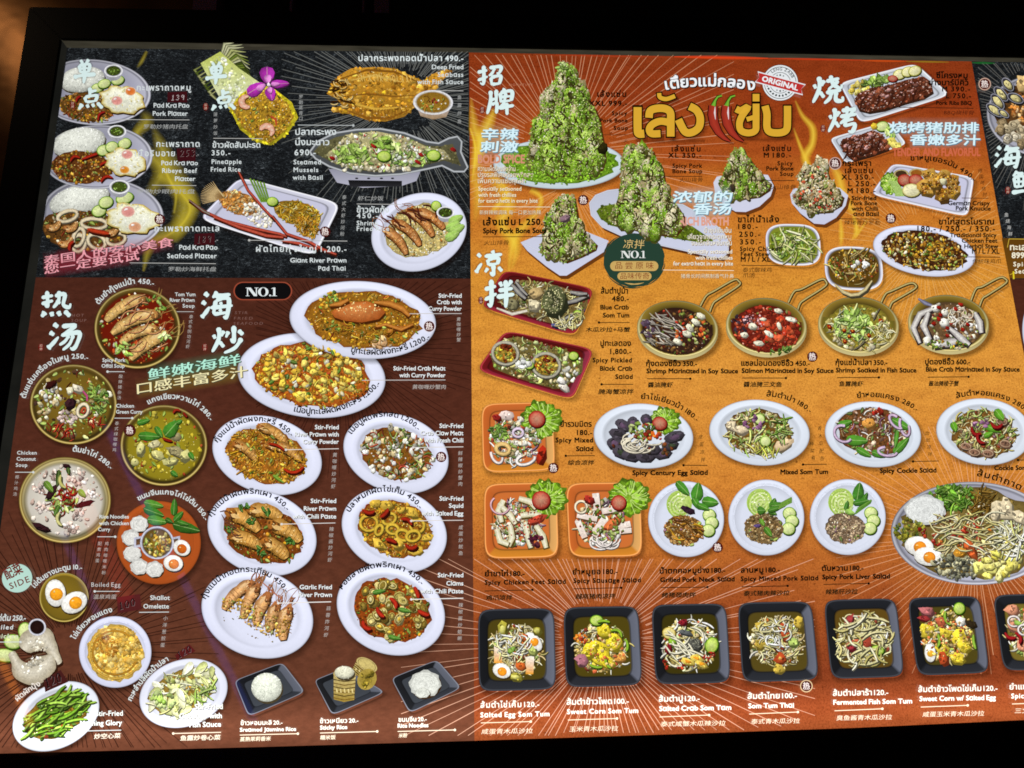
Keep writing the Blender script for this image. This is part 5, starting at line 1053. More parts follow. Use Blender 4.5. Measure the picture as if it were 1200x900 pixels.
# ---- orange panel: pork bone mountains
def mountain(d, O, ridges, green=1.0, seed=0, red=False, bone=None):
    """tall pile of pork bones under chopped herbs inside the outline O"""
    f, r = d.fd, d.r
    gl_ = [(140, 182, 48), (166, 204, 72), (116, 160, 36), (190, 218, 104), (88, 128, 28)] if not red else CRM + [(160, 176, 84), (190, 160, 110), (150, 110, 70)]
    bone = bone or [(206, 192, 150), (184, 168, 122), (224, 214, 178), (160, 144, 98)]
    dark = [(74, 70, 28), (60, 54, 22), (100, 92, 44)]
    f.poly([(p[0] + 3, p[1] + 2) for p in O], (84, 48, 16), (70, 42, 14))
    heap(f, r, O, (122, 122, 60))
    A = .5 * abs(sum(O[i][0] * O[i - 1][1] - O[i - 1][0] * O[i][1] for i in range(len(O))))
    n = A / 100; fs = sampler(r, O)
    gx, gy = sum(p[0] for p in O) / len(O), sum(p[1] for p in O) / len(O)
    for _ in range(int(n * 6)):                 # meat and bone: long pieces that hang down the pile
        x, y = fs(); x, y = gx + (x - gx) * .86, gy + (y - gy) * .86
        c = mul(r.choice(bone + bone + dark), r.uniform(.8, 1.12)); strand(f, r, x, y, r.uniform(6, 15), r.uniform(1.8, 4.8), 1.5 + r.uniform(-.5, .5) + (x - gx) * -.006, c, .2)
    for (P, w) in ridges:
        m = len(P); c = r.choice(bone)
        f.ribbon([(p[0] + 1.2, p[1] + 1.2) for p in P], [w * 1.15] * m, (62, 52, 22)); f.ribbon(P, [w * .4] + [w * r.uniform(.8, 1.1) for _ in range(m - 2)] + [w * .5], mul(c, .72), mul(c, 1.08))
        for _ in range(int(m * w * 1.6)):
            q = P[r.randrange(m)]; chunk(f, r, q[0] + r.uniform(-w, w) * .4, q[1] + r.uniform(-7, 7), r.uniform(.8, 2.6), r.uniform(.5, 1.2), 1.3 + r.uniform(-.5, .5), r.choice(bone + dark), shadow=0)
    gl = [(140, 182, 48), (166, 204, 72), (116, 160, 36), (190, 218, 104), (88, 128, 28)] if not red else CRM + [(160, 176, 84), (190, 160, 110)]
    L = []                                      # lumps, lit from above, each under a coat of chips
    for _ in range(int(n * 1.15)):
        x, y = fs(); L.append((gy + (y - gy) * .93, gx + (x - gx) * .86, r.uniform(.7, 1.25) * min(8.5, 2.6 + A ** .5 / 14)))
    for y, x, q in sorted(L):
        g_ = r.random() < .52 * green; c = r.choice(gl_ if g_ else bone); k = mul((84, 80, 32), r.uniform(.8, 1.1)); rot = r.uniform(-.35, .35)
        f.fan(x, y, ellp(x + q * .14, y + q * .3, q * .84, q * 1.42, rot, 10), k, k); chunk(f, r, x, y, q * .66, q * 1.3, rot, mul(c, .86), n=10, sh=.5, shadow=0)
        for _ in range(int(q * q * 1.0)):
            a_, w_ = r.uniform(0, 6.2832), math.sqrt(r.random()); px, py = el(x, y, q * .74, q * 1.36, rot, a_, w_); hgt = .6 * (y - py) / q - .6 * (px - x) / q
            c2 = r.choice(gl_) if r.random() < (.86 if g_ else .22) else r.choice(bone); s_ = r.uniform(.5, 1.5)
            chunk(f, r, px, py, s_, s_ * .55, r.uniform(0, 3.1) if g_ else 1.4, mul(c2, (.86 + .24 * hgt) * r.uniform(.84, 1.12)), n=5, shadow=0)
    for _ in range(int(n * 16 * green)):         # loose herbs over everything
        x, y = fs(); v = vn(x * .55 + seed * 3, y * .42 + seed); u = vn(x * 1.9 + seed, y * 1.7)
        if v < .56 - .26 * green and r.random() < .9: continue
        s = r.uniform(.6, 1.7); chunk(f, r, x, y, s, s * .55, r.uniform(0, 3.1), mul(r.choice(gl), (.56 + .38 * v + .3 * u) * r.uniform(.85, 1.1)), n=5, shadow=.6 if r.random() < .2 else 0)
    for _ in range(int(n * 1.6)):               # gaps in deep shade
        x, y = fs(); x, y = gx + (x - gx) * .88, gy + (y - gy) * .88; strand(f, r, x, y, r.uniform(4, 10), r.uniform(1, 2.4), 1.4 + r.uniform(-1.2, 1.2), (58, 54, 20), .3, False)
    scatter(f, r, O, [('d', int(n * 7), .4, 1.0, [(216, 224, 150), (232, 224, 190), (60, 66, 20)])])
    if red: scatter(f, r, O, [('c', 30, 1.2, 2.6, RED), ('l', 10, 1.6, 3, GR), ('c', 60, 1, 2.6, CRM)])
    for i, p in enumerate(O):                   # loose chips make the outline uneven
        for _ in range(5):
            q = O[(i + 1) % len(O)]; t_ = r.random(); x, y = p[0] + (q[0] - p[0]) * t_, p[1] + (q[1] - p[1]) * t_
            chunk(f, r, x + r.uniform(-1.2, 1.2), y + r.uniform(-1.2, 1.2), r.uniform(.8, 2), r.uniform(.5, 1.2), r.uniform(0, 3), mul(r.choice(gl + bone), .85), n=5, shadow=0)
B1 = BK
d = Dish('tallest pork bone mountain with green herbs on a white plate', .0006); f = d.fd; r = d.r
plate(d.pl, 655, 192, 77, 29.5, 0, (206, 220, 226), .9)
heap(f, r, (656, 190, 68, 25, 0), (112, 156, 34)); scatter(f, r, (656, 190, 67, 24, 0), [('c', 240, .8, 2, [(130, 176, 44), (96, 140, 26), (156, 198, 66), (80, 120, 22)]), ('d', 120, .5, 1.1, [(186, 214, 110), (70, 104, 20)])])
O = [(654, 80), (660, 73), (666, 74), (674, 80), (675, 89), (683, 97), (688, 106), (688, 118), (697, 128), (702, 142), (704, 156), (707, 172), (708, 186), (704, 198), (690, 204), (660, 206), (634, 204), (618, 198), (615, 190), (620, 172), (622, 160), (622, 150), (631, 138), (635, 122), (637, 112), (640, 106), (650, 94)]
mountain(d, O, [([(662, 90), (657, 110), (650, 128)], 6), ([(672, 92), (668, 110), (676, 128), (684, 146)], 5), ([(655, 122), (664, 134), (660, 148)], 7), ([(640, 116), (638, 126)], 7), ([(630, 160), (648, 166), (668, 170)], 5), ([(664, 150), (672, 166), (682, 176)], 5), ([(688, 160), (700, 170)], 6), ([(625, 176), (650, 190), (690, 188)], 5), ([(690, 138), (696, 150)], 4)], 1.5, 3)
chunk(f, r, 706, 172, 5, 7, .2, (44, 40, 14)); scatter(f, r, (660, 77, 8, 5, 0), [('l', 16, 1.6, 3.4, LG)])
scatter(f, r, (652, 208, 48, 8, 0), [('c', 120, .8, 2, [(130, 176, 44), (96, 140, 26), (156, 198, 66)])])
t = d.tx; T(t, 'เล้งแซ่บ', 700, 113.5, 734, 113.5, 5, B1); T(t, 'XXL 999.-', 690, 124, 735, 124, 5, B1); T(t, 'Spicy', 717, 135, 735, 135, 4.4, B1); T(t, 'Pork Bone', 703, 143.5, 735.5, 143.5, 4.4, B1); T(t, 'Soup', 719, 152.2, 736, 152.2, 4.4, B1); rule(t, 680, 158, 736, 158, .6, (60, 30, 16)); vert(t, '火山', 733.5, 165, 172, 4.4, (60, 26, 12)); d.done()

d = Dish('pork bone mountain in a long white boat bowl', .0009); f = d.fd; r = d.r
B = [(691, 238), (698, 229), (712, 223.5), (724, 222), (760, 236), (800, 240), (826, 254), (846, 270), (854, 283), (853, 296), (846, 302), (830, 300), (800, 293), (760, 284), (728, 276), (706, 266), (693, 252)]
d.pl.poly([(p[0] + 2.5, p[1] + 4) for p in B], (96, 50, 18), (86, 44, 16)); d.pl.poly(B, (196, 200, 216), (210, 214, 236)); d.pl.ribbon(B + [B[0]], 1.6, (160, 164, 184), (232, 236, 246))
heap(f, r, [(699, 248), (704, 242), (722, 238), (790, 256), (812, 266), (836, 282), (822, 284), (790, 280), (750, 272), (716, 264), (704, 256)], (92, 110, 26)); scatter(f, r, [(804, 264), (836, 282), (822, 284), (790, 280)], [('d', 50, .6, 1.4, [(130, 150, 40), (70, 84, 20)])]); scatter(f, r, [(700, 249), (706, 242), (722, 239), (722, 260), (708, 256)], [('d', 40, .6, 1.4, [(120, 140, 40), (70, 84, 20), (170, 170, 110)])])
O = [(732, 172), (740, 169), (752, 171), (764, 176), (768, 188), (776, 200), (778, 214), (784, 228), (792, 240), (800, 252), (800, 264), (790, 276), (762, 274), (738, 268), (718, 262), (712, 256), (722, 240), (726, 226), (728, 208), (727, 192), (730, 182)]
mountain(d, O, [([(738, 184), (734, 200), (730, 222), (724, 246)], 8), ([(744, 206), (748, 226), (742, 246), (740, 266)], 7), ([(760, 184), (764, 204), (772, 224)], 6), ([(770, 240), (774, 254), (768, 262)], 9), ([(752, 230), (758, 250)], 5), ([(780, 244), (794, 258)], 6), ([(730, 244), (722, 256)], 6)], .85, 9)
t = d.tx; T(t, 'เล้งแซ่บ', 787, 177.5, 821, 177.5, 4.8, B1); T(t, 'XL 350.-', 783, 184.8, 822, 184.8, 4.8, B1); T(t, 'Spicy Pork', 788, 196.6, 823, 196.6, 4.6, B1); T(t, 'Bone Soup', 788, 203, 823, 203, 4.6, B1); rule(t, 748, 206.4, 823, 206.8, .8, (50, 26, 14)); T(t, '火山排骨', 796, 213.4, 823, 213.4, 4.8, (40, 24, 12), .012, .15); d.done()

d = Dish('pork bone mountain in a square white bowl', .0012); f = d.fd; r = d.r
B = [(610, 284), (640, 272), (686, 271), (713, 282), (708, 295), (664, 323), (656, 323), (640, 312), (618, 294)]
d.pl.poly([(p[0] + 2, p[1] + 4) for p in B], (120, 66, 22), (104, 56, 18)); d.pl.poly(B, (206, 208, 226), (208, 212, 236)); d.pl.ribbon([(611, 284), (661, 309), (713, 283)], 1.4, (170, 172, 196), (236, 238, 248))
O = [(650, 236), (656, 230), (664, 228), (672, 231), (674, 242), (676, 254), (682, 268), (690, 278), (698, 286), (696, 292), (680, 300), (662, 307), (646, 302), (632, 296), (634, 286), (636, 272), (638, 258), (645, 246)]
mountain(d, O, [([(652, 244), (642, 256), (640, 262)], 7), ([(664, 250), (670, 254)], 7), ([(656, 262), (650, 280), (648, 298)], 8), ([(668, 262), (676, 276), (686, 288)], 6), ([(660, 280), (662, 302)], 5)], .8, 5); chunk(f, r, 662, 256, 6, 3.6, -.4, (140, 110, 120))
t = d.tx; T(t, 'เล้งแซ่บ L 250.-', 566, 264, 640, 263.4, 6, B1, .03); rule(t, 651, 257, 651, 264, .8, B1); T(t, 'Spicy Pork Bone Soup', 566, 273.4, 640.5, 273, 5.6, B1, .034); rule(t, 566, 277.6, 658, 277.2, .8, (50, 26, 14)); T(t, '火山排骨', 567, 287.4, 596, 287, 5, (56, 30, 12), .012, .15); d.done()

d = Dish('pork bone mountain in a small round white bowl', .0009); f = d.fd; r = d.r
B = [(836, 214), (840, 207), (870, 202), (900, 205), (907, 218), (903, 230), (890, 242), (874, 248.5), (862, 248), (848, 240), (838, 226)]
d.pl.poly([(p[0] + 3, p[1] + 3.5) for p in B], (110, 56, 20), (110, 58, 20)); d.pl.poly(B, (214, 216, 228), (212, 214, 236))
O = [(856, 182), (861, 174), (868, 175), (876, 184), (884, 194), (892, 206), (902, 214), (900, 222), (888, 230), (866, 233), (848, 228), (842, 216), (848, 204), (852, 192)]
mountain(d, O, [([(862, 192), (856, 206), (858, 220)], 5), ([(870, 196), (872, 212), (874, 226)], 5), ([(878, 204), (888, 218)], 5)], .9, 12); chunk(f, r, 858, 219, 3, 5, 0, (70, 56, 40))
t = d.tx; T(t, 'เล้งแซ่บ', 894, 177, 927, 177, 4.8, B1); T(t, 'M 180.-', 895, 184.6, 927, 184.6, 4.8, B1); T(t, 'Spicy', 911, 193.8, 929, 193.8, 4.6, B1); T(t, 'Pork Bone', 898, 199.8, 930, 199.8, 4.6, B1); T(t, 'Soup', 914, 206, 930, 206, 4.6, B1); rule(t, 876, 211.2, 931, 211.6, .8, (50, 26, 14)); T(t, '火山排骨', 903, 222, 932, 222, 4.8, (40, 24, 12), .012, .15); d.done()

d = Dish('stir fried pork bone with chilli and basil heaped in a white bowl', .0012); f = d.fd; r = d.r
B = [(926, 228), (930, 221), (956, 218), (984, 220), (994, 229), (991, 241), (980, 255), (966, 263), (954, 262), (938, 250), (928, 238)]
d.pl.poly([(p[0] + 2.5, p[1] + 4) for p in B], (110, 56, 20), (110, 58, 20)); d.pl.poly(B, (214, 216, 230), (206, 208, 232))
O = [(952, 194), (958, 187), (966, 188), (968, 200), (972, 212), (976, 222), (987, 230), (984, 240), (970, 248), (952, 249), (936, 242), (928, 232), (934, 224), (938, 216), (934, 206), (942, 197)]
mountain(d, O, [([(944, 204), (940, 216)], 8), ([(956, 206), (952, 222)], 6), ([(968, 206), (972, 216)], 5), ([(954, 226), (960, 240)], 8), ([(974, 228), (982, 238)], 7)], .6, 2, True)
t = d.tx; T(t, 'กระเพรา', 987, 194.4, 1021, 194.4, 5, B1); T(t, 'เล้งแซ่บ', 990, 203, 1023, 203, 5, B1); T(t, 'XL 350.-', 986, 210.4, 1024, 210.4, 5, B1); T(t, 'L 250.-', 994, 218.2, 1026, 218.2, 5, B1); T(t, 'M 180.-', 993, 226.4, 1026, 226.4, 5, B1); T(t, 'Stir-fried', 998, 234.6, 1027, 234.6, 4.8, B1); T(t, 'Pork Bone', 997, 240.6, 1028, 240.6, 4.8, B1); T(t, 'with Chilli', 998, 247, 1029, 247, 4.8, B1); T(t, 'and Basil', 1000, 253.2, 1030, 253.2, 4.8, B1); rule(t, 981, 256.4, 1030, 256.8, .8, (50, 26, 14)); T(t, '辣猪骨炒罗勒', 989, 263.6, 1031, 263.6, 4.8, (40, 24, 12), .012, .15); d.done()

d = Dish('spicy chicken feet stew in a white squircle bowl'); f = d.fd; r = d.r
square(d.pl, [(896, 262), (960, 263), (963, 312), (899, 310)], WSQ, (130, 140, 40), .9, 3.2); reg = (929, 287, 27, 20, .1)
heap(f, r, reg, (120, 136, 36)); scatter(f, r, reg, [('t', 44, 2, 4.4, [(214, 210, 150), (196, 196, 120), (226, 224, 180)]), ('c', 60, .9, 2.2, GR), ('l', 40, 1.4, 3, GR + LG), ('d', 60, .5, 1.2, PAP)])
t = d.tx; T(t, 'ขาไก่น้ำเล้ง', 864.5, 260.5, 913, 260.5, 5.4, B1); T(t, '180.-', 865, 268.4, 888, 268.4, 5, B1); T(t, '250.-', 866, 277.4, 891, 277.4, 5, B1); T(t, '350.-', 867, 286.4, 892, 286.4, 5, B1); T(t, 'Spicy Chicken', 867, 294, 916, 294, 4.8, B1); T(t, 'Feet Stew', 868, 300.2, 902, 300.2, 4.8, B1); T(t, 'M / L / XL', 868, 306.6, 903, 306.6, 4.8, B1); rule(t, 869, 311, 918, 311.2, .8, (50, 26, 14)); T(t, '泰式酸辣鸡', 870, 319, 904, 319, 5, (40, 24, 12), .012, .15); T(t, '爪汤', 870, 325.4, 884, 325.4, 5, (40, 24, 12), .012, .15); d.done()
d = Dish('dark herbal stew in a small white squircle bowl'); f = d.fd; r = d.r
square(d.pl, [(965, 288), (1033, 290), (1036, 341), (968, 339)], WSQ, (96, 72, 22), .9, 3.0); reg = (1000, 312, 29, 20, .1)
heap(f, r, reg, (92, 66, 20)); scatter(f, r, reg, [('t', 26, 1.8, 3.6, [(196, 176, 110), (150, 120, 50)]), ('c', 90, .9, 2.2, BRN + CUR), ('l', 26, 1.2, 2.4, GR), ('c', 14, 1, 2.2, RED), ('d', 60, .5, 1.2, CRM)]); scatter(f, r, (1008, 311, 10, 5, 0), [('c', 14, 1.6, 3.4, WHT)]); strand(f, r, 1000, 331, 44, 4, -.1, (206, 190, 140)); d.done()
d = Dish('traditional chicken feet herbal stew on a white oval plate', .0010); f = d.fd; r = d.r
plate(d.pl, 1083, 294, 60.5, 29, .16, well=.85); reg = (1083.5, 294, 50, 22.5, .17); heap(f, r, reg, (70, 38, 18))
scatter(f, r, reg, [('c', 110, 1, 2.6, BRN + CUR), ('c', 60, 1, 2.6, CRM + PAP), ('l', 44, 1.2, 2.6, GR), ('d', 120, .5, 1.2, CUR + CRM), ('t', 20, 1.4, 3, CUR)]); scatter(f, r, (1083, 290, 34, 12, .17), [('c', 70, 1, 2.4, CUR), ('l', 26, 1.2, 2.4, GR)])
t = d.tx; T(t, 'ขาไก่สูตรโบราณ', 1100, 263, 1165, 263, 5.2, B1); T(t, '180.- / 250.- / 350.-', 1075, 271.2, 1166, 271.2, 5.4, B1); T(t, 'Traditional Spicy', 1113, 278, 1168, 278, 4.8, B1); T(t, 'Chicken Feet', 1127, 284.4, 1169, 284.4, 4.8, B1); T(t, 'Herbal Stew', 1130, 291, 1170, 291, 4.8, B1); T(t, 'M / L / XL', 1139, 297.2, 1171.5, 297.2, 4.8, B1); rule(t, 1132, 301, 1172, 301.4, .8, (50, 26, 14)); T(t, '传统味鸡爪', 1139, 309, 1173, 309, 5, (40, 24, 12), .012, .15); d.done()

# ---- ribs and knuckle
def slab(f, r, P):
    f.poly([(p[0] + 1.5, p[1] + 3) for p in P], (60, 36, 26), (50, 30, 20)); heap(f, r, P, (96, 46, 28))
    scatter(f, r, P, [('c', 110, 1.2, 3.4, [(116, 56, 34), (86, 40, 24), (140, 76, 50), (66, 30, 18)]), ('d', 120, .5, 1.3, [(176, 120, 90), (196, 150, 130), (60, 26, 14)]), ('h', 50, .6, 1.5, [(150, 110, 100)])], -.3)
    gx, gy = sum(p[0] for p in P) / len(P), sum(p[1] for p in P) / len(P)
    scatter(f, r, [(gx + (p[0] - gx) * .8 - 4, gy + (p[1] - gy) * .7 - 3) for p in P], [('k', 26, 1.2, 3.4, [(170, 120, 112), (196, 150, 146), (146, 92, 78)]), ('d', 40, .5, 1.2, [(214, 180, 176), (70, 30, 18)])], -.3)
    for k in range(5): t_ = (k + .7) / 6; x, y = P[0][0] + (max(p[0] for p in P) - P[0][0]) * t_, gy + 5 - 14 * (t_ - .5); strand(f, r, x, y, 16, 2.2, 1.9, (62, 28, 18), .2, False)
d = Dish('glazed barbecue pork ribs with grilled vegetables on a long white plate', .0008); f = d.fd; r = d.r
square(d.pl, [(983, 97), (1073, 74), (1114, 111.5), (1008, 145)], [(222, 228, 236), (228, 232, 240), (206, 212, 222), (230, 234, 240)], (206, 212, 222), .86, 10)
scatter(f, r, (1008, 104, 13, 8, -.5), [('c', 22, 2, 4.5, [(226, 206, 90), (206, 180, 60), (236, 220, 130)])]); scatter(f, r, (1026, 96, 16, 5, -.2), [('l', 30, 2, 5, LG + GR), ('t', 8, 1.6, 3, GR)])
for x, y in ((1054, 87), (1064, 84), (1072, 83)): slice_(f, r, x, y, 8, 6, -.3, (170, 170, 60), (232, 226, 160), (240, 236, 190))
slice_(f, r, 1046, 92, 6, 4, 0, *TOM); slab(f, r, [(1001, 118), (1006, 110), (1020, 104), (1040, 100), (1062, 94), (1082, 89), (1090, 95), (1093, 107), (1082, 114), (1060, 120), (1036, 128), (1018, 131), (1006, 128)])
t = d.tx; T(t, 'ซี่โครงหมู', 1097, 91.4, 1134, 91.6, 5, B1); T(t, 'ย่างบาร์บีคิว', 1088, 99.8, 1135, 100, 5, B1); T(t, 'M 390.-', 1104, 107, 1137, 107.2, 4.8, B1); T(t, 'L 750.-', 1108.5, 115, 1138, 115.2, 4.8, B1); T(t, 'Pork Ribs BBQ', 1097, 122.8, 1139, 123, 4.4, B1); rule(t, 1052, 125.6, 1141, 127, .8, (60, 26, 14)); T(t, 'BBQ烧排骨', 1106, 134.4, 1141, 134.6, 4.6, (70, 26, 14), .012, .15); d.done()
d = Dish('smaller plate of glazed barbecue pork ribs'); f = d.fd; r = d.r
square(d.pl, [(972, 162), (1042, 142), (1063, 169), (991, 192)], [(222, 228, 236), (228, 232, 240), (206, 212, 222), (230, 234, 240)], (206, 212, 222), .86, 10)
slice_(f, r, 1034, 148, 8, 6, -.2, *CUC); chunk(f, r, 1024, 148, 4, 3.4, 0, (236, 200, 60)); scatter(f, r, (1042, 156, 6, 7, 0), [('l', 14, 2, 4, LG)]); chunk(f, r, 1044, 166, 6, 4.4, 0, (222, 206, 96)); chunk(f, r, 1049, 170, 7, 4, .1, (230, 214, 110))
slab(f, r, [(984, 170), (988, 163), (1006, 158), (1022, 153), (1032, 157), (1040, 168), (1041, 174), (1022, 181), (1000, 187), (993, 182)]); d.done()
d = Dish('crispy pork knuckle with salad on a white oblong plate', .0010); f = d.fd; r = d.r
square(d.pl, [(1046, 191), (1142, 207.5), (1134, 254.5), (1020, 228)], WSQ, (206, 206, 230), .88, 10); lettuce(f, r, 1044, 215, 12, 13)
for i in range(9): f.ribbon([(1042 + i, 212), (1048 + i * 1.1, 222), (1050 + i * 1.3, 230)], 1.6, (90, 150, 40), (206, 226, 140))
for x, y, c in ((1056, 204, (70, 50, 30)), (1074, 203, (150, 90, 30))): f.rings(lambda k, q, th: (*el(x, y, 9, 5.5, 0, th, q), ((120, 104, 60), (206, 190, 130), c, c)[k], 1), [1, .86, .7, 0], 20)
for x in (1060, 1073): slice_(f, r, x, 211, 8.5, 7, 0, *TOM)
slice_(f, r, 1068, 223, 11, 8, 0, (206, 196, 120), (232, 226, 176), (238, 232, 190))
for x, y, a, b in ((1090, 206, 10, 8), (1104, 206, 9, 7), (1086, 220, 11, 9), (1114, 212, 9, 8), (1104, 227, 8, 10), (1117, 223, 7, 9), (1096, 214, 9, 7)):
    chunk(f, r, x, y, a, b, r.uniform(-.3, .3), r.choice([(176, 130, 56), (150, 104, 42), (190, 146, 66)]), n=9); scatter(f, r, (x, y, a * .85, b * .85, 0), [('c', 22, .8, 2.2, CUR + BRN), ('h', 8, .5, 1.1, CUR)])
chunk(f, r, 1105, 212, 4.5, 4, .3, (232, 226, 180))
t = d.tx; arc(t, 'ขาหมูเยอรมัน 490.-', (1067, 188.5), (1105, 191.5), (1141, 213), 5.2, B1); vert(t, '德国烤猪肘', 1148.5, 200, 228, 4.8, (60, 30, 14), 1154); rule(t, 1127, 232, 1158.5, 232.4, .7, (80, 40, 20)); T(t, 'German Crispy', 1111, 240.4, 1160, 240.6, 4.8, B1); T(t, 'Pork Knuckle', 1120, 246.4, 1161, 246.8, 4.8, B1); d.done()

# ---- cold dishes: red trays, pans
RSQ = [(136, 34, 40), (150, 38, 56), (112, 24, 28), (104, 22, 24)]
d = Dish('blue crab papaya salad in a dark red tray'); f = d.fd; r = d.r
square(d.pl, [(591, 316), (697, 338), (674, 394), (563, 360)], RSQ, (84, 20, 18), .84, 9, edge=(146, 44, 48)); P = [(584, 352), (596, 334), (612, 328), (640, 332), (664, 338), (690, 348), (688, 360), (674, 386), (650, 380), (620, 370), (596, 364)]
heap(f, r, P, (120, 100, 56)); scatter(f, r, P, [('s', 90, 1.2, 2.6, PAP + [(170, 150, 90)]), ('c', 60, 1, 3, [(150, 140, 100), (196, 176, 130), (90, 80, 60), (176, 170, 150)]), ('l', 20, 1.4, 3, GR), ('d', 80, .6, 1.3, [(60, 50, 30), (220, 210, 170)]), ('c', 14, 1, 2.4, PUR + RED)])
for a, b, c, e, w in ((598, 332, 616, 350, 6), (660, 356, 690, 346, 5), (604, 330, 618, 346, 4), (646, 382, 680, 362, 3), (668, 342, 688, 344, 5)): f.ribbon([(a + 1, b + 1.5), ((a + c) / 2 + 1, (b + e) / 2 + 2), (c + 1, e + 1.5)], w * 1.1, (40, 30, 20)); f.ribbon([(a, b), ((a + c) / 2, (b + e) / 2 + 1), (c, e)], [w * .6, w, w * .5], (90, 88, 96), (176, 172, 160))
chunk(f, r, 649, 352, 14, 17, .25, (84, 88, 56), n=12, irr=.06); scatter(f, r, (649, 352, 12, 15, .2), [('d', 90, .6, 1.1, [(206, 196, 150), (170, 166, 120)]), ('d', 40, .5, 1, [(60, 60, 36)])])
chunk(f, r, 625, 357, 8, 7, .3, (214, 202, 166)); chunk(f, r, 627, 343, 8, 7, 0, (186, 160, 110)); chunk(f, r, 600, 356, 8, 6, 0, (130, 124, 90)); slice_(f, r, 677, 368, 5.5, 5, 0, *LIM); strand(f, r, 655, 378, 18, 4, -.2, (90, 96, 150))
f.ribbon([(582, 361), (600, 368), (618, 364)], [2, 4, 3], (170, 160, 140), (236, 230, 214)); scatter(f, r, [(650, 378), (676, 366), (684, 372), (672, 386), (656, 384)], [('s', 40, 1.4, 2.6, PAP)])
t = d.tx; T(t, 'ส้มตำปูม้า', 704, 344, 736, 344, 5, B1); T(t, '480.-', 717, 353, 737, 353, 5, B1); T(t, 'Blue Crab', 703.5, 362.6, 737, 362.6, 5, B1, .03); T(t, 'Som Tum', 706.5, 372, 737.5, 372, 5, B1, .03); rule(t, 702, 378, 738, 378, .8, B1, -1); T(t, '木瓜沙拉+马蟹', 686, 389, 738, 389, 5, (30, 26, 14), .012, .15); d.done()
d = Dish('spicy pickled black crab salad in a dark red tray'); f = d.fd; r = d.r
square(d.pl, [(592, 387), (697, 409), (671, 469), (558, 434)], [(150, 50, 70), (150, 36, 54), (116, 26, 30), (104, 22, 24)], (96, 22, 18), .86, 9, edge=(160, 52, 60)); P = [(574, 416), (590, 398), (606, 394), (634, 402), (660, 408), (684, 420), (682, 436), (664, 452), (652, 456), (628, 450), (600, 440), (580, 432)]
heap(f, r, P, (110, 96, 50)); scatter(f, r, P, [('c', 110, 1.2, 3.6, PAP + LG + CRM), ('c', 50, 1, 2.6, GR), ('s', 40, 1.2, 2.2, LG), ('d', 90, .6, 1.3, [(50, 40, 20), (226, 220, 180)]), ('c', 14, 1, 2.4, RED)])
for x, y, a, b in ((592, 414, 15, 13), (640, 428, 16, 14)):
    ringp(f, x, y, a, b, .2, 3.4, (176, 170, 150), 22); heap(f, r, (x, y, a * .84, b * .82, .2), (150, 120, 44)); scatter(f, r, (x, y, a * .8, b * .76, .2), [('c', 22, 1, 2.8, [(226, 196, 60), (206, 190, 100)]), ('c', 14, 1, 3, [(206, 96, 30), (110, 44, 20)]), ('l', 8, 1.2, 2.4, GR)]); scatter(f, r, (x + 3, y - b * .55, a * .5, b * .25, 0), [('c', 10, 1.4, 3, [(90, 30, 16), (120, 50, 24)])])
for x, y in ((672, 417), (620, 428)): slice_(f, r, x, y, 6, 5, 0, *LIM)
scatter(f, r, (612, 425, 8, 6, 0), [('c', 8, 2, 4.5, WHT)]); chunk(f, r, 661, 454, 7, 4, .6, (222, 214, 200)); chunk(f, r, 658, 446, 6, 4, .2, (236, 232, 222)); scatter(f, r, (668, 438, 10, 8, 0), [('c', 16, 1.6, 3.4, WHT + CRM)])
t = d.tx; T(t, 'ปูทะเลดอง', 703.5, 405.4, 739.5, 405.4, 5, B1); T(t, '1,800.-', 715, 414.8, 740, 414.8, 5, B1); T(t, 'Spicy Pickled', 694.5, 424.6, 740.5, 424.6, 5, B1, .03); T(t, 'Black Crab', 703, 434.4, 741, 434.4, 5, B1, .03); T(t, 'Salad', 721, 444, 741.5, 444, 5, B1, .03); rule(t, 705, 450.4, 742, 450.4, .8, B1, -1); T(t, '腌海蟹凉拌', 701, 462, 742, 462, 5.4, (30, 26, 14), .012, .15); d.done()

def pan(label, cx, cy, hp, soup, layers, extra=None):
    d = Dish(label); rx, ry = 47.5, 34
    for dx, dy, al in ((3, 3.5, 0), ):
        d.pl.ribbon([(p[0] + 3, p[1] + 3) for p in hp], 4, (60, 34, 10), (60, 34, 10), 1, 0, .6)
    hs = smooth(hp); d.pl.ribbon(hs, 3.8, (44, 34, 12), (60, 48, 18)); d.pl.ribbon([(p[0] - .4, p[1] - .5) for p in hs], 2.1, (120, 100, 46), (214, 198, 132))
    shadow_ell(d.pl, cx, cy, rx, ry, .08, 4, 5, .65, 1.1, (40, 20, 4))
    rad = [1, .985, .96, .93, .9, .86, 0]
    C = [(120, 104, 50), (176, 162, 104), (206, 194, 140), (150, 132, 62), (120, 100, 40), mul(soup, .8), soup]
    d.pl.rings(lambda k, q, th: (*el(cx, cy + 1.8, rx, ry, .08, th, q), mul((196, 182, 128), .75 + .3 * math.sin(th)), 1), [1, 0], 60)
    d.pl.rings(lambda k, q, th: (*el(cx, cy - (1 if k < 4 else 0), rx, ry * (.97 if k < 4 else 1), .08, th, q), mul(C[k], (1.0 + .28 * math.sin(th)) if k < 5 else 1), 1), rad, 72)
    d.pl.rings(lambda k, q, th: (*el(cx, cy - 7, rx * .9, ry * .75, .08, -math.pi + (th / 2), 1 if k == 0 else .72), mul((128, 106, 40), (1.15, .6)[k]), 1), [1, .7], 40)
    reg = (cx + 1, cy + 2.5, rx * .82, ry * .78, .08); heap(d.fd, d.r, reg, soup); scatter(d.fd, d.r, reg, layers)
    if extra: extra(d, d.fd, d.r)
    return d
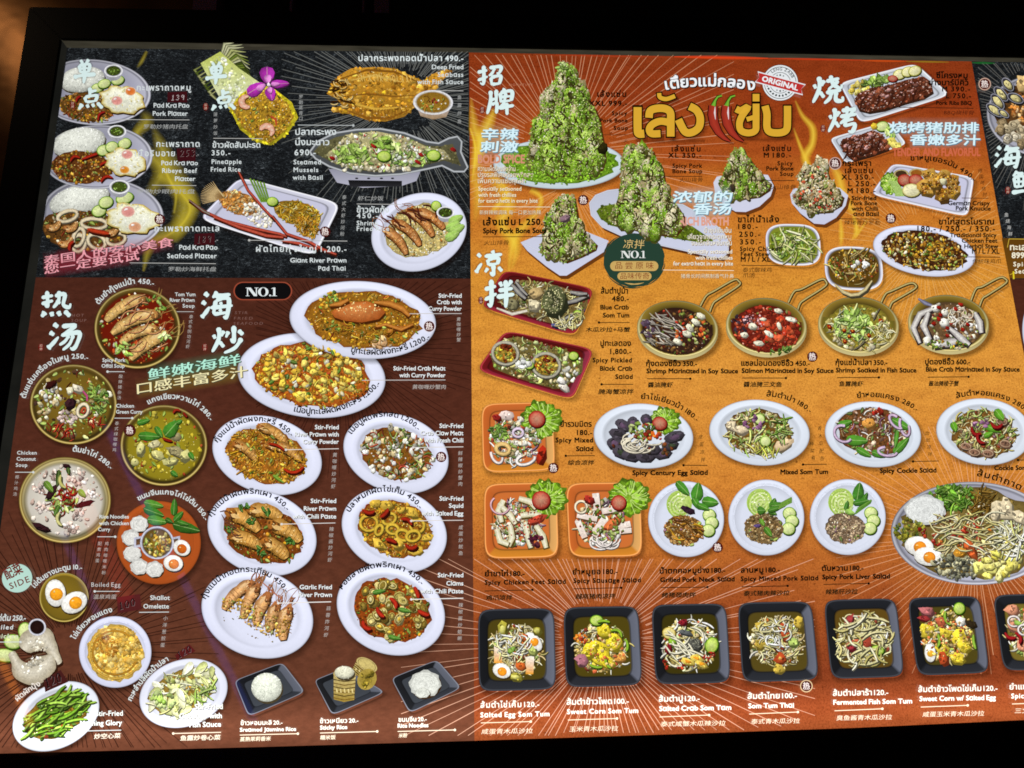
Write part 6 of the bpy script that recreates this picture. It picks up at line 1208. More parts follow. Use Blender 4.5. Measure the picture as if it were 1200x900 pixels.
def capb(t, a, x0, x1, y, b, bx0, bx1, yb, rl, zh, zx0, zx1, zy, col=B1, h=4.8, sl=0.0, rc=None, zc=(36, 28, 14)):
    T(t, a, x0, y, x1, y - sl * (x1 - x0), h, col, .026); T(t, b, bx0, yb, bx1, yb - sl * (bx1 - bx0), h + .3, col, .034)
    rule(t, rl[0], rl[1], rl[2], rl[3], .85, rc or col, 1); T(t, zh, zx0, zy, zx1, zy - sl * (zx1 - zx0), 5.4, zc, .016, .15)
def ex1(d, f, r):
    scatter(f, r, (776, 386, 22, 20, -.5), [('t', 46, 2, 4, [(176, 166, 150), (150, 140, 120), (206, 196, 186)])], .5)
    scatter(f, r, (760, 385, 7, 12, .3), [('d', 14, 2, 4, [(70, 54, 66), (84, 70, 88)])])
    scatter(f, r, (810, 386, 24, 20, 0), [('c', 26, 1.4, 2.8, [(170, 30, 24), (196, 90, 40)]), ('c', 24, 1.2, 2.4, LG)])
    for x, y, q in ((821, 370, .4), (815, 377, .6), (808, 384, .8), (805, 391, .3), (794, 400, .4)): chunk(f, r, x, y, 5.6, 3.4, q, (232, 228, 202), irr=.1)
d = pan('shrimp marinated in soy sauce in a brass pan', 794, 386, [(821, 359), (828, 347), (838, 341), (860, 328.5), (866, 330), (866, 335), (842, 351), (836, 356), (832, 366)], (60, 36, 26), [('c', 90, 1, 2.6, [(110, 80, 40), (80, 50, 30), (150, 120, 70)]), ('c', 22, 1.2, 2.4, RED), ('l', 24, 1.2, 2.4, GR), ('d', 60, .5, 1.2, CRM + BRN)], ex1)
capb(d.tx, 'กุ้งดองซีอิ๊ว 350.-', 757, 817, 429, 'Shrimp Marinated in Soy Sauce', 757.5, 865, 437.4, (758, 443.8, 809, 443.8), '醬油腌虾', 759, 788, 454); d.done()
def ex2(d, f, r):
    scatter(f, r, (868, 378, 12, 14, .8), [('d', 20, 1.6, 3.4, [(54, 40, 46), (66, 50, 60)])])
    scatter(f, r, (912, 386, 22, 14, .2), [('c', 30, 2.4, 6, [(190, 70, 40), (206, 96, 60), (170, 50, 30)])]); scatter(f, r, (884, 376, 14, 10, 0), [('d', 40, .6, 1.5, [(226, 170, 170), (206, 140, 140)])])
    for x, y, a, b, q in ((882, 382, 6, 4.6, .1), (912, 364, 6, 3.4, .1), (894, 374, 4.4, 2.4, 0), (872, 392, 5.4, 4.2, .1), (901, 391, 7, 3.6, .6), (913, 382, 5.4, 3, 1.2), (889, 402, 7, 3.6, .1), (927, 374, 8, 3.4, .3)): chunk(f, r, x, y, a * .88, b * .82, q, (236, 230, 204), irr=.1)
    scatter(f, r, (914, 410, 14, 4, -.2), [('l', 16, 1.4, 3, GR)])
d = pan('salmon marinated in soy sauce in a brass pan', 898, 383, [(924, 355), (931, 342), (940, 339), (962, 328), (968, 330), (967, 336), (944, 351), (938, 356), (935, 364)], (110, 34, 22), [('c', 110, 1.2, 3.2, [(170, 52, 30), (150, 36, 24), (196, 84, 54), (120, 26, 18)]), ('d', 130, .5, 1.3, [(222, 150, 130), (206, 96, 60), (90, 20, 14)]), ('l', 18, 1.2, 2.4, GR), ('c', 26, 1, 2.4, RED)], ex2)
capb(d.tx, 'แซลม่อนดองซีอิ๊ว 450.-', 868.5, 949, 428.6, 'Salmon Marinated in Soy Sauce', 869, 977, 437, (870, 443, 921, 443), '醬油腌三文鱼', 871, 916, 453.4); d.done()
def ex3(d, f, r):
    scatter(f, r, (1000, 380, 24, 17, 0), [('l', 70, 2, 4.4, LG + GR), ('t', 24, 2, 4, [(232, 226, 190), (206, 214, 140)])]); scatter(f, r, (1004, 374, 12, 9, 0), [('l', 40, 2.4, 5, LG)])
    for x, y in ((989, 387), (999, 388), (995, 394), (1018, 393), (972, 383), (1032, 376), (1032, 396), (990, 400)): chunk(f, r, x, y, 2.6, 2.4, 0, (150, 30, 16)); chunk(f, r, x, y - .3, 1, .9, 0, (226, 150, 50), shadow=0)
    scatter(f, r, (1034, 388, 10, 10, 0), [('s', 24, 1.4, 2.6, PAP)])
d = pan('shrimp soaked in fish sauce in a brass pan', 1006, 381.5, [(1032, 357), (1038, 345), (1046, 341), (1066, 332.5), (1073, 334), (1072, 339), (1050, 352), (1045, 356), (1042, 364)], (140, 126, 44), [('c', 70, 1.2, 3.4, PAP + CRM), ('t', 34, 1.6, 3.6, [(222, 214, 176), (170, 160, 100), (120, 110, 90)]), ('l', 40, 1.4, 3, GR + LG), ('d', 60, .5, 1.2, BRN)], ex3)
capb(d.tx, 'กุ้งแช่น้ำปลา 350.-', 979, 1040, 427.8, 'Shrimp Soaked in Fish Sauce', 979.5, 1074, 436.4, (981, 442.5, 1030, 442.3), '鱼露腌虾', 983, 1011, 452.8); d.done()
def ex4(d, f, r):
    for P, w in (([(1078, 402), (1070, 384), (1078, 368), (1096, 360)], 7), ([(1090, 398), (1082, 382), (1088, 366)], 8), ([(1094, 404), (1110, 402), (1126, 398)], 10), ([(1112, 384), (1126, 396), (1136, 404)], 8), ([(1142, 366), (1148, 378), (1150, 390)], 8)): f.ribbon([(p[0] + 1, p[1] + 1.6) for p in P], w * 1.1, (50, 40, 40)); f.ribbon(P, [w * .5] + [w] * (len(P) - 2) + [w * .6], (150, 142, 140), (232, 228, 220))
    scatter(f, r, (1126, 372, 12, 11, 0), [('s', 40, 1.2, 2.2, [(236, 222, 200), (214, 190, 160)])]); f.ribbon([(1076, 350), (1084, 355), (1092, 358)], [2, 5, 3], (70, 70, 90), (150, 150, 176))
    for x, y, a, b in ((1107, 366, 4, 4), (1106, 378, 6, 5), (1096, 361, 5, 4), (1098, 403, 5, 3), (1086, 399, 4, 5)): chunk(f, r, x, y, a, b, .2, (238, 234, 218), irr=.1)
    for x, y in ((1100, 360), (1102, 369), (1100, 374), (1094, 379), (1126, 357), (1110, 384), (1120, 362), (1134, 380), (1110, 393), (1128, 386)): chunk(f, r, x, y, 2.8, 2.2, .4, (150, 30, 20))
    scatter(f, r, (1110, 404, 24, 6, 0), [('l', 20, 1.2, 2.6, GR), ('c', 10, 1, 2, CUR)])
d = pan('blue crab marinated in soy sauce in a brass pan', 1111.5, 379.5, [(1138, 353), (1144, 339), (1152, 336), (1171, 326), (1178, 327), (1179, 332), (1158, 346), (1152, 350), (1148, 360)], (104, 78, 50), [('c', 120, 1.2, 3.4, WHT + CRM + [(176, 166, 150), (130, 110, 90)]), ('c', 24, 1, 2.2, RED), ('l', 24, 1.2, 2.6, GR), ('d', 80, .5, 1.2, BRN)], ex4)
capb(d.tx, 'ปูดองซีอิ๊ว 600.-', 1084, 1137, 427, 'Blue Crab Marinated in Soy Sauce', 1085, 1195, 435.4, (1087, 442, 1135, 441.6), '酱油腌梭子蟹', 1088, 1123, 452.4); d.done()

# ---- oval salads
OVC = (220, 227, 238)
d = Dish('century egg salad on a white oval plate'); f = d.fd; r = d.r
plate(d.pl, 754, 511, 58.5, 38, .08, OVC, .78); lettuce(f, r, 779, 493, 18, 16)
for x, y, a, b, q in ((730, 498, 10, 6, .5), (741, 495, 6, 8, .5), (757, 491, 7, 6, .3), (724, 508, 11, 6, .2), (720, 519, 10, 7, .1), (727, 529, 11, 7, .4), (739, 534, 11, 6, .2), (756, 535, 11, 6, 0), (776, 531, 11, 6, -.2), (785, 521, 10, 6, -.3), (790, 511, 12, 6, -.3), (764, 526, 10, 6, 0)):
    chunk(f, r, x, y, a, b, q, (70, 64, 72), n=10, irr=.08); chunk(f, r, x + 1, y + 1, a * .5, b * .5, q, r.choice([(60, 70, 50), (96, 74, 96), (50, 46, 50)]), shadow=0)
scatter(f, r, (754, 526, 36, 10, .05), [('c', 24, 1.4, 3, [(90, 40, 24), (70, 60, 40), (110, 60, 30)])]); slice_(f, r, 773, 496, 9, 8, .3, *TOM)
for i in range(14): ringp(f, 748 + r.uniform(-12, 16), 519 + r.uniform(-6, 6), r.uniform(7, 14), r.uniform(4, 7), .1, 1.5, (236, 226, 200), 16, .7)
scatter(f, r, (752, 504, 15, 10, .2), [('l', 44, 1.8, 3.6, LG + GR), ('c', 14, 1.4, 3, RED)]); scatter(f, r, (766, 511, 10, 5, .2), [('c', 14, 1.6, 3.4, RED + ORG)])
t = d.tx; arc(t, 'ยำไข่เยี่ยวม้า 180.-', (751, 467.5), (790, 476), (816, 494), 5.2, B1); vert(t, '皮蛋凉拌', 821, 512, 538.5, 5, (40, 30, 14), 824); rule(t, 801, 545.2, 829, 545.4, .85, B1, -1); T(t, 'Spicy Century Egg Salad', 741, 556.8, 829.5, 556.4, 5.2, B1, .034); d.done()
SAL = [('s', 80, 1.3, 2.6, PAP + LG), ('c', 60, 1.2, 3, PAP + CRM), ('l', 30, 1.6, 3.4, GR), ('d', 60, .6, 1.3, BRN), ('c', 12, 1.2, 2.6, PUR + RED)]
d = Dish('mixed som tum on a white oval plate'); f = d.fd; r = d.r
plate(d.pl, 890, 507, 59, 38.5, .09, OVC, .78); reg = (890, 507, 39, 27, .12); heap(f, r, reg, (110, 80, 30)); scatter(f, r, reg, SAL + [('t', 26, 2, 4, LG + PAP)])
for x, y in ((856, 498), (868, 503)): chunk(f, r, x, y, 8, 6, .3, (226, 206, 170), n=5)
for x, y in ((897, 517), (890, 491)): slice_(f, r, x, y, 6.5, 6.5, .2, *CUC)
chunk(f, r, 918, 521, 12, 6, -.6, (216, 190, 150)); scatter(f, r, (916, 503, 8, 15, .2), [('t', 20, 2, 3.6, GR + LG)]); scatter(f, r, (896, 527, 22, 4, .1), [('t', 12, 2, 3.8, [(180, 190, 70), (206, 196, 100)])]); scatter(f, r, (884, 497, 14, 9, 0), [('c', 14, 1.6, 3.4, PUR)])
t = d.tx; arc(t, 'ส้มตำป่า 180.-', (898, 464.5), (926, 470), (949, 484), 5.2, B1); vert(t, '青木瓜配各', 960.5, 502, 537, 5, (40, 30, 14), 963.5); vert(t, '种菜肴', 951, 520, 536.5, 5, (40, 30, 14), 953); rule(t, 941, 544.4, 969, 544, .85, B1, -1); T(t, 'Mixed Som Tum', 914.5, 555.8, 970.5, 555.4, 5.2, B1, .034); d.done()
d = Dish('spicy cockle salad on a white oval plate'); f = d.fd; r = d.r
plate(d.pl, 1023, 509, 56.5, 38.5, .1, OVC, .80); reg = (1023, 506, 42, 28, .12); heap(f, r, reg, (110, 70, 36)); scatter(f, r, reg, [('c', 90, 1.2, 3.2, [(150, 116, 96), (120, 84, 66), (190, 160, 140), (206, 180, 150)]), ('s', 50, 1.3, 2.4, WHT + PUR + CRM), ('l', 24, 1.6, 3.6, GR), ('c', 16, 1.2, 2.6, RED), ('d', 60, .6, 1.3, CRM)])
for x, y, L, w, q in ((1004, 516, 26, 12, .05), (990, 496, 18, 8, -.3), (1056, 497, 26, 10, .5), (1056, 522, 26, 9, -.8), (1012, 530, 20, 8, .5), (1030, 532, 18, 8, .3), (1050, 514, 22, 5, 1.7)): leaf(f, r, x, y, L, w, q, (80, 140, 44))
for x, y, a, b, q in ((988, 508, 11, 9, .6), (1040, 529, 11, 5, .1), (1060, 500, 5, 11, -.3), (1050, 494, 10, 5, .8)): ringp(f, x, y, a, b, q, 3, (206, 180, 206), 16, .7)
chunk(f, r, 1019, 496, 7, 6, 0, (214, 150, 70)); scatter(f, r, (1030, 482, 8, 4, 0), [('c', 14, 1.4, 3, RED)])
t = d.tx; arc(t, 'ยำหอยแครง 280.-', (1004.5, 466.5), (1044, 468), (1074, 482), 5.2, B1); vert(t, '血蛤凉拌', 1086.5, 507.5, 532, 5, (40, 30, 14), 1090); rule(t, 1070, 540.8, 1100, 540.2, .85, B1, -1); T(t, 'Spicy Cockle Salad', 1031, 554.4, 1097.5, 553.6, 5.2, B1, .034); d.done()
d = Dish('cockle som tum on a white oval plate'); f = d.fd; r = d.r
plate(d.pl, 1153, 506, 56, 39, .1, OVC, .78); reg = (1152, 508, 38, 28, .15); heap(f, r, reg, (120, 84, 36)); scatter(f, r, reg, SAL + [('s', 40, 1.6, 3, PAP), ('c', 20, 1.6, 3.2, [(120, 84, 70), (150, 110, 90)])])
for x, y in ((1132, 523), (1142, 530), (1158, 531), (1178, 520), (1174, 494)): chunk(f, r, x, y, 8, 5, .2, (130, 96, 76)); ringp(f, x, y, 6, 3.6, .2, 1, (190, 160, 130), shadow=False)
for x, y, L, w, q in ((1171, 486, 16, 10, .9), (1163, 502, 22, 8, .35), (1118, 500, 12, 8, 1.2), (1158, 509, 12, 6, -.4)): leaf(f, r, x, y, L, w, q, (96, 156, 40))
for x, y, q in ((1144, 504, .6), (1150, 513, 1), (1168, 496, .1)): strand(f, r, x, y, 14, 4, q, (150, 30, 30))
scatter(f, r, (1148, 496, 10, 5, 0), [('c', 12, 1.6, 3, PUR)])
t = d.tx; arc(t, 'ส้มตำหอยแครง 280.-', (1121, 467), (1160, 464), (1203, 483.5), 5.2, B1); rule(t, 1193, 539.2, 1216, 538.8, .85, B1, -1); T(t, 'Cockle Som Tum', 1165, 551, 1221, 550.4, 5, B1, .034); d.done()

# ---- orange square plates
OSQ = [(230, 172, 100), (216, 136, 44), (204, 104, 44), (206, 108, 48)]
def orange(label, P, lx, ly, layers, extra=None):
    d = Dish(label); square(d.pl, P, OSQ, (206, 112, 52), .78, 7, True, (226, 150, 84)); lettuce(d.fd, d.r, lx, ly, 24, 22)
    cx = sum(p[0] for p in P) / 4; cy = sum(p[1] for p in P) / 4; reg = (cx - 4, cy + 3, 29, 27, .2); scatter(d.fd, d.r, reg, layers)
    if extra: extra(d, d.fd, d.r)
    return d
MIX = [('c', 110, 1.4, 4, WHT + CRM), ('s', 46, 1.6, 3, WHT + PUR + CRM), ('l', 60, 1.6, 3.6, GR), ('c', 24, 1.2, 2.8, RED), ('d', 50, .6, 1.3, RED + WHT)]
def xa(d, f, r):
    scatter(f, r, (586, 506, 12, 8, .2), [('l', 34, 1.8, 3.6, GR)])
    ringp(f, 607, 507, 6, 5, 0, 3, (226, 206, 226)); ringp(f, 616, 538, 11, 6, -.3, 3.4, (240, 232, 226), 16, .7); ringp(f, 582, 533, 6, 10, -.4, 3, (240, 226, 220), 16, .6); ringp(f, 589, 526, 8, 6, .2, 5, (226, 190, 120)); chunk(f, r, 593, 486, 8, 5, .2, (236, 214, 204)); chunk(f, r, 582, 489, 6, 4, .5, (150, 40, 34)); chunk(f, r, 634, 533, 5, 10, .2, (170, 44, 24)); slice_(f, r, 629, 491, 10, 10, .3, *TOM)
d = orange('mixed seafood salad with lettuce on an orange square plate', [(564, 473), (647, 471), (651, 551), (566, 554)], 634, 492, MIX, xa)
t = d.tx; T(t, 'ยำรวมมิตร', 656.5, 500, 693.5, 500, 5, B1); T(t, '180.-', 676, 509.8, 694, 509.8, 5, B1); T(t, 'Spicy Mixed', 651, 518.4, 695, 518.4, 5.2, B1, .034); T(t, 'Salad', 675, 528.6, 695.5, 528.6, 5.2, B1, .034); rule(t, 663, 534.2, 697, 534, .85, B1, -1); T(t, '综合凉拌', 665, 545, 696, 545, 5.2, (36, 28, 14), .014, .15); d.done()
def xb(d, f, r):
    for P in (([(590, 586), (584, 598), (588, 612)]), ([(608, 584), (622, 588), (628, 596)]), ([(598, 616), (600, 630), (596, 640)]), ([(616, 612), (618, 628), (622, 642)]), ([(610, 604), (624, 602), (634, 604)]), ([(588, 594), (598, 604), (604, 614)]), ([(582, 620), (586, 634), (596, 638)]), ([(628, 616), (636, 628), (640, 642)])): f.ribbon([(p[0] + 1, p[1] + 1.6) for p in P], 8, (90, 70, 30)); f.ribbon(P, [6, 7.5, 5], (196, 186, 140), (240, 236, 212))
    ringp(f, 586, 592, 11, 10, .3, 2, (226, 180, 190), 16, .6); slice_(f, r, 634, 586, 11, 11, .3, *TOM); chunk(f, r, 628, 608, 12, 5, -.4, (190, 70, 50)); scatter(f, r, (610, 610, 24, 22, 0), [('d', 60, .7, 1.5, RED + [(60, 20, 20)])]); scatter(f, r, (628, 634, 8, 8, 0), [('c', 16, 1.6, 3.4, [(70, 24, 40), (90, 40, 50)])])
d = orange('chicken feet salad with lettuce on an orange square plate', [(567, 567), (652, 565), (655, 653), (568, 655)], 640, 584, MIX, xb)
capb(d.tx, 'ยำขาไก่ 180.-', 568, 615, 675.4, 'Spicy Chicken Feet Salad', 568, 663, 685.2, (568, 692.6, 624, 691.2), '鸡爪凉拌', 569, 600, 703.6, sl=.012); d.done()
def xc(d, f, r):
    for x, y, w, h, q in ((699, 588, 8, 20, -.1), (717, 597, 24, 7, -.2), (702, 618, 9, 24, .6), (688, 606, 24, 6, .2), (681, 620, 7, 22, -.4), (728, 616, 22, 7, -.2), (733, 622, 14, 6, -.1)):
        c, s_ = math.cos(q), math.sin(q); Q = [(x + u * w / 2 * c - v * h / 2 * s_, y + u * w / 2 * s_ + v * h / 2 * c) for u, v in ((-1, -1), (1, -1), (1, 1), (-1, 1))]
        f.poly([(p[0] + 1, p[1] + 1.8) for p in Q], (90, 60, 30)); f.poly(Q, (244, 234, 224), (226, 206, 192))
    for i in range(8): ringp(f, 712 + r.uniform(-10, 8), 634 + r.uniform(-3, 3), r.uniform(8, 16), r.uniform(4, 8), 0, 2, (240, 230, 222), 14, .55)
    slice_(f, r, 725, 589, 9, 9, .3, *TOM); chunk(f, r, 717, 613, 13, 5, -.5, (206, 110, 60)); ringp(f, 681, 594, 7, 7, 0, 2.4, (240, 226, 196)); chunk(f, r, 690, 585, 7, 5, .4, (170, 50, 40)); scatter(f, r, (706, 612, 28, 22, 0), [('c', 20, 1, 2, RED), ('l', 26, 1.6, 3.4, GR)])
d = orange('pork sausage salad with lettuce on an orange square plate', [(663, 566), (750, 565), (753, 652), (667, 653)], 737, 583, MIX, xc)
capb(d.tx, 'ยำหมูยอ 180.-', 671, 724, 673.2, 'Spicy Sausage Salad', 672, 751, 683.2, (672, 690, 728, 688.8), '越南猪肉凉拌', 674, 721, 702, sl=.012); d.done()

# ---- round white plates of minced meat salads
def round_(label, cx, cy, pal, extra):
    d = Dish(label); f = d.fd; r = d.r; plate(d.pl, cx, cy, 44.5, 44.5, 0, (220, 225, 240), .86)
    X, Y = cx - 8, cy - 18
    f.fan(X, Y, ellp(X, Y, 15, 16, .3, 20), (206, 222, 140), (170, 200, 90))
    for i in range(7): ringp(f, X + 1, Y + 2, 14 - i * 1.9, 15 - i * 2, .3, .9, (224, 234, 170) if i % 2 else (150, 186, 70), 16, .8, False)
    scatter(f, r, (X, Y, 13, 14, 0), [('d', 60, .5, 1.3, [(236, 242, 206), (160, 190, 80)])])
    for dx, dy in ((27, -5), (30, 4), (26, 13)): slice_(f, r, cx + dx, cy + dy, 8, 7.5, 0, *CUC)
    reg = (cx - 3, cy + 13, 23, 18, .1); heap(f, r, reg, mul(pal[0], .8)); scatter(f, r, reg, [('c', 150, .9, 2.2, pal), ('d', 130, .5, 1.2, pal + CRM), ('l', 6, 1.4, 3, GR), ('c', 6, 1, 2, PUR)]); extra(f, r); return d
def e1(f, r):
    for x, y, L, w, q in ((800, 572, 22, 10, .8), (817, 576, 22, 14, -1.4), (832, 588, 20, 12, .1), (816, 590, 16, 8, 1), (824, 594, 16, 7, .4)): leaf(f, r, x, y, L, w, q, (72, 134, 42))
    chunk(f, r, 806, 597, 8, 4, .5, (50, 30, 44)); scatter(f, r, (802, 620, 20, 14, .3), [('t', 24, 1.8, 3.2, BRN + CUR)], .5)
d = round_('grilled pork neck salad on a round white plate', 804, 608.5, [(140, 96, 44), (110, 72, 30), (176, 130, 70), (196, 160, 100)], e1)
capb(d.tx, 'น้ำตกคอหมูย่าง 180.-', 773, 850, 672, 'Grilled Pork Neck Salad', 773.5, 861, 682.2, (774, 688.6, 829, 688), '烤猪颈肉拌', 775, 815, 700.4, sl=.012); d.done()
def e2(f, r):
    for x, y, L, w, q in ((906, 590, 14, 8, -1.2), (912, 592, 18, 8, -.1), (905, 600, 12, 6, .5), (892, 598, 10, 9, 0), (908, 596, 16, 6, -.3)): leaf(f, r, x, y, L, w, q, (70, 120, 40))
    for i in range(4): f.ribbon([(912 + i, 596 - i * 2), (928, 588 - i * 1.6)], 2.2, (70, 110, 36), (130, 170, 70))
    leaf(f, r, 893, 612, 10, 5, 1, (96, 146, 44)); leaf(f, r, 900, 623, 14, 7, .9, (80, 130, 40)); chunk(f, r, 888, 616, 4, 2, 0, (90, 70, 120))
d = round_('minced pork larb on a round white plate', 898, 606.5, [(150, 120, 76), (120, 90, 50), (186, 160, 110), (90, 66, 34)], e2)
capb(d.tx, 'ลาบหมู 180.-', 868, 914, 671.2, 'Spicy Minced Pork Salad', 868, 959, 681, (869, 687.6, 923, 686.6), '泰式猪肉辣沙拉', 871, 925, 698.4, sl=.012); d.done()
def e3(f, r):
    for x, y, L, w, q in ((1006, 576, 22, 13, -1.4), (1013, 584, 16, 6, -1.1), (1009, 588, 20, 7, -.2), (992, 592, 12, 5, -1.3)): leaf(f, r, x, y, L, w, q, (64, 120, 40))
    for i in range(4): f.ribbon([(1002 + i, 602 - i * 2), (1020 + i * .5, 589 - i)], 2.4, (60, 104, 34), (120, 166, 66))
    leaf(f, r, 996, 600, 12, 6, .3, (150, 190, 90))
d = round_('pork liver salad on a round white plate', 993.5, 606, [(140, 116, 90), (110, 84, 60), (176, 150, 120), (196, 172, 140)], e3)
capb(d.tx, 'ตับหวาน 180.-', 963, 1012, 669, 'Spicy Pork Liver Salad', 963.5, 1043, 678.8, (965, 684.8, 1018, 683.8), '辣猪肝沙拉', 967, 1005, 696.6, sl=.012); d.done()

d = Dish('big round party tray of som tum with noodles, eggs and greens', .0008); f = d.fd; r = d.r
cx, cy = 1141, 625; steel(d, cx, cy, 97, 60.5, .03); heap(f, r, (cx, cy, 86, 52, .03), (120, 100, 50))
scatter(f, r, (1146, 625, 54, 34, 0), [('s', 130, 1.6, 3.4, PAP + CRM), ('c', 70, 1.4, 3, PAP + ORG), ('c', 36, 1.6, 3.4, RED), ('l', 30, 1.6, 3.2, GR), ('d', 80, .6, 1.4, BRN)])
scatter(f, r, (1117, 583, 32, 14, -.05), [('l', 170, 2, 4.4, [(70, 116, 26), (96, 146, 40), (50, 86, 20), (126, 168, 60)]), ('t', 26, 2, 3.4, LG)]); scatter(f, r, (1152, 588, 14, 16, .4), [('t', 60, 1.6, 3.4, [(120, 90, 34), (90, 66, 22), (150, 116, 50)])])
noodles(f, r, 1084, 598, 24, 18, (238, 240, 236), 90); scatter(f, r, (1066, 622, 19, 14, .1), [('c', 46, 1.6, 4, [(140, 130, 44), (110, 104, 30), (176, 164, 84)]), ('l', 20, 1.6, 3, GR)])
egg_half(f, r, 1077, 640, 17, 11.5, .15, (226, 140, 36)); egg_half(f, r, 1088, 652, 17, 11, .1, (226, 140, 40))
scatter(f, r, (1120, 664, 28, 15, .1), [('c', 130, 1.4, 3.6, [(96, 96, 84), (140, 140, 110), (60, 60, 54), (196, 190, 150)])])
scatter(f, r, (1170, 662, 26, 14, -.1), [('c', 40, 3, 8, [(214, 204, 96), (226, 216, 120), (190, 176, 66), (236, 228, 150)])]); scatter(f, r, (1187, 630, 22, 24, .3), [('t', 90, 2, 4.4, [(238, 236, 210), (222, 218, 170), (246, 246, 230), (200, 200, 120)]), ('c', 14, 1.4, 2.6, [(222, 206, 90)])])
for x, y, a, b, q in ((1170, 594, 9, 8, 0), (1180, 592, 6, 11, -.4), (1178, 602, 16, 6, .1), (1166, 602, 5, 9, .2), (1196, 606, 12, 7, .4)): chunk(f, r, x, y, a, b, q, (216, 200, 164), irr=.1)
scatter(f, r, (1102, 612, 8, 10, 0), [('c', 30, 1, 2.2, [(140, 110, 76), (110, 84, 50)])]); chunk(f, r, 1136, 643, 13, 6, .9, (206, 96, 46)); chunk(f, r, 1124, 647, 8, 5, .2, (214, 150, 50))
for x, y in ((1146, 616), (1124, 628), (1130, 620), (1138, 604), (1100, 636), (1082, 624)): scatter(f, r, (x, y, 7, 4, .4), [('c', 8, 1.4, 3, RED)])
for i in range(44): strand(f, r, r.uniform(1100, 1180), r.uniform(606, 644), r.uniform(16, 34), 1.6, r.uniform(-.7, .6), r.choice(PAP))
t = d.tx; arc(t, 'ส้มตำถาด 250.-', (1144, 557.5), (1183, 569), (1225, 592), 6.2, B1); T(t, 'Som Tum Tray', 1206, 694, 1260, 692, 5, B1); d.done()

# ---- black square plates
def black(label, P, sauce, layers, extra=None):
    d = Dish(label); square(d.pl, P, [(104, 108, 122), (44, 46, 52), (27, 28, 31), (34, 36, 41)], sauce, .76, 8, True, (58, 60, 66))
    cx = sum(p[0] for p in P) / 4; cy = sum(p[1] for p in P) / 4; scatter(d.fd, d.r, (cx - 1, cy + 1, 30, 31, .3), [('d', 30, .5, 1.1, [(140, 120, 40), (190, 170, 80)])]); scatter(d.fd, d.r, (cx - 1, cy + 1, 30, 29, .3), [('c', 110, 1.6, 3.6, [(150, 128, 60), (176, 156, 90), (120, 100, 40)])]); scatter(d.fd, d.r, (cx - 1, cy + 1, 32, 31, .3), layers + [('s', 40, 1.4, 2.8, PAP + WHT), ('c', 26, 1.4, 3, CRM + PAP)]); d.c = (cx, cy)
    if extra: extra(d, d.fd, d.r)
    return d
STX = [('s', 110, 1.4, 2.8, PAP + CRM), ('c', 44, 1.4, 3, PAP + CRM + ORG), ('c', 16, 1.6, 3.2, RED + ORG), ('l', 16, 1.6, 3.2, LG + GR), ('d', 50, .6, 1.3, CRM + BRN), ('c', 14, 1.2, 2.2, [(222, 190, 110)])]
def w1(d, f, r):
    for x, y, a, b, q in ((588, 786, 11, 8.5, .4), (625, 752, 8, 13, -.7)): egg_half(f, r, x, y, a, b, q, (236, 150, 36))
    for x, y, q in ((583, 767, .1), (620, 780, .1)):
        f.poly([(x - 4, y - 10), (x + 6, y - 12), (x + 5, y + 10), (x - 4, y + 10)], (248, 244, 234), (236, 160, 40))
    for x, y, a, b in ((589, 738, 5, 9), (605, 793, 8, 5), (629, 739, 6, 5)): chunk(f, r, x, y, a, b, .1, (170, 160, 60)); chunk(f, r, x, y, a * .6, b * .6, .1, (206, 200, 110), shadow=0)
    for x, y in ((613, 746), (616, 756), (603, 768), (610, 780)): chunk(f, r, x, y, 6, 5, .3, (196, 96, 40)); 
    scatter(f, r, (600, 757, 20, 16, 0), [('s', 50, 1.6, 3, PAP + WHT)]); chunk(f, r, 599, 761, 6, 3, -.7, (150, 190, 80)); chunk(f, r, 624, 763, 6, 5, .2, (190, 200, 110))
C7 = dict(col=W3, rc=(240, 222, 190), zc=Z3, sl=.018, h=5)
d = black('salted egg som tum on a black square plate', [(560, 714), (649.5, 712.5), (652, 808), (561, 810.5)], (78, 66, 20), STX, w1)
capb(d.tx, 'ส้มตำไข่เค็ม 120.-', 563, 632, 829.4, 'Salted Egg Som Tum', 563, 644, 840.6, (563.5, 847.2, 622, 845.6), '咸蛋青木瓜沙拉', 564, 624, 860.4, **C7); d.done()
def w2(d, f, r):
    for x, y, a, b, q in ((700, 763, 14, 12, .4), (704, 770, 12, 9, .5), (719, 752, 10, 10, .2), (707, 738, 8, 9, 0), (690, 762, 8, 9, .8), (712, 776, 9, 6, .2)):
        chunk(f, r, x, y, a, b, q, (230, 206, 50), n=9, irr=.15); scatter(f, r, (x, y, a * .8, b * .8, q), [('d', 26, .7, 1.3, [(246, 226, 90), (206, 180, 30)])])
    slice_(f, r, 699, 727, 8, 6.5, 0, *LIM); chunk(f, r, 681, 774, 7, 6.4, 0, (170, 110, 120)); chunk(f, r, 727, 771, 7, 5, -.6, (216, 150, 70))
    for x, y, q in ((707, 729, 0), (698, 780, .2), (713, 776, 1.2), (733, 756, 1.5), (722, 743, .5)): strand(f, r, x, y, 15, 3, q, (140, 180, 50))
    scatter(f, r, (682, 748, 8, 6, 0), [('c', 16, 1.6, 3, RED + ORG)]); scatter(f, r, (712, 762, 22, 18, 0), [('c', 40, 1.2, 2.4, [(222, 180, 96), (196, 96, 50), (226, 200, 130)])])
d = black('sweet corn som tum on a black square plate', [(660, 711.5), (748, 710), (753, 803), (663, 806)], (80, 68, 18), [('c', 60, 1.4, 3, [(226, 196, 60), (206, 170, 70), (222, 190, 120)]), ('c', 30, 1.4, 3, RED + ORG), ('l', 16, 1.6, 3, LG), ('d', 60, .6, 1.3, CRM)], w2)
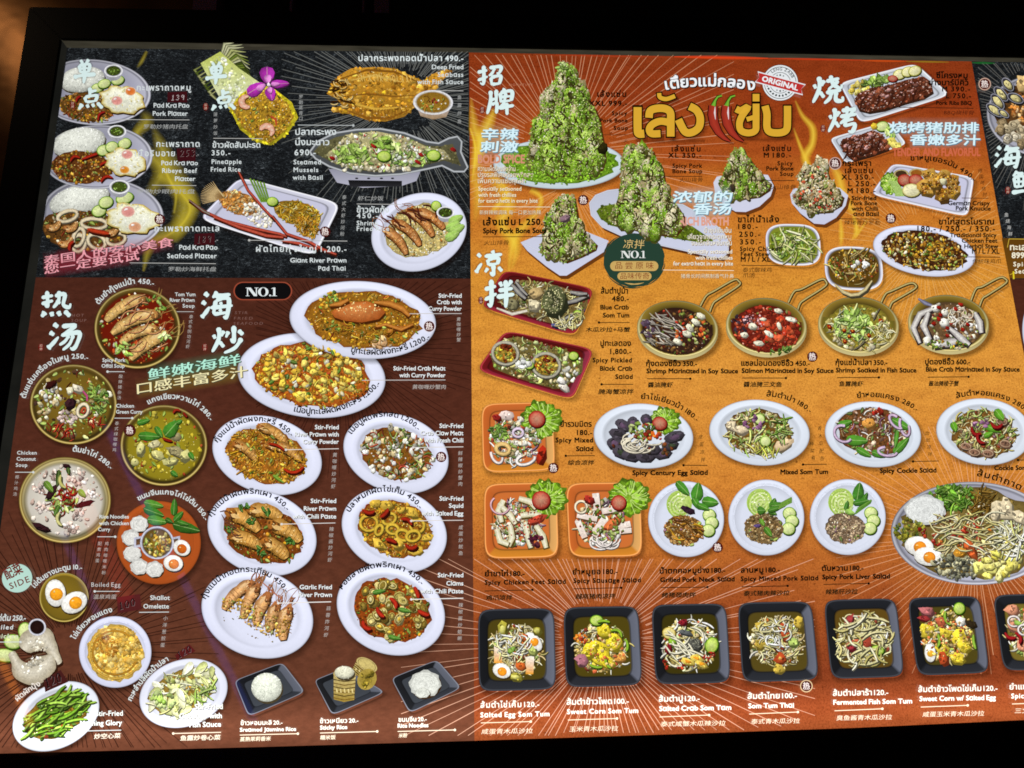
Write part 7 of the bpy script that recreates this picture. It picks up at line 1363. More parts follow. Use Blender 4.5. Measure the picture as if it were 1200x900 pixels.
capb(d.tx, 'ส้มตำข้าวโพด 100.-', 664, 737, 825.8, 'Sweet Corn Som Tum', 664.5, 748, 836.8, (665.5, 843.8, 723, 842), '玉米青木瓜沙拉', 667, 724, 857.4, **C7); d.done()
def w3(d, f, r):
    slice_(f, r, 834, 756, 8, 10, .3, *LIM); slice_(f, r, 784, 742, 8, 7, .3, (196, 170, 70), (222, 206, 130), (226, 214, 150)); chunk(f, r, 787, 751, 5, 7, .3, (130, 170, 50))
    chunk(f, r, 813, 755, 9, 8, .2, (84, 84, 76), n=10); scatter(f, r, (813, 755, 8, 7, 0), [('d', 40, .6, 1.2, [(150, 150, 130), (50, 50, 44)])]); chunk(f, r, 803, 741, 9, 3.4, .3, (100, 104, 104)); chunk(f, r, 800, 729, 5, 4, .2, (130, 30, 40)); chunk(f, r, 783, 760, 4, 6, .2, (140, 30, 40))
    for i in range(16): strand(f, r, 806 + r.uniform(-20, 18), 764 + r.uniform(-26, 18), 24, 2, r.choice([.9, 1.0, .6, .4, -.3]), (236, 230, 200))
    for x, y in ((832, 768), (781, 778), (797, 778), (826, 773)): scatter(f, r, (x, y, 5, 6, 0), [('c', 8, 1, 2.2, RED)])
    for x, y in ((816, 771), (806, 775), (822, 778)): chunk(f, r, x, y, 8, 4, .4, (226, 200, 90)); chunk(f, r, x, y, 4, 2, .4, (236, 150, 40), shadow=0)
d = black('salted crab som tum on a black square plate', [(763, 708.5), (851, 707), (856.5, 800), (768, 802.5)], (62, 54, 14), [('s', 70, 1.6, 3.2, PAP + WHT), ('c', 40, 1.4, 3, PAP + [(120, 120, 90)]), ('c', 16, 1.6, 3, RED), ('l', 14, 1.6, 3, LG), ('d', 40, .6, 1.3, CRM)], w3)
capb(d.tx, 'ส้มตำปู 120.-', 772, 820, 822.2, 'Salted Crab Som Tam', 772.5, 857, 833.2, (773, 840.2, 831, 838), '泰式咸蟹木瓜辣沙拉', 774, 850, 851.6, **C7); d.done()
def w4(d, f, r):
    for x, y in ((917, 736), (922, 746), (911, 757), (914, 771)): chunk(f, r, x, y, 7, 6, .3, (170, 70, 34)); chunk(f, r, x, y, 2, 2, 0, (226, 180, 90), shadow=0)
    for x, y, a, b in ((890, 754, 6, 7), (912, 784, 7, 5), (892, 734, 8, 5), (935, 729, 6, 6)): chunk(f, r, x, y, a, b, .2, (206, 176, 70)); 
    chunk(f, r, 929, 752, 7, 6, .2, (170, 190, 100)); chunk(f, r, 907, 751, 6, 3.4, -.7, (140, 186, 80)); scatter(f, r, (906, 744, 18, 18, 0), [('s', 60, 1.6, 3.2, PAP + WHT)])
d = black('classic som tum on a black square plate', [(864, 706), (951, 704.5), (960, 797), (870, 800)], (86, 72, 26), STX, w4)
capb(d.tx, 'ส้มตำไทย 100.-', 876, 934, 819, 'Som Tum Thai', 877, 930.5, 830, (878, 836.8, 935, 834.4), '泰式青木瓜沙拉', 880, 937, 848.6, **C7); d.done()
def w5(d, f, r):
    slice_(f, r, 1028, 762, 8.5, 6, .1, *LIM); chunk(f, r, 997, 757, 6, 6, 0, (170, 50, 60)); chunk(f, r, 1013, 754, 7, 8, .3, (170, 70, 50)); chunk(f, r, 995, 728, 4, 9, .3, (160, 60, 60))
    for i in range(30): strand(f, r, 1012 + r.uniform(-24, 24), 748 + r.uniform(-26, 28), r.uniform(14, 30), 2.4, r.choice([-.3, .2, .9, 1.1, -.7]), r.choice(PAP))
d = black('fermented fish som tum on a black square plate', [(965, 703), (1050, 701), (1060, 793), (974, 796)], (96, 72, 24), [('s', 120, 1.8, 3.6, PAP), ('c', 26, 1.4, 2.8, PAP + RED), ('l', 14, 1.6, 3, LG), ('d', 40, .6, 1.2, CRM)], w5)
capb(d.tx, 'ส้มตำปลาร้า 120.-', 976, 1041, 815.4, 'Fermented Fish Som Tum', 976.5, 1069, 825.8, (978, 833, 1034, 830.6), '臭鱼酱青木瓜沙拉', 980, 1045, 844.4, **C7); d.done()
def w6(d, f, r):
    for x, y, a, b, q in ((1124, 748, 9, 9, .2), (1122, 772, 9, 6, .1), (1104, 760, 8, 6, 0), (1086, 738, 8, 8, 0), (1130, 758, 8, 6, .2), (1108, 742, 8, 6, .3)):
        chunk(f, r, x, y, a, b, q, (228, 202, 60), n=9); scatter(f, r, (x, y, a * .8, b * .8, q), [('d', 20, .7, 1.3, [(246, 226, 100), (206, 180, 40)])])
    slice_(f, r, 1124, 713, 7, 7.4, 0, *LIM); chunk(f, r, 1086, 716, 9, 6, .2, (190, 110, 110)); chunk(f, r, 1082, 724, 7, 4, .2, (150, 50, 50)); egg_half(f, r, 1090, 765, 6.5, 11, -.1, (226, 170, 50)); chunk(f, r, 1105, 771, 6, 8, -.4, (196, 80, 40)); chunk(f, r, 1137, 731, 8, 4, .4, (50, 40, 24)); chunk(f, r, 1125, 729, 6, 5, .2, (230, 226, 214)); chunk(f, r, 1102, 728, 6, 5, .1, (180, 90, 60))
    for x, y, q in ((1111, 724, 1.2), (1142, 752, 1.4), (1098, 750, 1.5)): strand(f, r, x, y, 17, 3.4, q, (140, 180, 60))
    scatter(f, r, (1108, 748, 28, 24, 0), [('c', 70, 1, 2.2, [(222, 180, 90), (190, 90, 50), (230, 206, 140)])])
d = black('sweet corn with salted egg som tum on a black square plate', [(1063, 700.5), (1148, 698), (1160, 788.5), (1075, 792)], (80, 70, 24), [('c', 90, 1.4, 3, [(226, 196, 70), (206, 170, 90), (222, 190, 130)]), ('c', 30, 1.4, 3, RED + ORG), ('l', 12, 1.6, 3, LG), ('d', 60, .6, 1.3, CRM)], w6)
capb(d.tx, 'ส้มตำข้าวโพดไข่เค็ม 120.-', 1076, 1169, 811, 'Sweet Corn w/ Salted Egg', 1077.5, 1167, 821.6, (1079, 828.6, 1134, 826.6), '咸蛋玉米青木瓜沙拉', 1081, 1153, 840.2, **C7); d.done()
def w7(d, f, r):
    for x, y, a, b in ((1186, 714, 8, 7), (1188, 734, 9, 6), (1198, 756, 8, 6), (1206, 722, 9, 7), (1214, 744, 9, 7)): chunk(f, r, x, y, a, b, .3, (222, 150, 116)); 
    for x, y, q in ((1184, 744, .4), (1192, 748, 1.2)): strand(f, r, x, y, 14, 4, q, (160, 30, 34))
    for x, y in ((1188, 728), (1200, 738)): ringp(f, x, y, 7, 6, .2, 2, (236, 226, 220)); leaf(f, r, x + 5, y + 2, 10, 5, .3, (150, 190, 80))
d = black('salmon salad on a black square plate cut by the picture edge', [(1163, 697), (1250, 695), (1264, 783), (1176, 786.5)], (120, 104, 40), [('c', 60, 1.6, 3.4, [(222, 150, 116), (206, 120, 90), (236, 200, 180)]), ('s', 40, 1.6, 3, PAP + WHT), ('l', 40, 1.6, 3.2, GR + LG), ('c', 16, 1.4, 3, RED)], w7)
capb(d.tx, 'ยำแซลมอน 180.-', 1183, 1246, 808, 'Spicy Salmon Salad', 1185, 1262, 818.4, (1186, 825, 1240, 823), '三文鱼沙拉', 1189, 1232, 836, **C7); d.done()

# ---- seafood plate on the panel at the right end
d = Dish('seafood platter of mussels, clams and shellfish on a steel plate, cut by the picture edge', .0008); f = d.fd; r = d.r
steel(d, 1222, 136, 66, 48, .1); heap(f, r, (1222, 134, 56, 40, .1), (90, 60, 30)); scatter(f, r, (1206, 128, 22, 18, .2), [('c', 110, 1.4, 3.6, [(206, 130, 60), (226, 170, 100), (176, 96, 36), (236, 200, 150)]), ('s', 20, 1.2, 2.2, ORG)])
chunk(f, r, 1200, 97, 11, 9, .2, (226, 190, 126), n=10)
for x, y, a, b, q in ((1181, 99, 10, 6, .9), (1173, 110, 12, 6, .8), (1190, 115, 11, 6, .4), (1169, 119, 12, 6, .9), (1166, 129, 13, 6, .6), (1176, 133, 8, 4, .6)):
    chunk(f, r, x, y, a, b, q, (50, 48, 56), n=11, irr=.05); ringp(f, x, y, a * .9, b * .85, q, 1, (150, 150, 160), shadow=False); chunk(f, r, x, y, a * .62, b * .58, q, (214, 202, 140), n=9, irr=.1)
for x, y in ((1174, 143), (1180, 152), (1188, 146), (1196, 152), (1190, 160), (1180, 162), (1202, 162), (1196, 168), (1206, 150), (1172, 152)): chunk(f, r, x, y, 6.4, 5.4, r.uniform(0, 3), r.choice([(190, 174, 140), (150, 130, 96), (210, 200, 176)]), n=9); ringp(f, x, y, 4, 3, .4, .8, (120, 104, 76), shadow=False)
t = d.tx; vert(t, '鱼烧海鲜', 1179.5, 251.5, 274, 4.8, (200, 200, 196), 1184); d.done()

# ------------------------------------------------------------------ section titles
def title(label, chars, seal=None, faint=None, col=(226, 248, 246)):
    cv = Cv(.0041, [M_INK, M_SOFT])
    if seal: cv.fan(seal[0], seal[1], [(p[0], p[1]) for p in ellp(seal[0], seal[1], 3.2, 4.6, 0, 10)], (120, 34, 28), (112, 28, 24)); vert(cv, '招牌', seal[0], seal[1] - 2, seal[1] + 2, 3.2, (222, 190, 170))
    for ch, box in chars: brush(cv, HAN[ch], box, col)
    for s, x0, y, x1, h, c in faint or (): T(cv, s, x0, y, x1, y, h, c, 0, .15)
    sub(cv.build('section_title', None, label))
title('brush lettered heading at the top left corner', [('单', (85, 69, 113, 98)), ('点', (91, 102, 121, 129.5))], (85, 123))
title('brush lettered heading over the pineapple', [('单', (239.5, 72, 267, 99.5)), ('点', (247, 104, 276.5, 130.5))], (241, 125))
title('brush lettered heading on the orange panel', [('招', (559, 76, 589, 102)), ('牌', (569.5, 103, 603, 135))], (565, 129), [('SIGNATURE', 596, 100.5, 624, 2.4, (190, 130, 100))])
title('brush lettered heading beside the red trays', [('凉', (557, 293, 589, 324)), ('拌', (568, 327, 603, 361))], (563.5, 352))
title('brush lettered heading beside the pork ribs', [('烧', (951, 87, 988, 122)), ('烤', (969.5, 124, 1004.5, 156))], (964.5, 150.5))
title('brush lettered heading over the soups', [('热', (48, 341, 83.5, 374)), ('汤', (56, 378, 93.5, 411))], (48, 407), [('HOT', 84, 371, 98, 3, (130, 96, 88)), ('SOUP', 83.5, 377, 101, 3, (130, 96, 88))])
title('brush lettered heading beside the seafood plates', [('海', (236, 341, 273, 375)), ('炒', (247, 381, 285.5, 414))], (240, 407), [('STIR', 275, 368, 290, 3, (126, 92, 84)), ('FRIED', 274, 374.5, 296, 3, (126, 92, 84)), ('SEAFOOD', 273.5, 380.5, 308, 3, (126, 92, 84))])
title('brush lettered heading at the cut right end', [('海', (1166, 170, 1197, 198)), ('鲜', (1185, 200, 1218, 230))], (1181, 223))

# ------------------------------------------------------------------ slogans in outlined lettering with a glow
def glowband(cv, P, w, col, a=.5):
    cv.ribbon(P, w, col, col, 1, 0.0, a)
def slogan(label, rows, extra=()):
    cv = Cv(.0044, [M_INK, M_SOFT])
    for (s, x0, y0, x1, y1, h, col, rim, glow, shear, style) in rows:
        L = math.hypot(x1 - x0, y1 - y0); nx, ny = (y1 - y0) / L * h * .5, -(x1 - x0) / L * h * .5
        m = 8; P = [(x0 + (x1 - x0) * i / m + nx, y0 + (y1 - y0) * i / m + ny) for i in range(m + 1)]
        if glow: cv.ribbon(P, h * 1.9, glow, glow, 1, 0.0, [.15] + [.55] * (m - 1) + [.15])
        n = len(s.replace(' ', ''))
        V, Tr = line_of(s, .03); a, b = V[:, 0].min(), V[:, 0].max(); lo, hi = V[:, 1].min(), V[:, 1].max()
        def lay(V, col, dx=0, dy=0):
            u = (V[:, 0] - a) / (b - a) * L; v = (V[:, 1] - lo) / (hi - lo) * h; u = u + shear * v
            put(cv, np.stack([x0 + u * (x1 - x0) / L + v * (y1 - y0) / L + dx, y0 + u * (y1 - y0) / L - v * (x1 - x0) / L + dy], -1), Tr, col)
        if style == 'tube':
            lay(V, mul(rim, .30), .5, .6); V, Tr = line_of(s, 0.0); lay(V, rim, -.35, 0); lay(V, rim, .35, 0)
        else:
            lay(V, rim, .8, 1.0); lay(V, col)
    for e in extra: e(cv)
    sub(cv.build('slogan_lettering', None, label))
PK = (248, 168, 178); PKG = (150, 40, 54)
slogan('pink neon style slogan over the seafood platter', [('泰国人的安心美食', 52, 311.5, 204, 289, 12, (70, 20, 26), PK, PKG, .1, 'tube'), ('您一定要试试', 52, 322, 164, 305, 12, (70, 20, 26), PK, PKG, .1, 'tube')])
slogan('mint and cream neon style slogan above the green curry', [('鲜嫩海鲜', 174, 446.5, 283, 427.5, 14, (44, 60, 50), (186, 244, 220), (60, 120, 90), .12, 'tube'), ('口感丰富多汁', 161, 462.5, 291, 441.5, 14, (60, 44, 30), (248, 238, 184), (130, 110, 40), .12, 'tube')])
CY = (216, 244, 252); CYR = (92, 130, 150)
def pinkline(s, x0, y, x1, h, col): return lambda cv: T(cv, s, x0, y, x1, y, h, col, .05)
def thin(rows, col): return lambda cv: [T(cv, s, x0, y, x1, y, h, col, .012, 0, (.4, .5, (120, 80, 40))) for s, x0, y, x1, h in rows]
slogan('pale cyan slogan left of the tallest bone mountain', [('辛辣', 563, 164, 607, 164, 14, CY, CYR, (190, 170, 120), .12, 'fill'), ('刺激', 562, 178.5, 607, 178.5, 13.5, CY, CYR, (170, 190, 170), .12, 'fill')],
       [pinkline('BOLD SPICE', 560, 191, 615, 9, (214, 146, 118)), thin([('ความเผ็ดร้อนจัดจ้าน', 560, 200.4, 604, 4.2), ('ปรุงรสพิเศษด้วยพริกสด', 560, 207.4, 625, 4.2), ('เพิ่มความแซ่บทุกคำ', 560, 214.6, 616, 4.2)], (236, 222, 196)),
        thin([('Specially seasoned', 560.5, 223.4, 611, 4.4), ('with fresh chillies', 560.5, 230.6, 605, 4.4), ('for extra heat in every bite', 560.5, 237.4, 630, 4.4)], (250, 238, 206)), lambda cv: rule(cv, 560, 242, 645, 242.6, .8, (240, 226, 196)), thin([('新鲜辣椒调味 每一口更加热辣', 562, 251.4, 634, 4.6)], (240, 224, 196))])
slogan('pale cyan slogan over the boat bowl', [('浓郁的', 787, 237.5, 857, 237.5, 14, CY, CYR, (150, 180, 180), .15, 'fill'), ('香汤', 811, 251.5, 856, 251.5, 13.5, CY, CYR, (170, 190, 190), .15, 'fill')],
       [pinkline('RICH BROTH', 797, 264, 854, 9, (222, 160, 140)), thin([('น้ำซุปเข้มข้น', 825, 272.6, 857, 4.2), ('เคี่ยวจากกระดูกหมู', 806, 280, 857, 4.2), ('จนได้กลิ่นหอมกรุ่น', 810, 287.4, 857.5, 4.2)], (236, 232, 214)),
        thin([('Specially seasoned', 806, 297, 858, 4.4), ('with fresh chillies', 815, 304.2, 858.5, 4.4), ('for extra heat in every bite', 789, 311, 859, 4.4)], (250, 244, 226)), lambda cv: rule(cv, 777, 316.4, 860, 317, .8, (250, 226, 196)), thin([('猪骨长时间熬制香气扑鼻', 798, 326, 860, 4.6)], (246, 230, 200))])
slogan('pale cyan slogan under the pork ribs', [('烧烤猪肋排', 1042, 156, 1147, 156.5, 13.5, CY, CYR, (150, 150, 140), .04, 'fill'), ('香嫩多汁', 1066, 170, 1148.5, 170.5, 13, CY, CYR, (160, 150, 140), .04, 'fill')],
       [pinkline('TENDER AND FLAVORFUL', 1046, 182.6, 1149, 8.6, (206, 104, 72))])

# ------------------------------------------------------------------ emblems
def no1(cv, x0, y0, x1, y1, col):
    w, h = x1 - x0, y1 - y0; X = lambda u: x0 + u * w; Y = lambda v: y0 + v * h
    q = lambda *p: cv.poly([(X(u), Y(v)) for u, v in p], col)
    q((.04, .02), (.075, .02), (.075, 1), (.04, 1)); q((0, 0), (.14, 0), (.14, .06), (0, .06)); q((0, .94), (.12, .94), (.12, 1), (0, 1))
    q((.05, .0), (.16, .0), (.37, 1), (.26, 1)); q((.325, .02), (.36, .02), (.36, 1), (.325, 1)); q((.28, 0), (.41, 0), (.41, .06), (.28, .06))
    n = 28; cx, cy = X(.56), Y(.5); a, b = w * .17, h * .53
    o = [cv.v(cx + a * math.cos(6.2832 * i / n), cy + b * math.sin(6.2832 * i / n), col) for i in range(n)]; k = [cv.v(cx + a * .48 * math.cos(6.2832 * i / n), cy + b * .9 * math.sin(6.2832 * i / n), col) for i in range(n)]
    for i in range(n): cv.quad(o[i], o[(i + 1) % n], k[(i + 1) % n], k[i])
    cv.up(); cv.fan(X(.78), Y(.92), ellp(X(.78), Y(.92), w * .03, w * .03), col, col)
    q((.88, .0), (.95, .0), (.95, 1), (.88, 1)); q((.82, .1), (.88, 0), (.9, .04), (.84, .16)); q((.82, .94), (1, .94), (1, 1), (.82, 1))
def pill(cv, x0, y0, x1, y1, col, border=None):
    r = (y1 - y0) / 2; P = [(x1 - r + r * math.sin(math.pi * i / 12), y0 + r - r * math.cos(math.pi * i / 12)) for i in range(13)] + [(x0 + r - r * math.sin(math.pi * i / 12), y1 - r + r * math.cos(math.pi * i / 12)) for i in range(13)]
    cv.fan((x0 + x1) / 2, (y0 + y1) / 2, P, col, col)
cv = Cv(.0043, [M_INK, M_SOFT]); pill(cv, 273.5, 330.2, 342.5, 351.8, (158, 74, 52)); pill(cv, 275, 331.4, 341, 350.6, (16, 14, 15)); no1(cv, 288, 337, 324.5, 347, (232, 240, 240))
sub(cv.build('emblem', None, 'black pill emblem reading NO.1'))
cv = Cv(.0045, [M_INK, M_SOFT]); DG = (40, 66, 52); r9 = random.Random(4)
cv.fan(743, 305, [el(743, 305, 35.5 * (1 + r9.uniform(-.02, .02)), 31.5 * (1 + r9.uniform(-.02, .02)), 0, 6.2832 * i / 40) for i in range(40)], DG, DG)
for a0, a1, k in ((.1, 1.2, 1.04), (1.3, 2.6, 1.05), (3.3, 4.2, 1.04), (5.2, 6.2, 1.03)): cv.ribbon([el(743, 305, 35 * k, 31 * k, 0, a0 + (a1 - a0) * i / 8) for i in range(9)], [.4, 1.2, 1.6, 1.4, 1.8, 1.5, 1.2, .8, .3], DG)
cv.ribbon([el(743, 305, 32, 28, 0, 1.2 + .12 * i) for i in range(7)], [.3, 1, 1.6, 1.2, 1.8, 1, .3], (206, 170, 100))
GD = (222, 190, 120)
T(cv, '凉拌', 730, 291, 754.5, 291.4, 9.4, GD, .014, .12); no1(cv, 727.5, 294, 756.5, 302.4, (232, 236, 230)); pill(cv, 715, 306, 771.5, 317.6, (206, 170, 98)); pill(cv, 723.5, 319, 763.5, 328.4, (206, 170, 98))
T(cv, '品 尝 原 味', 721, 315, 766, 315.2, 7.2, (130, 58, 30), .012); T(cv, '品味传奇', 727, 327, 761, 327, 6.6, (130, 58, 30), .012)
sub(cv.build('emblem', None, 'dark green round emblem reading NO.1 in the middle of the orange panel'))
def badge(x, y, ring=None, r=6.2):
    cv = Cv(.0043, [M_INK, M_SOFT])
    if ring: cv.fan(x, y, ellp(x, y, r + 1.2, r + 1.2, 0, 24), ring, ring)
    cv.fan(x, y, ellp(x, y, r, r, 0, 24), (92, 30, 26), (78, 22, 20)); V, Tr = raw('热', .03); m = (V.max(0) + V.min(0)) / 2; P = (V - m) * r * 1.25 / .92
    put(cv, np.stack([x + P[:, 0], y - .6 - P[:, 1]], -1), Tr, (240, 226, 220))
    for k in range(4): cv.fan(x - 2.4 + 1.6 * k, y + r * .62, ellp(x - 2.4 + 1.6 * k, y + r * .62, .6, .6, 0, 6), (230, 210, 200), (230, 210, 200))
    sub(cv.build('hot_badge'))
for x, y, g in ((187, 257, None), (381, 271.5, None), (503, 382.5, (230, 226, 236)), (517, 535.5, None), (152, 504.5, (70, 40, 24)), (683.5, 234.5, None), (978.7, 191.5, (200, 170, 160)), (1044, 256, None), (952, 418, None), (648.5, 548.5, None), (841, 641.5, None), (945, 804, (226, 196, 150)), (1154, 98.5, (206, 170, 150))): badge(x, y, g)

# gold word mark with two chillies
cv = Cv(.0041, [M_INK, M_SOFT])
cv.ribbon([(745, 165), (790, 166), (826, 165)], 7, (70, 26, 10), (60, 22, 8), 1, 0, .5); cv.ribbon([(866, 163), (900, 164), (930, 162)], 7, (70, 26, 10), (60, 22, 8), 1, 0, .5)
GOLD = [([(747.2, 125.5), (747.2, 150), (748.5, 156.5), (755, 156.5)], 9.5), ([(760.5, 138), (762, 130), (770, 127), (780, 127.5), (785.5, 132), (786, 143), (786, 160)], 9), ([(784, 143.5), (774, 142), (765, 145.5), (761, 151), (763.5, 156.5), (774, 156.5)], 8.5),
        ([(772.5, 109), (773.5, 114), (781, 116), (791, 112.5)], 5), ([(795, 140), (802.5, 154), (811, 155), (819, 149), (820.5, 138), (816, 129), (808, 124.5)], 9),
        ([(862.5, 127.5), (868, 129.5), (876.5, 125.5), (869.5, 136), (866.5, 145), (868.5, 153), (877, 155.8), (885, 153), (886, 144), (886, 121.5)], 8), ([(875, 140), (883, 137.5)], 5.5), ([(886, 110), (886, 118.8)], 8), ([(896.5, 124), (898.8, 134), (898.8, 149), (903, 154.8), (915, 155.4), (921.8, 151.5), (922.8, 140), (922.8, 124)], 8.6)]
def ext(P, e):
    a, b, c, d = P[0], P[1], P[-1], P[-2]; l, q = math.hypot(a[0] - b[0], a[1] - b[1]), math.hypot(c[0] - d[0], c[1] - d[1])
    return [(a[0] + (a[0] - b[0]) / l * e, a[1] + (a[1] - b[1]) / l * e)] + P + [(c[0] + (c[0] - d[0]) / q * e, c[1] + (c[1] - d[1]) / q * e)]
for P, w in GOLD: cv.ribbon([(x + 3.2, y + 3.4) for x, y in smooth(ext(P, 1.2))], w + 6, (46, 18, 6), (46, 18, 6), 1, 0, .75)
for P, w in GOLD: cv.ribbon(smooth(ext(P, 1.4)), w + 2.8, (20, 12, 6))
for P, w in GOLD: cv.ribbon(smooth(P), w, (224, 172, 52))
for ox in (0, 15.5):
    C = [(836 + ox, 124), (835 + ox, 134), (837 + ox, 145), (842 + ox, 155), (849 + ox, 162), (856 + ox, 166)]; w = [10, 10.5, 10, 7.5, 4.5, 1]
    cv.ribbon([(p[0] + 4, p[1] + 3) for p in C], [q + 3 for q in w], (60, 20, 8), (60, 20, 8), 1, 0, .5); cv.ribbon(C, [q + 2.2 for q in w], (24, 12, 8)); cv.ribbon(C, w, (150, 44, 32), (176, 58, 40))
    cv.ribbon([(838 + ox, 125), (837.6 + ox, 132), (838.4 + ox, 140)], [.6, 2.2, .6], (226, 206, 206), (240, 230, 230))
    S = [(836 + ox, 124), (838 + ox, 118), (841 + ox, 113.5), (846 + ox, 112)]; cv.ribbon(S, [7, 4.4, 4, 3.6], (24, 20, 8)); cv.ribbon(S, [5.4, 2.6, 2.2, 2], (100, 160, 44), (130, 190, 60))
for dx, dy, c in ((.9, 1.2, (20, 12, 8)), (-.7, .2, (20, 12, 8)), (.3, -.6, (20, 12, 8)), (0, 0, (244, 246, 248))): arc(cv, 'เตี๋ยวแม่กลอง', (780 + dx, 105 + dy), (832 + dx, 100.8 + dy), (884 + dx, 106 + dy), 10.4, c, .045 if c[0] < 100 else .035)
sub(cv.build('word_mark', None, 'gold lettered word mark with two red chillies'))
# round stamp
cv = Cv(.0043, [M_INK, M_SOFT]); sx, sy = 914.3, 97; WS = (238, 242, 244); GS = (74, 84, 84)
for q, c in ((21.4, (70, 40, 26)), (20.8, WS), (18.9, GS), (18.2, WS), (12.4, GS), (11.8, WS)): cv.fan(sx, sy, ellp(sx, sy, q, q, .0, 48), c, c)
arc(cv, 'LENG ZABB', (sx - 9.4, sy - 11.2), (sx + 3, sy - 14.2), (sx + 13.6, sy - 5.4), 3.6, GS, .02)
for i in range(9): th = .5 + i * .26; p = (sx + 15.3 * math.cos(th + .35), sy + 15.3 * math.sin(th + .35)); cv.fan(p[0], p[1], ellp(p[0], p[1], 1.5, 1.2, .6 * i, 7), GS, GS)
def star(x, y, q): cv.poly([(x + (q if k % 2 == 0 else q * .45) * math.sin(math.pi * k / 5 + .2), y - (q if k % 2 == 0 else q * .45) * math.cos(math.pi * k / 5 + .2)) for k in range(10)], GS)
for dx, dy, q in ((0, -9, 1.7), (-3.6, -8.8, 1.2), (3.8, -8, 1.2), (0, 9.6, 1.7), (-3.8, 8.6, 1.2), (3.6, 9, 1.2)): star(sx + dx, sy + dy, q)
U = (.965, .262); N = (.262, -.965); Wp = lambda u, v: (sx + u * U[0] + v * N[0], sy + 0.6 + u * U[1] + v * N[1])
for e, c in ((1.3, WS), (0, (196, 50, 46))): cv.poly([Wp(-28 - e, 5.4 + e), Wp(28 + e, 5.4 + e), Wp(25.4, 0), Wp(28 + e, -5.4 - e), Wp(-28 - e, -5.4 - e), Wp(-25.4, 0)], c)
a_, b_ = Wp(-22, -2.9), Wp(22, -2.9); T(cv, 'ORIGINAL', a_[0], a_[1], b_[0], b_[1], 5.8, WS, .05)
sub(cv.build('emblem', None, 'round white stamp with a red ribbon reading ORIGINAL'))
# side dishes badge
cv = Cv(.0043, [M_INK, M_SOFT]); cv.fan(20, 677.5, ellp(20, 677.5, 17.8, 16.8, -.2, 40), (190, 226, 212), (186, 222, 208)); RB_ = (110, 44, 36)
T(cv, '配菜', 8, 680, 28, 670.6, 12, RB_, .03); T(cv, 'SIDE', 12.5, 690.6, 35.5, 681.6, 6.8, RB_, .012); sub(cv.build('emblem', None, 'mint round emblem reading SIDE'))
# notice panel at the right end
cv = Cv(.0010, [M_INK, M_SOFT]); cv.poly([(1174, 279), (1300, 281), (1310, 327), (1183, 326)], (96, 62, 16), (116, 74, 20)); Y_ = (206, 176, 60)
for a, b in (((1180.5, 290), (1182.5, 280)), ((1182.5, 280), (1260, 281)), ((1183.5, 322), (1187.5, 320))): rule(cv, *a, *b, .8, Y_)
cv.ribbon([(1187.6, 318), (1188, 327)], 2, (226, 206, 40))
for s, x0, y, x1, h in (('ทะเลรวม', 1183.5, 293, 1220, 5.4), ('899.-', 1185.5, 302.4, 1206, 5.6), ('Spicy', 1187.5, 312, 1208, 4.8), ('Seafood', 1189, 320.4, 1220, 4.8)): T(cv, s, x0, y, x1, y, h, (240, 232, 206), .03)
sub(cv.build('notice_print', None, 'amber price notice at the cut right end'))
cv = Cv(.0008); plate(cv, 1216, 386, 18, 36, 0, (206, 208, 226), .7, False); sub(cv.build('dish_picture', None, 'edge of a white plate cut by the picture edge'))

# ------------------------------------------------------------------ price stickers with handwriting
def hand(cv, s, x0, y0, x1, y1, h, col=(14, 8, 8), w=1.0):
    G = {'1': ["30,25 52,0 50,100", "20,100 80,98"], '2': ["10,25 40,0 80,18 60,60 8,98 95,92"], '0': ["50,0 15,35 22,90 65,96 88,50 70,8 48,2"], '9': ["80,20 45,2 15,28 40,52 78,30 82,15 74,100"], '5': ["85,4 30,6 24,42 70,46 78,80 30,98 8,86"], '3': ["12,14 55,0 78,22 42,46 82,66 60,98 10,88"], '7': ["8,6 88,4 46,100"], '8': ["70,12 30,8 24,34 74,66 66,96 26,92 26,66 74,30 70,12"]}
    n = len(s); L = math.hypot(x1 - x0, y1 - y0); dx, dy = (x1 - x0) / L, (y1 - y0) / L; cw = L / n
    for i, ch in enumerate(s):
        for st in G[ch]:
            P = []
            for q in st.split():
                u, v = map(float, q.split(',')); a = i * cw + u / 100 * cw * .82 + (1 - v / 100) * h * .15; b = (1 - v / 100) * h; P.append((x0 + a * dx + b * dy, y0 + a * dy - b * dx))
            cv.ribbon(P, w, col)
def sticker(P, s, line, h, tail=None, col=(66, 18, 24), ink=(14, 8, 8), w=.9):
    cv = Cv(.0047, [M_INK, M_SOFT]); cv.poly(P, col, mul(col, .92)); o = sub(cv.build('price_sticker'))
    cv = Cv(.0048, [M_INK, M_SOFT]); 
    if ink[0] < 60: hand(cv, s, line[0] + .5, line[1] + .5, line[2] + .5, line[3] + .5, h, (150, 120, 120), w * .6)
    hand(cv, s, *line, h, ink, w)
    if tail: T(cv, '.-', *tail, 4.4, (150, 150, 150))
    cv.build('handwritten_price', o)
sticker([(196.5, 108), (219, 107), (219.5, 120), (196, 120)], '139', (200, 117.5, 217, 117), 6, (219.5, 117, 223.5, 117), ink=(190, 176, 176), w=.8)
sticker([(207, 174), (229, 173), (229, 189), (208, 189)], '253', (210, 183.5, 229, 183), 8, (230, 183, 233, 183))
sticker([(228, 274), (251.5, 273), (251.5, 287), (227.5, 287.5)], '189', (230, 284.5, 248, 283.5), 8, (252, 283, 255.5, 283))
SR = (84, 34, 32)
sticker([(137, 700), (164, 696), (166, 714), (138, 719)], '100', (139.5, 714.5, 160, 709), 8.4, None, (88, 34, 34), w=1.2)
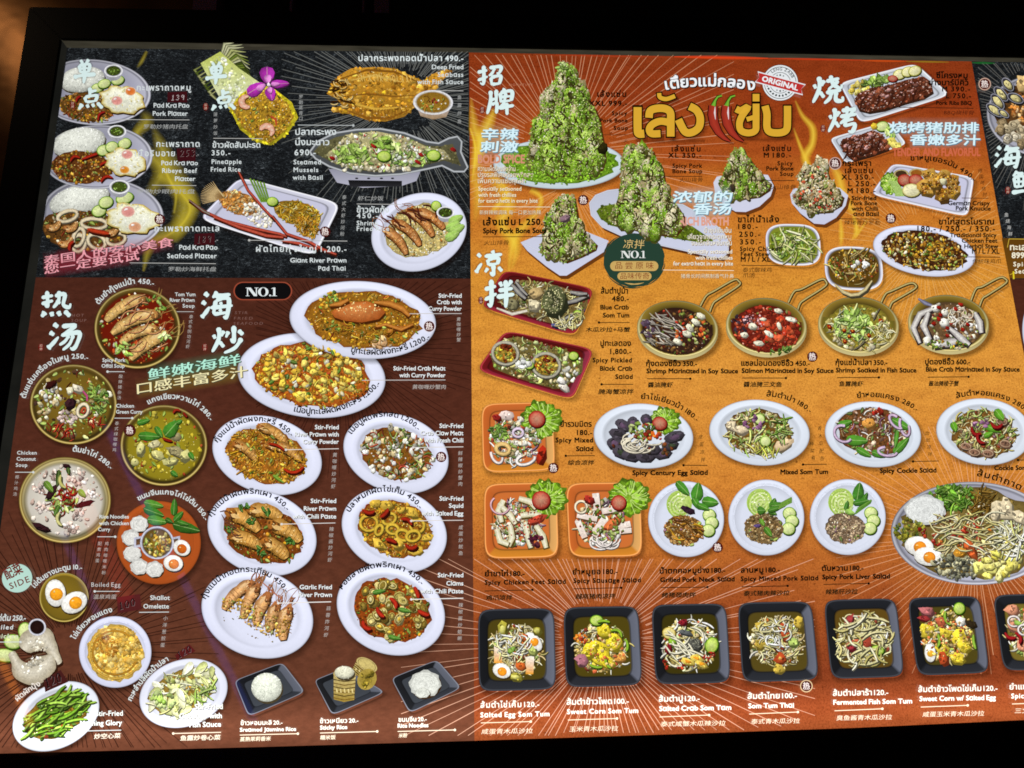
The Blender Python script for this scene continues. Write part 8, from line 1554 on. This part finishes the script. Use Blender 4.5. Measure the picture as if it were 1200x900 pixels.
sticker([(51, 797), (71, 785), (80, 799), (53, 811)], '120', (54, 806.5, 74, 798), 11, None, (72, 30, 28), w=1.3)
sticker([(205, 768), (222, 755), (229, 763), (208, 774)], '120', (209, 771.5, 226, 763), 7.6, None, (94, 30, 30), w=.9)

# ------------------------------------------------------------------ lamps of the room: seen only mirrored in the film, and one warm wall lamp
def emit(name, col, s):
    m = bpy.data.materials.new(name); m.use_nodes = True; b = m.node_tree.nodes['Principled BSDF']
    b.inputs['Emission Color'].default_value = L4(col); b.inputs['Emission Strength'].default_value = s; b.inputs['Base Color'].default_value = L4(col); return m
def mirror_tube(name, label, a, b, far, rad, mat):
    import bmesh
    def mir(p):
        d = (np.array(pt(*p)) - CAM); d = d / d[1] * (far - CAM[1]); q = CAM + d; return np.array([q[0], -q[1], q[2]])
    A, B = mir(a), mir(b); ax = (B - A); L = np.linalg.norm(ax); ax /= L; u = np.cross(ax, [0, 1, .1]); u /= np.linalg.norm(u); v = np.cross(ax, u)
    bm = bmesh.new(); n = 12; rows = []
    for t_, k in ((0, .2), (.01, .8), (.02, 1), (.98, 1), (.99, .8), (1, .2)): rows.append([bm.verts.new(A + ax * L * t_ + rad * k * (u * math.cos(6.2832 * i / n) + v * math.sin(6.2832 * i / n))) for i in range(n)])
    for r0, r1 in zip(rows, rows[1:]):
        for i in range(n): bm.faces.new([r0[i], r0[(i + 1) % n], r1[(i + 1) % n], r1[i]])
    bm.faces.new(rows[0][::-1]); bm.faces.new(rows[-1])
    me = bpy.data.meshes.new(name); bm.to_mesh(me); bm.free(); me.materials.append(mat); me.update()
    o = link(name, me); tag(o, label, 'neon tube', 'neon tubes in the room'); return o
NB, NR, NO = emit('blue_neon', (80, 110, 255), 1.3), emit('red_neon', (255, 30, 30), 1.6), emit('amber_neon', (255, 140, 40), 6)
mirror_tube('neon_tube', 'long blue neon tube mirrored faintly beside the boiled egg', (72, 622), (128, 752), 1.75, .012, NB)
mirror_tube('neon_tube', 'long blue neon tube mirrored faintly beside the green curry', (124, 498), (300, 850), 1.8, .014, NB)
mirror_tube('neon_tube', 'red neon tube mirrored faintly above the omelette', (86, 560), (150, 705), 1.9, .03, NR)
mirror_tube('neon_tube', 'short amber neon tube mirrored over the morning glory plate', (0, 772), (37, 850), 1.7, .012, NO)
lp = bpy.data.lights.new('wall_lamp', 'POINT'); lp.energy = .55; lp.color = (1, .74, .48); lp.shadow_soft_size = .03
lo = bpy.data.objects.new('wall_lamp', lp); COL.objects.link(lo)
pw = np.array(pt(10, 55, -WY)); dd = pw - CAM; dd = dd / np.linalg.norm(dd); rr = np.array([dd[0], -dd[1], dd[2]]); lo.location = tuple(pw + rr * .75)
print('camera', CAM, 'board z', ZBOT, ZTOP, 'objects', len(bpy.data.objects), 'tris', sum(len(m.polygons) for m in bpy.data.meshes))
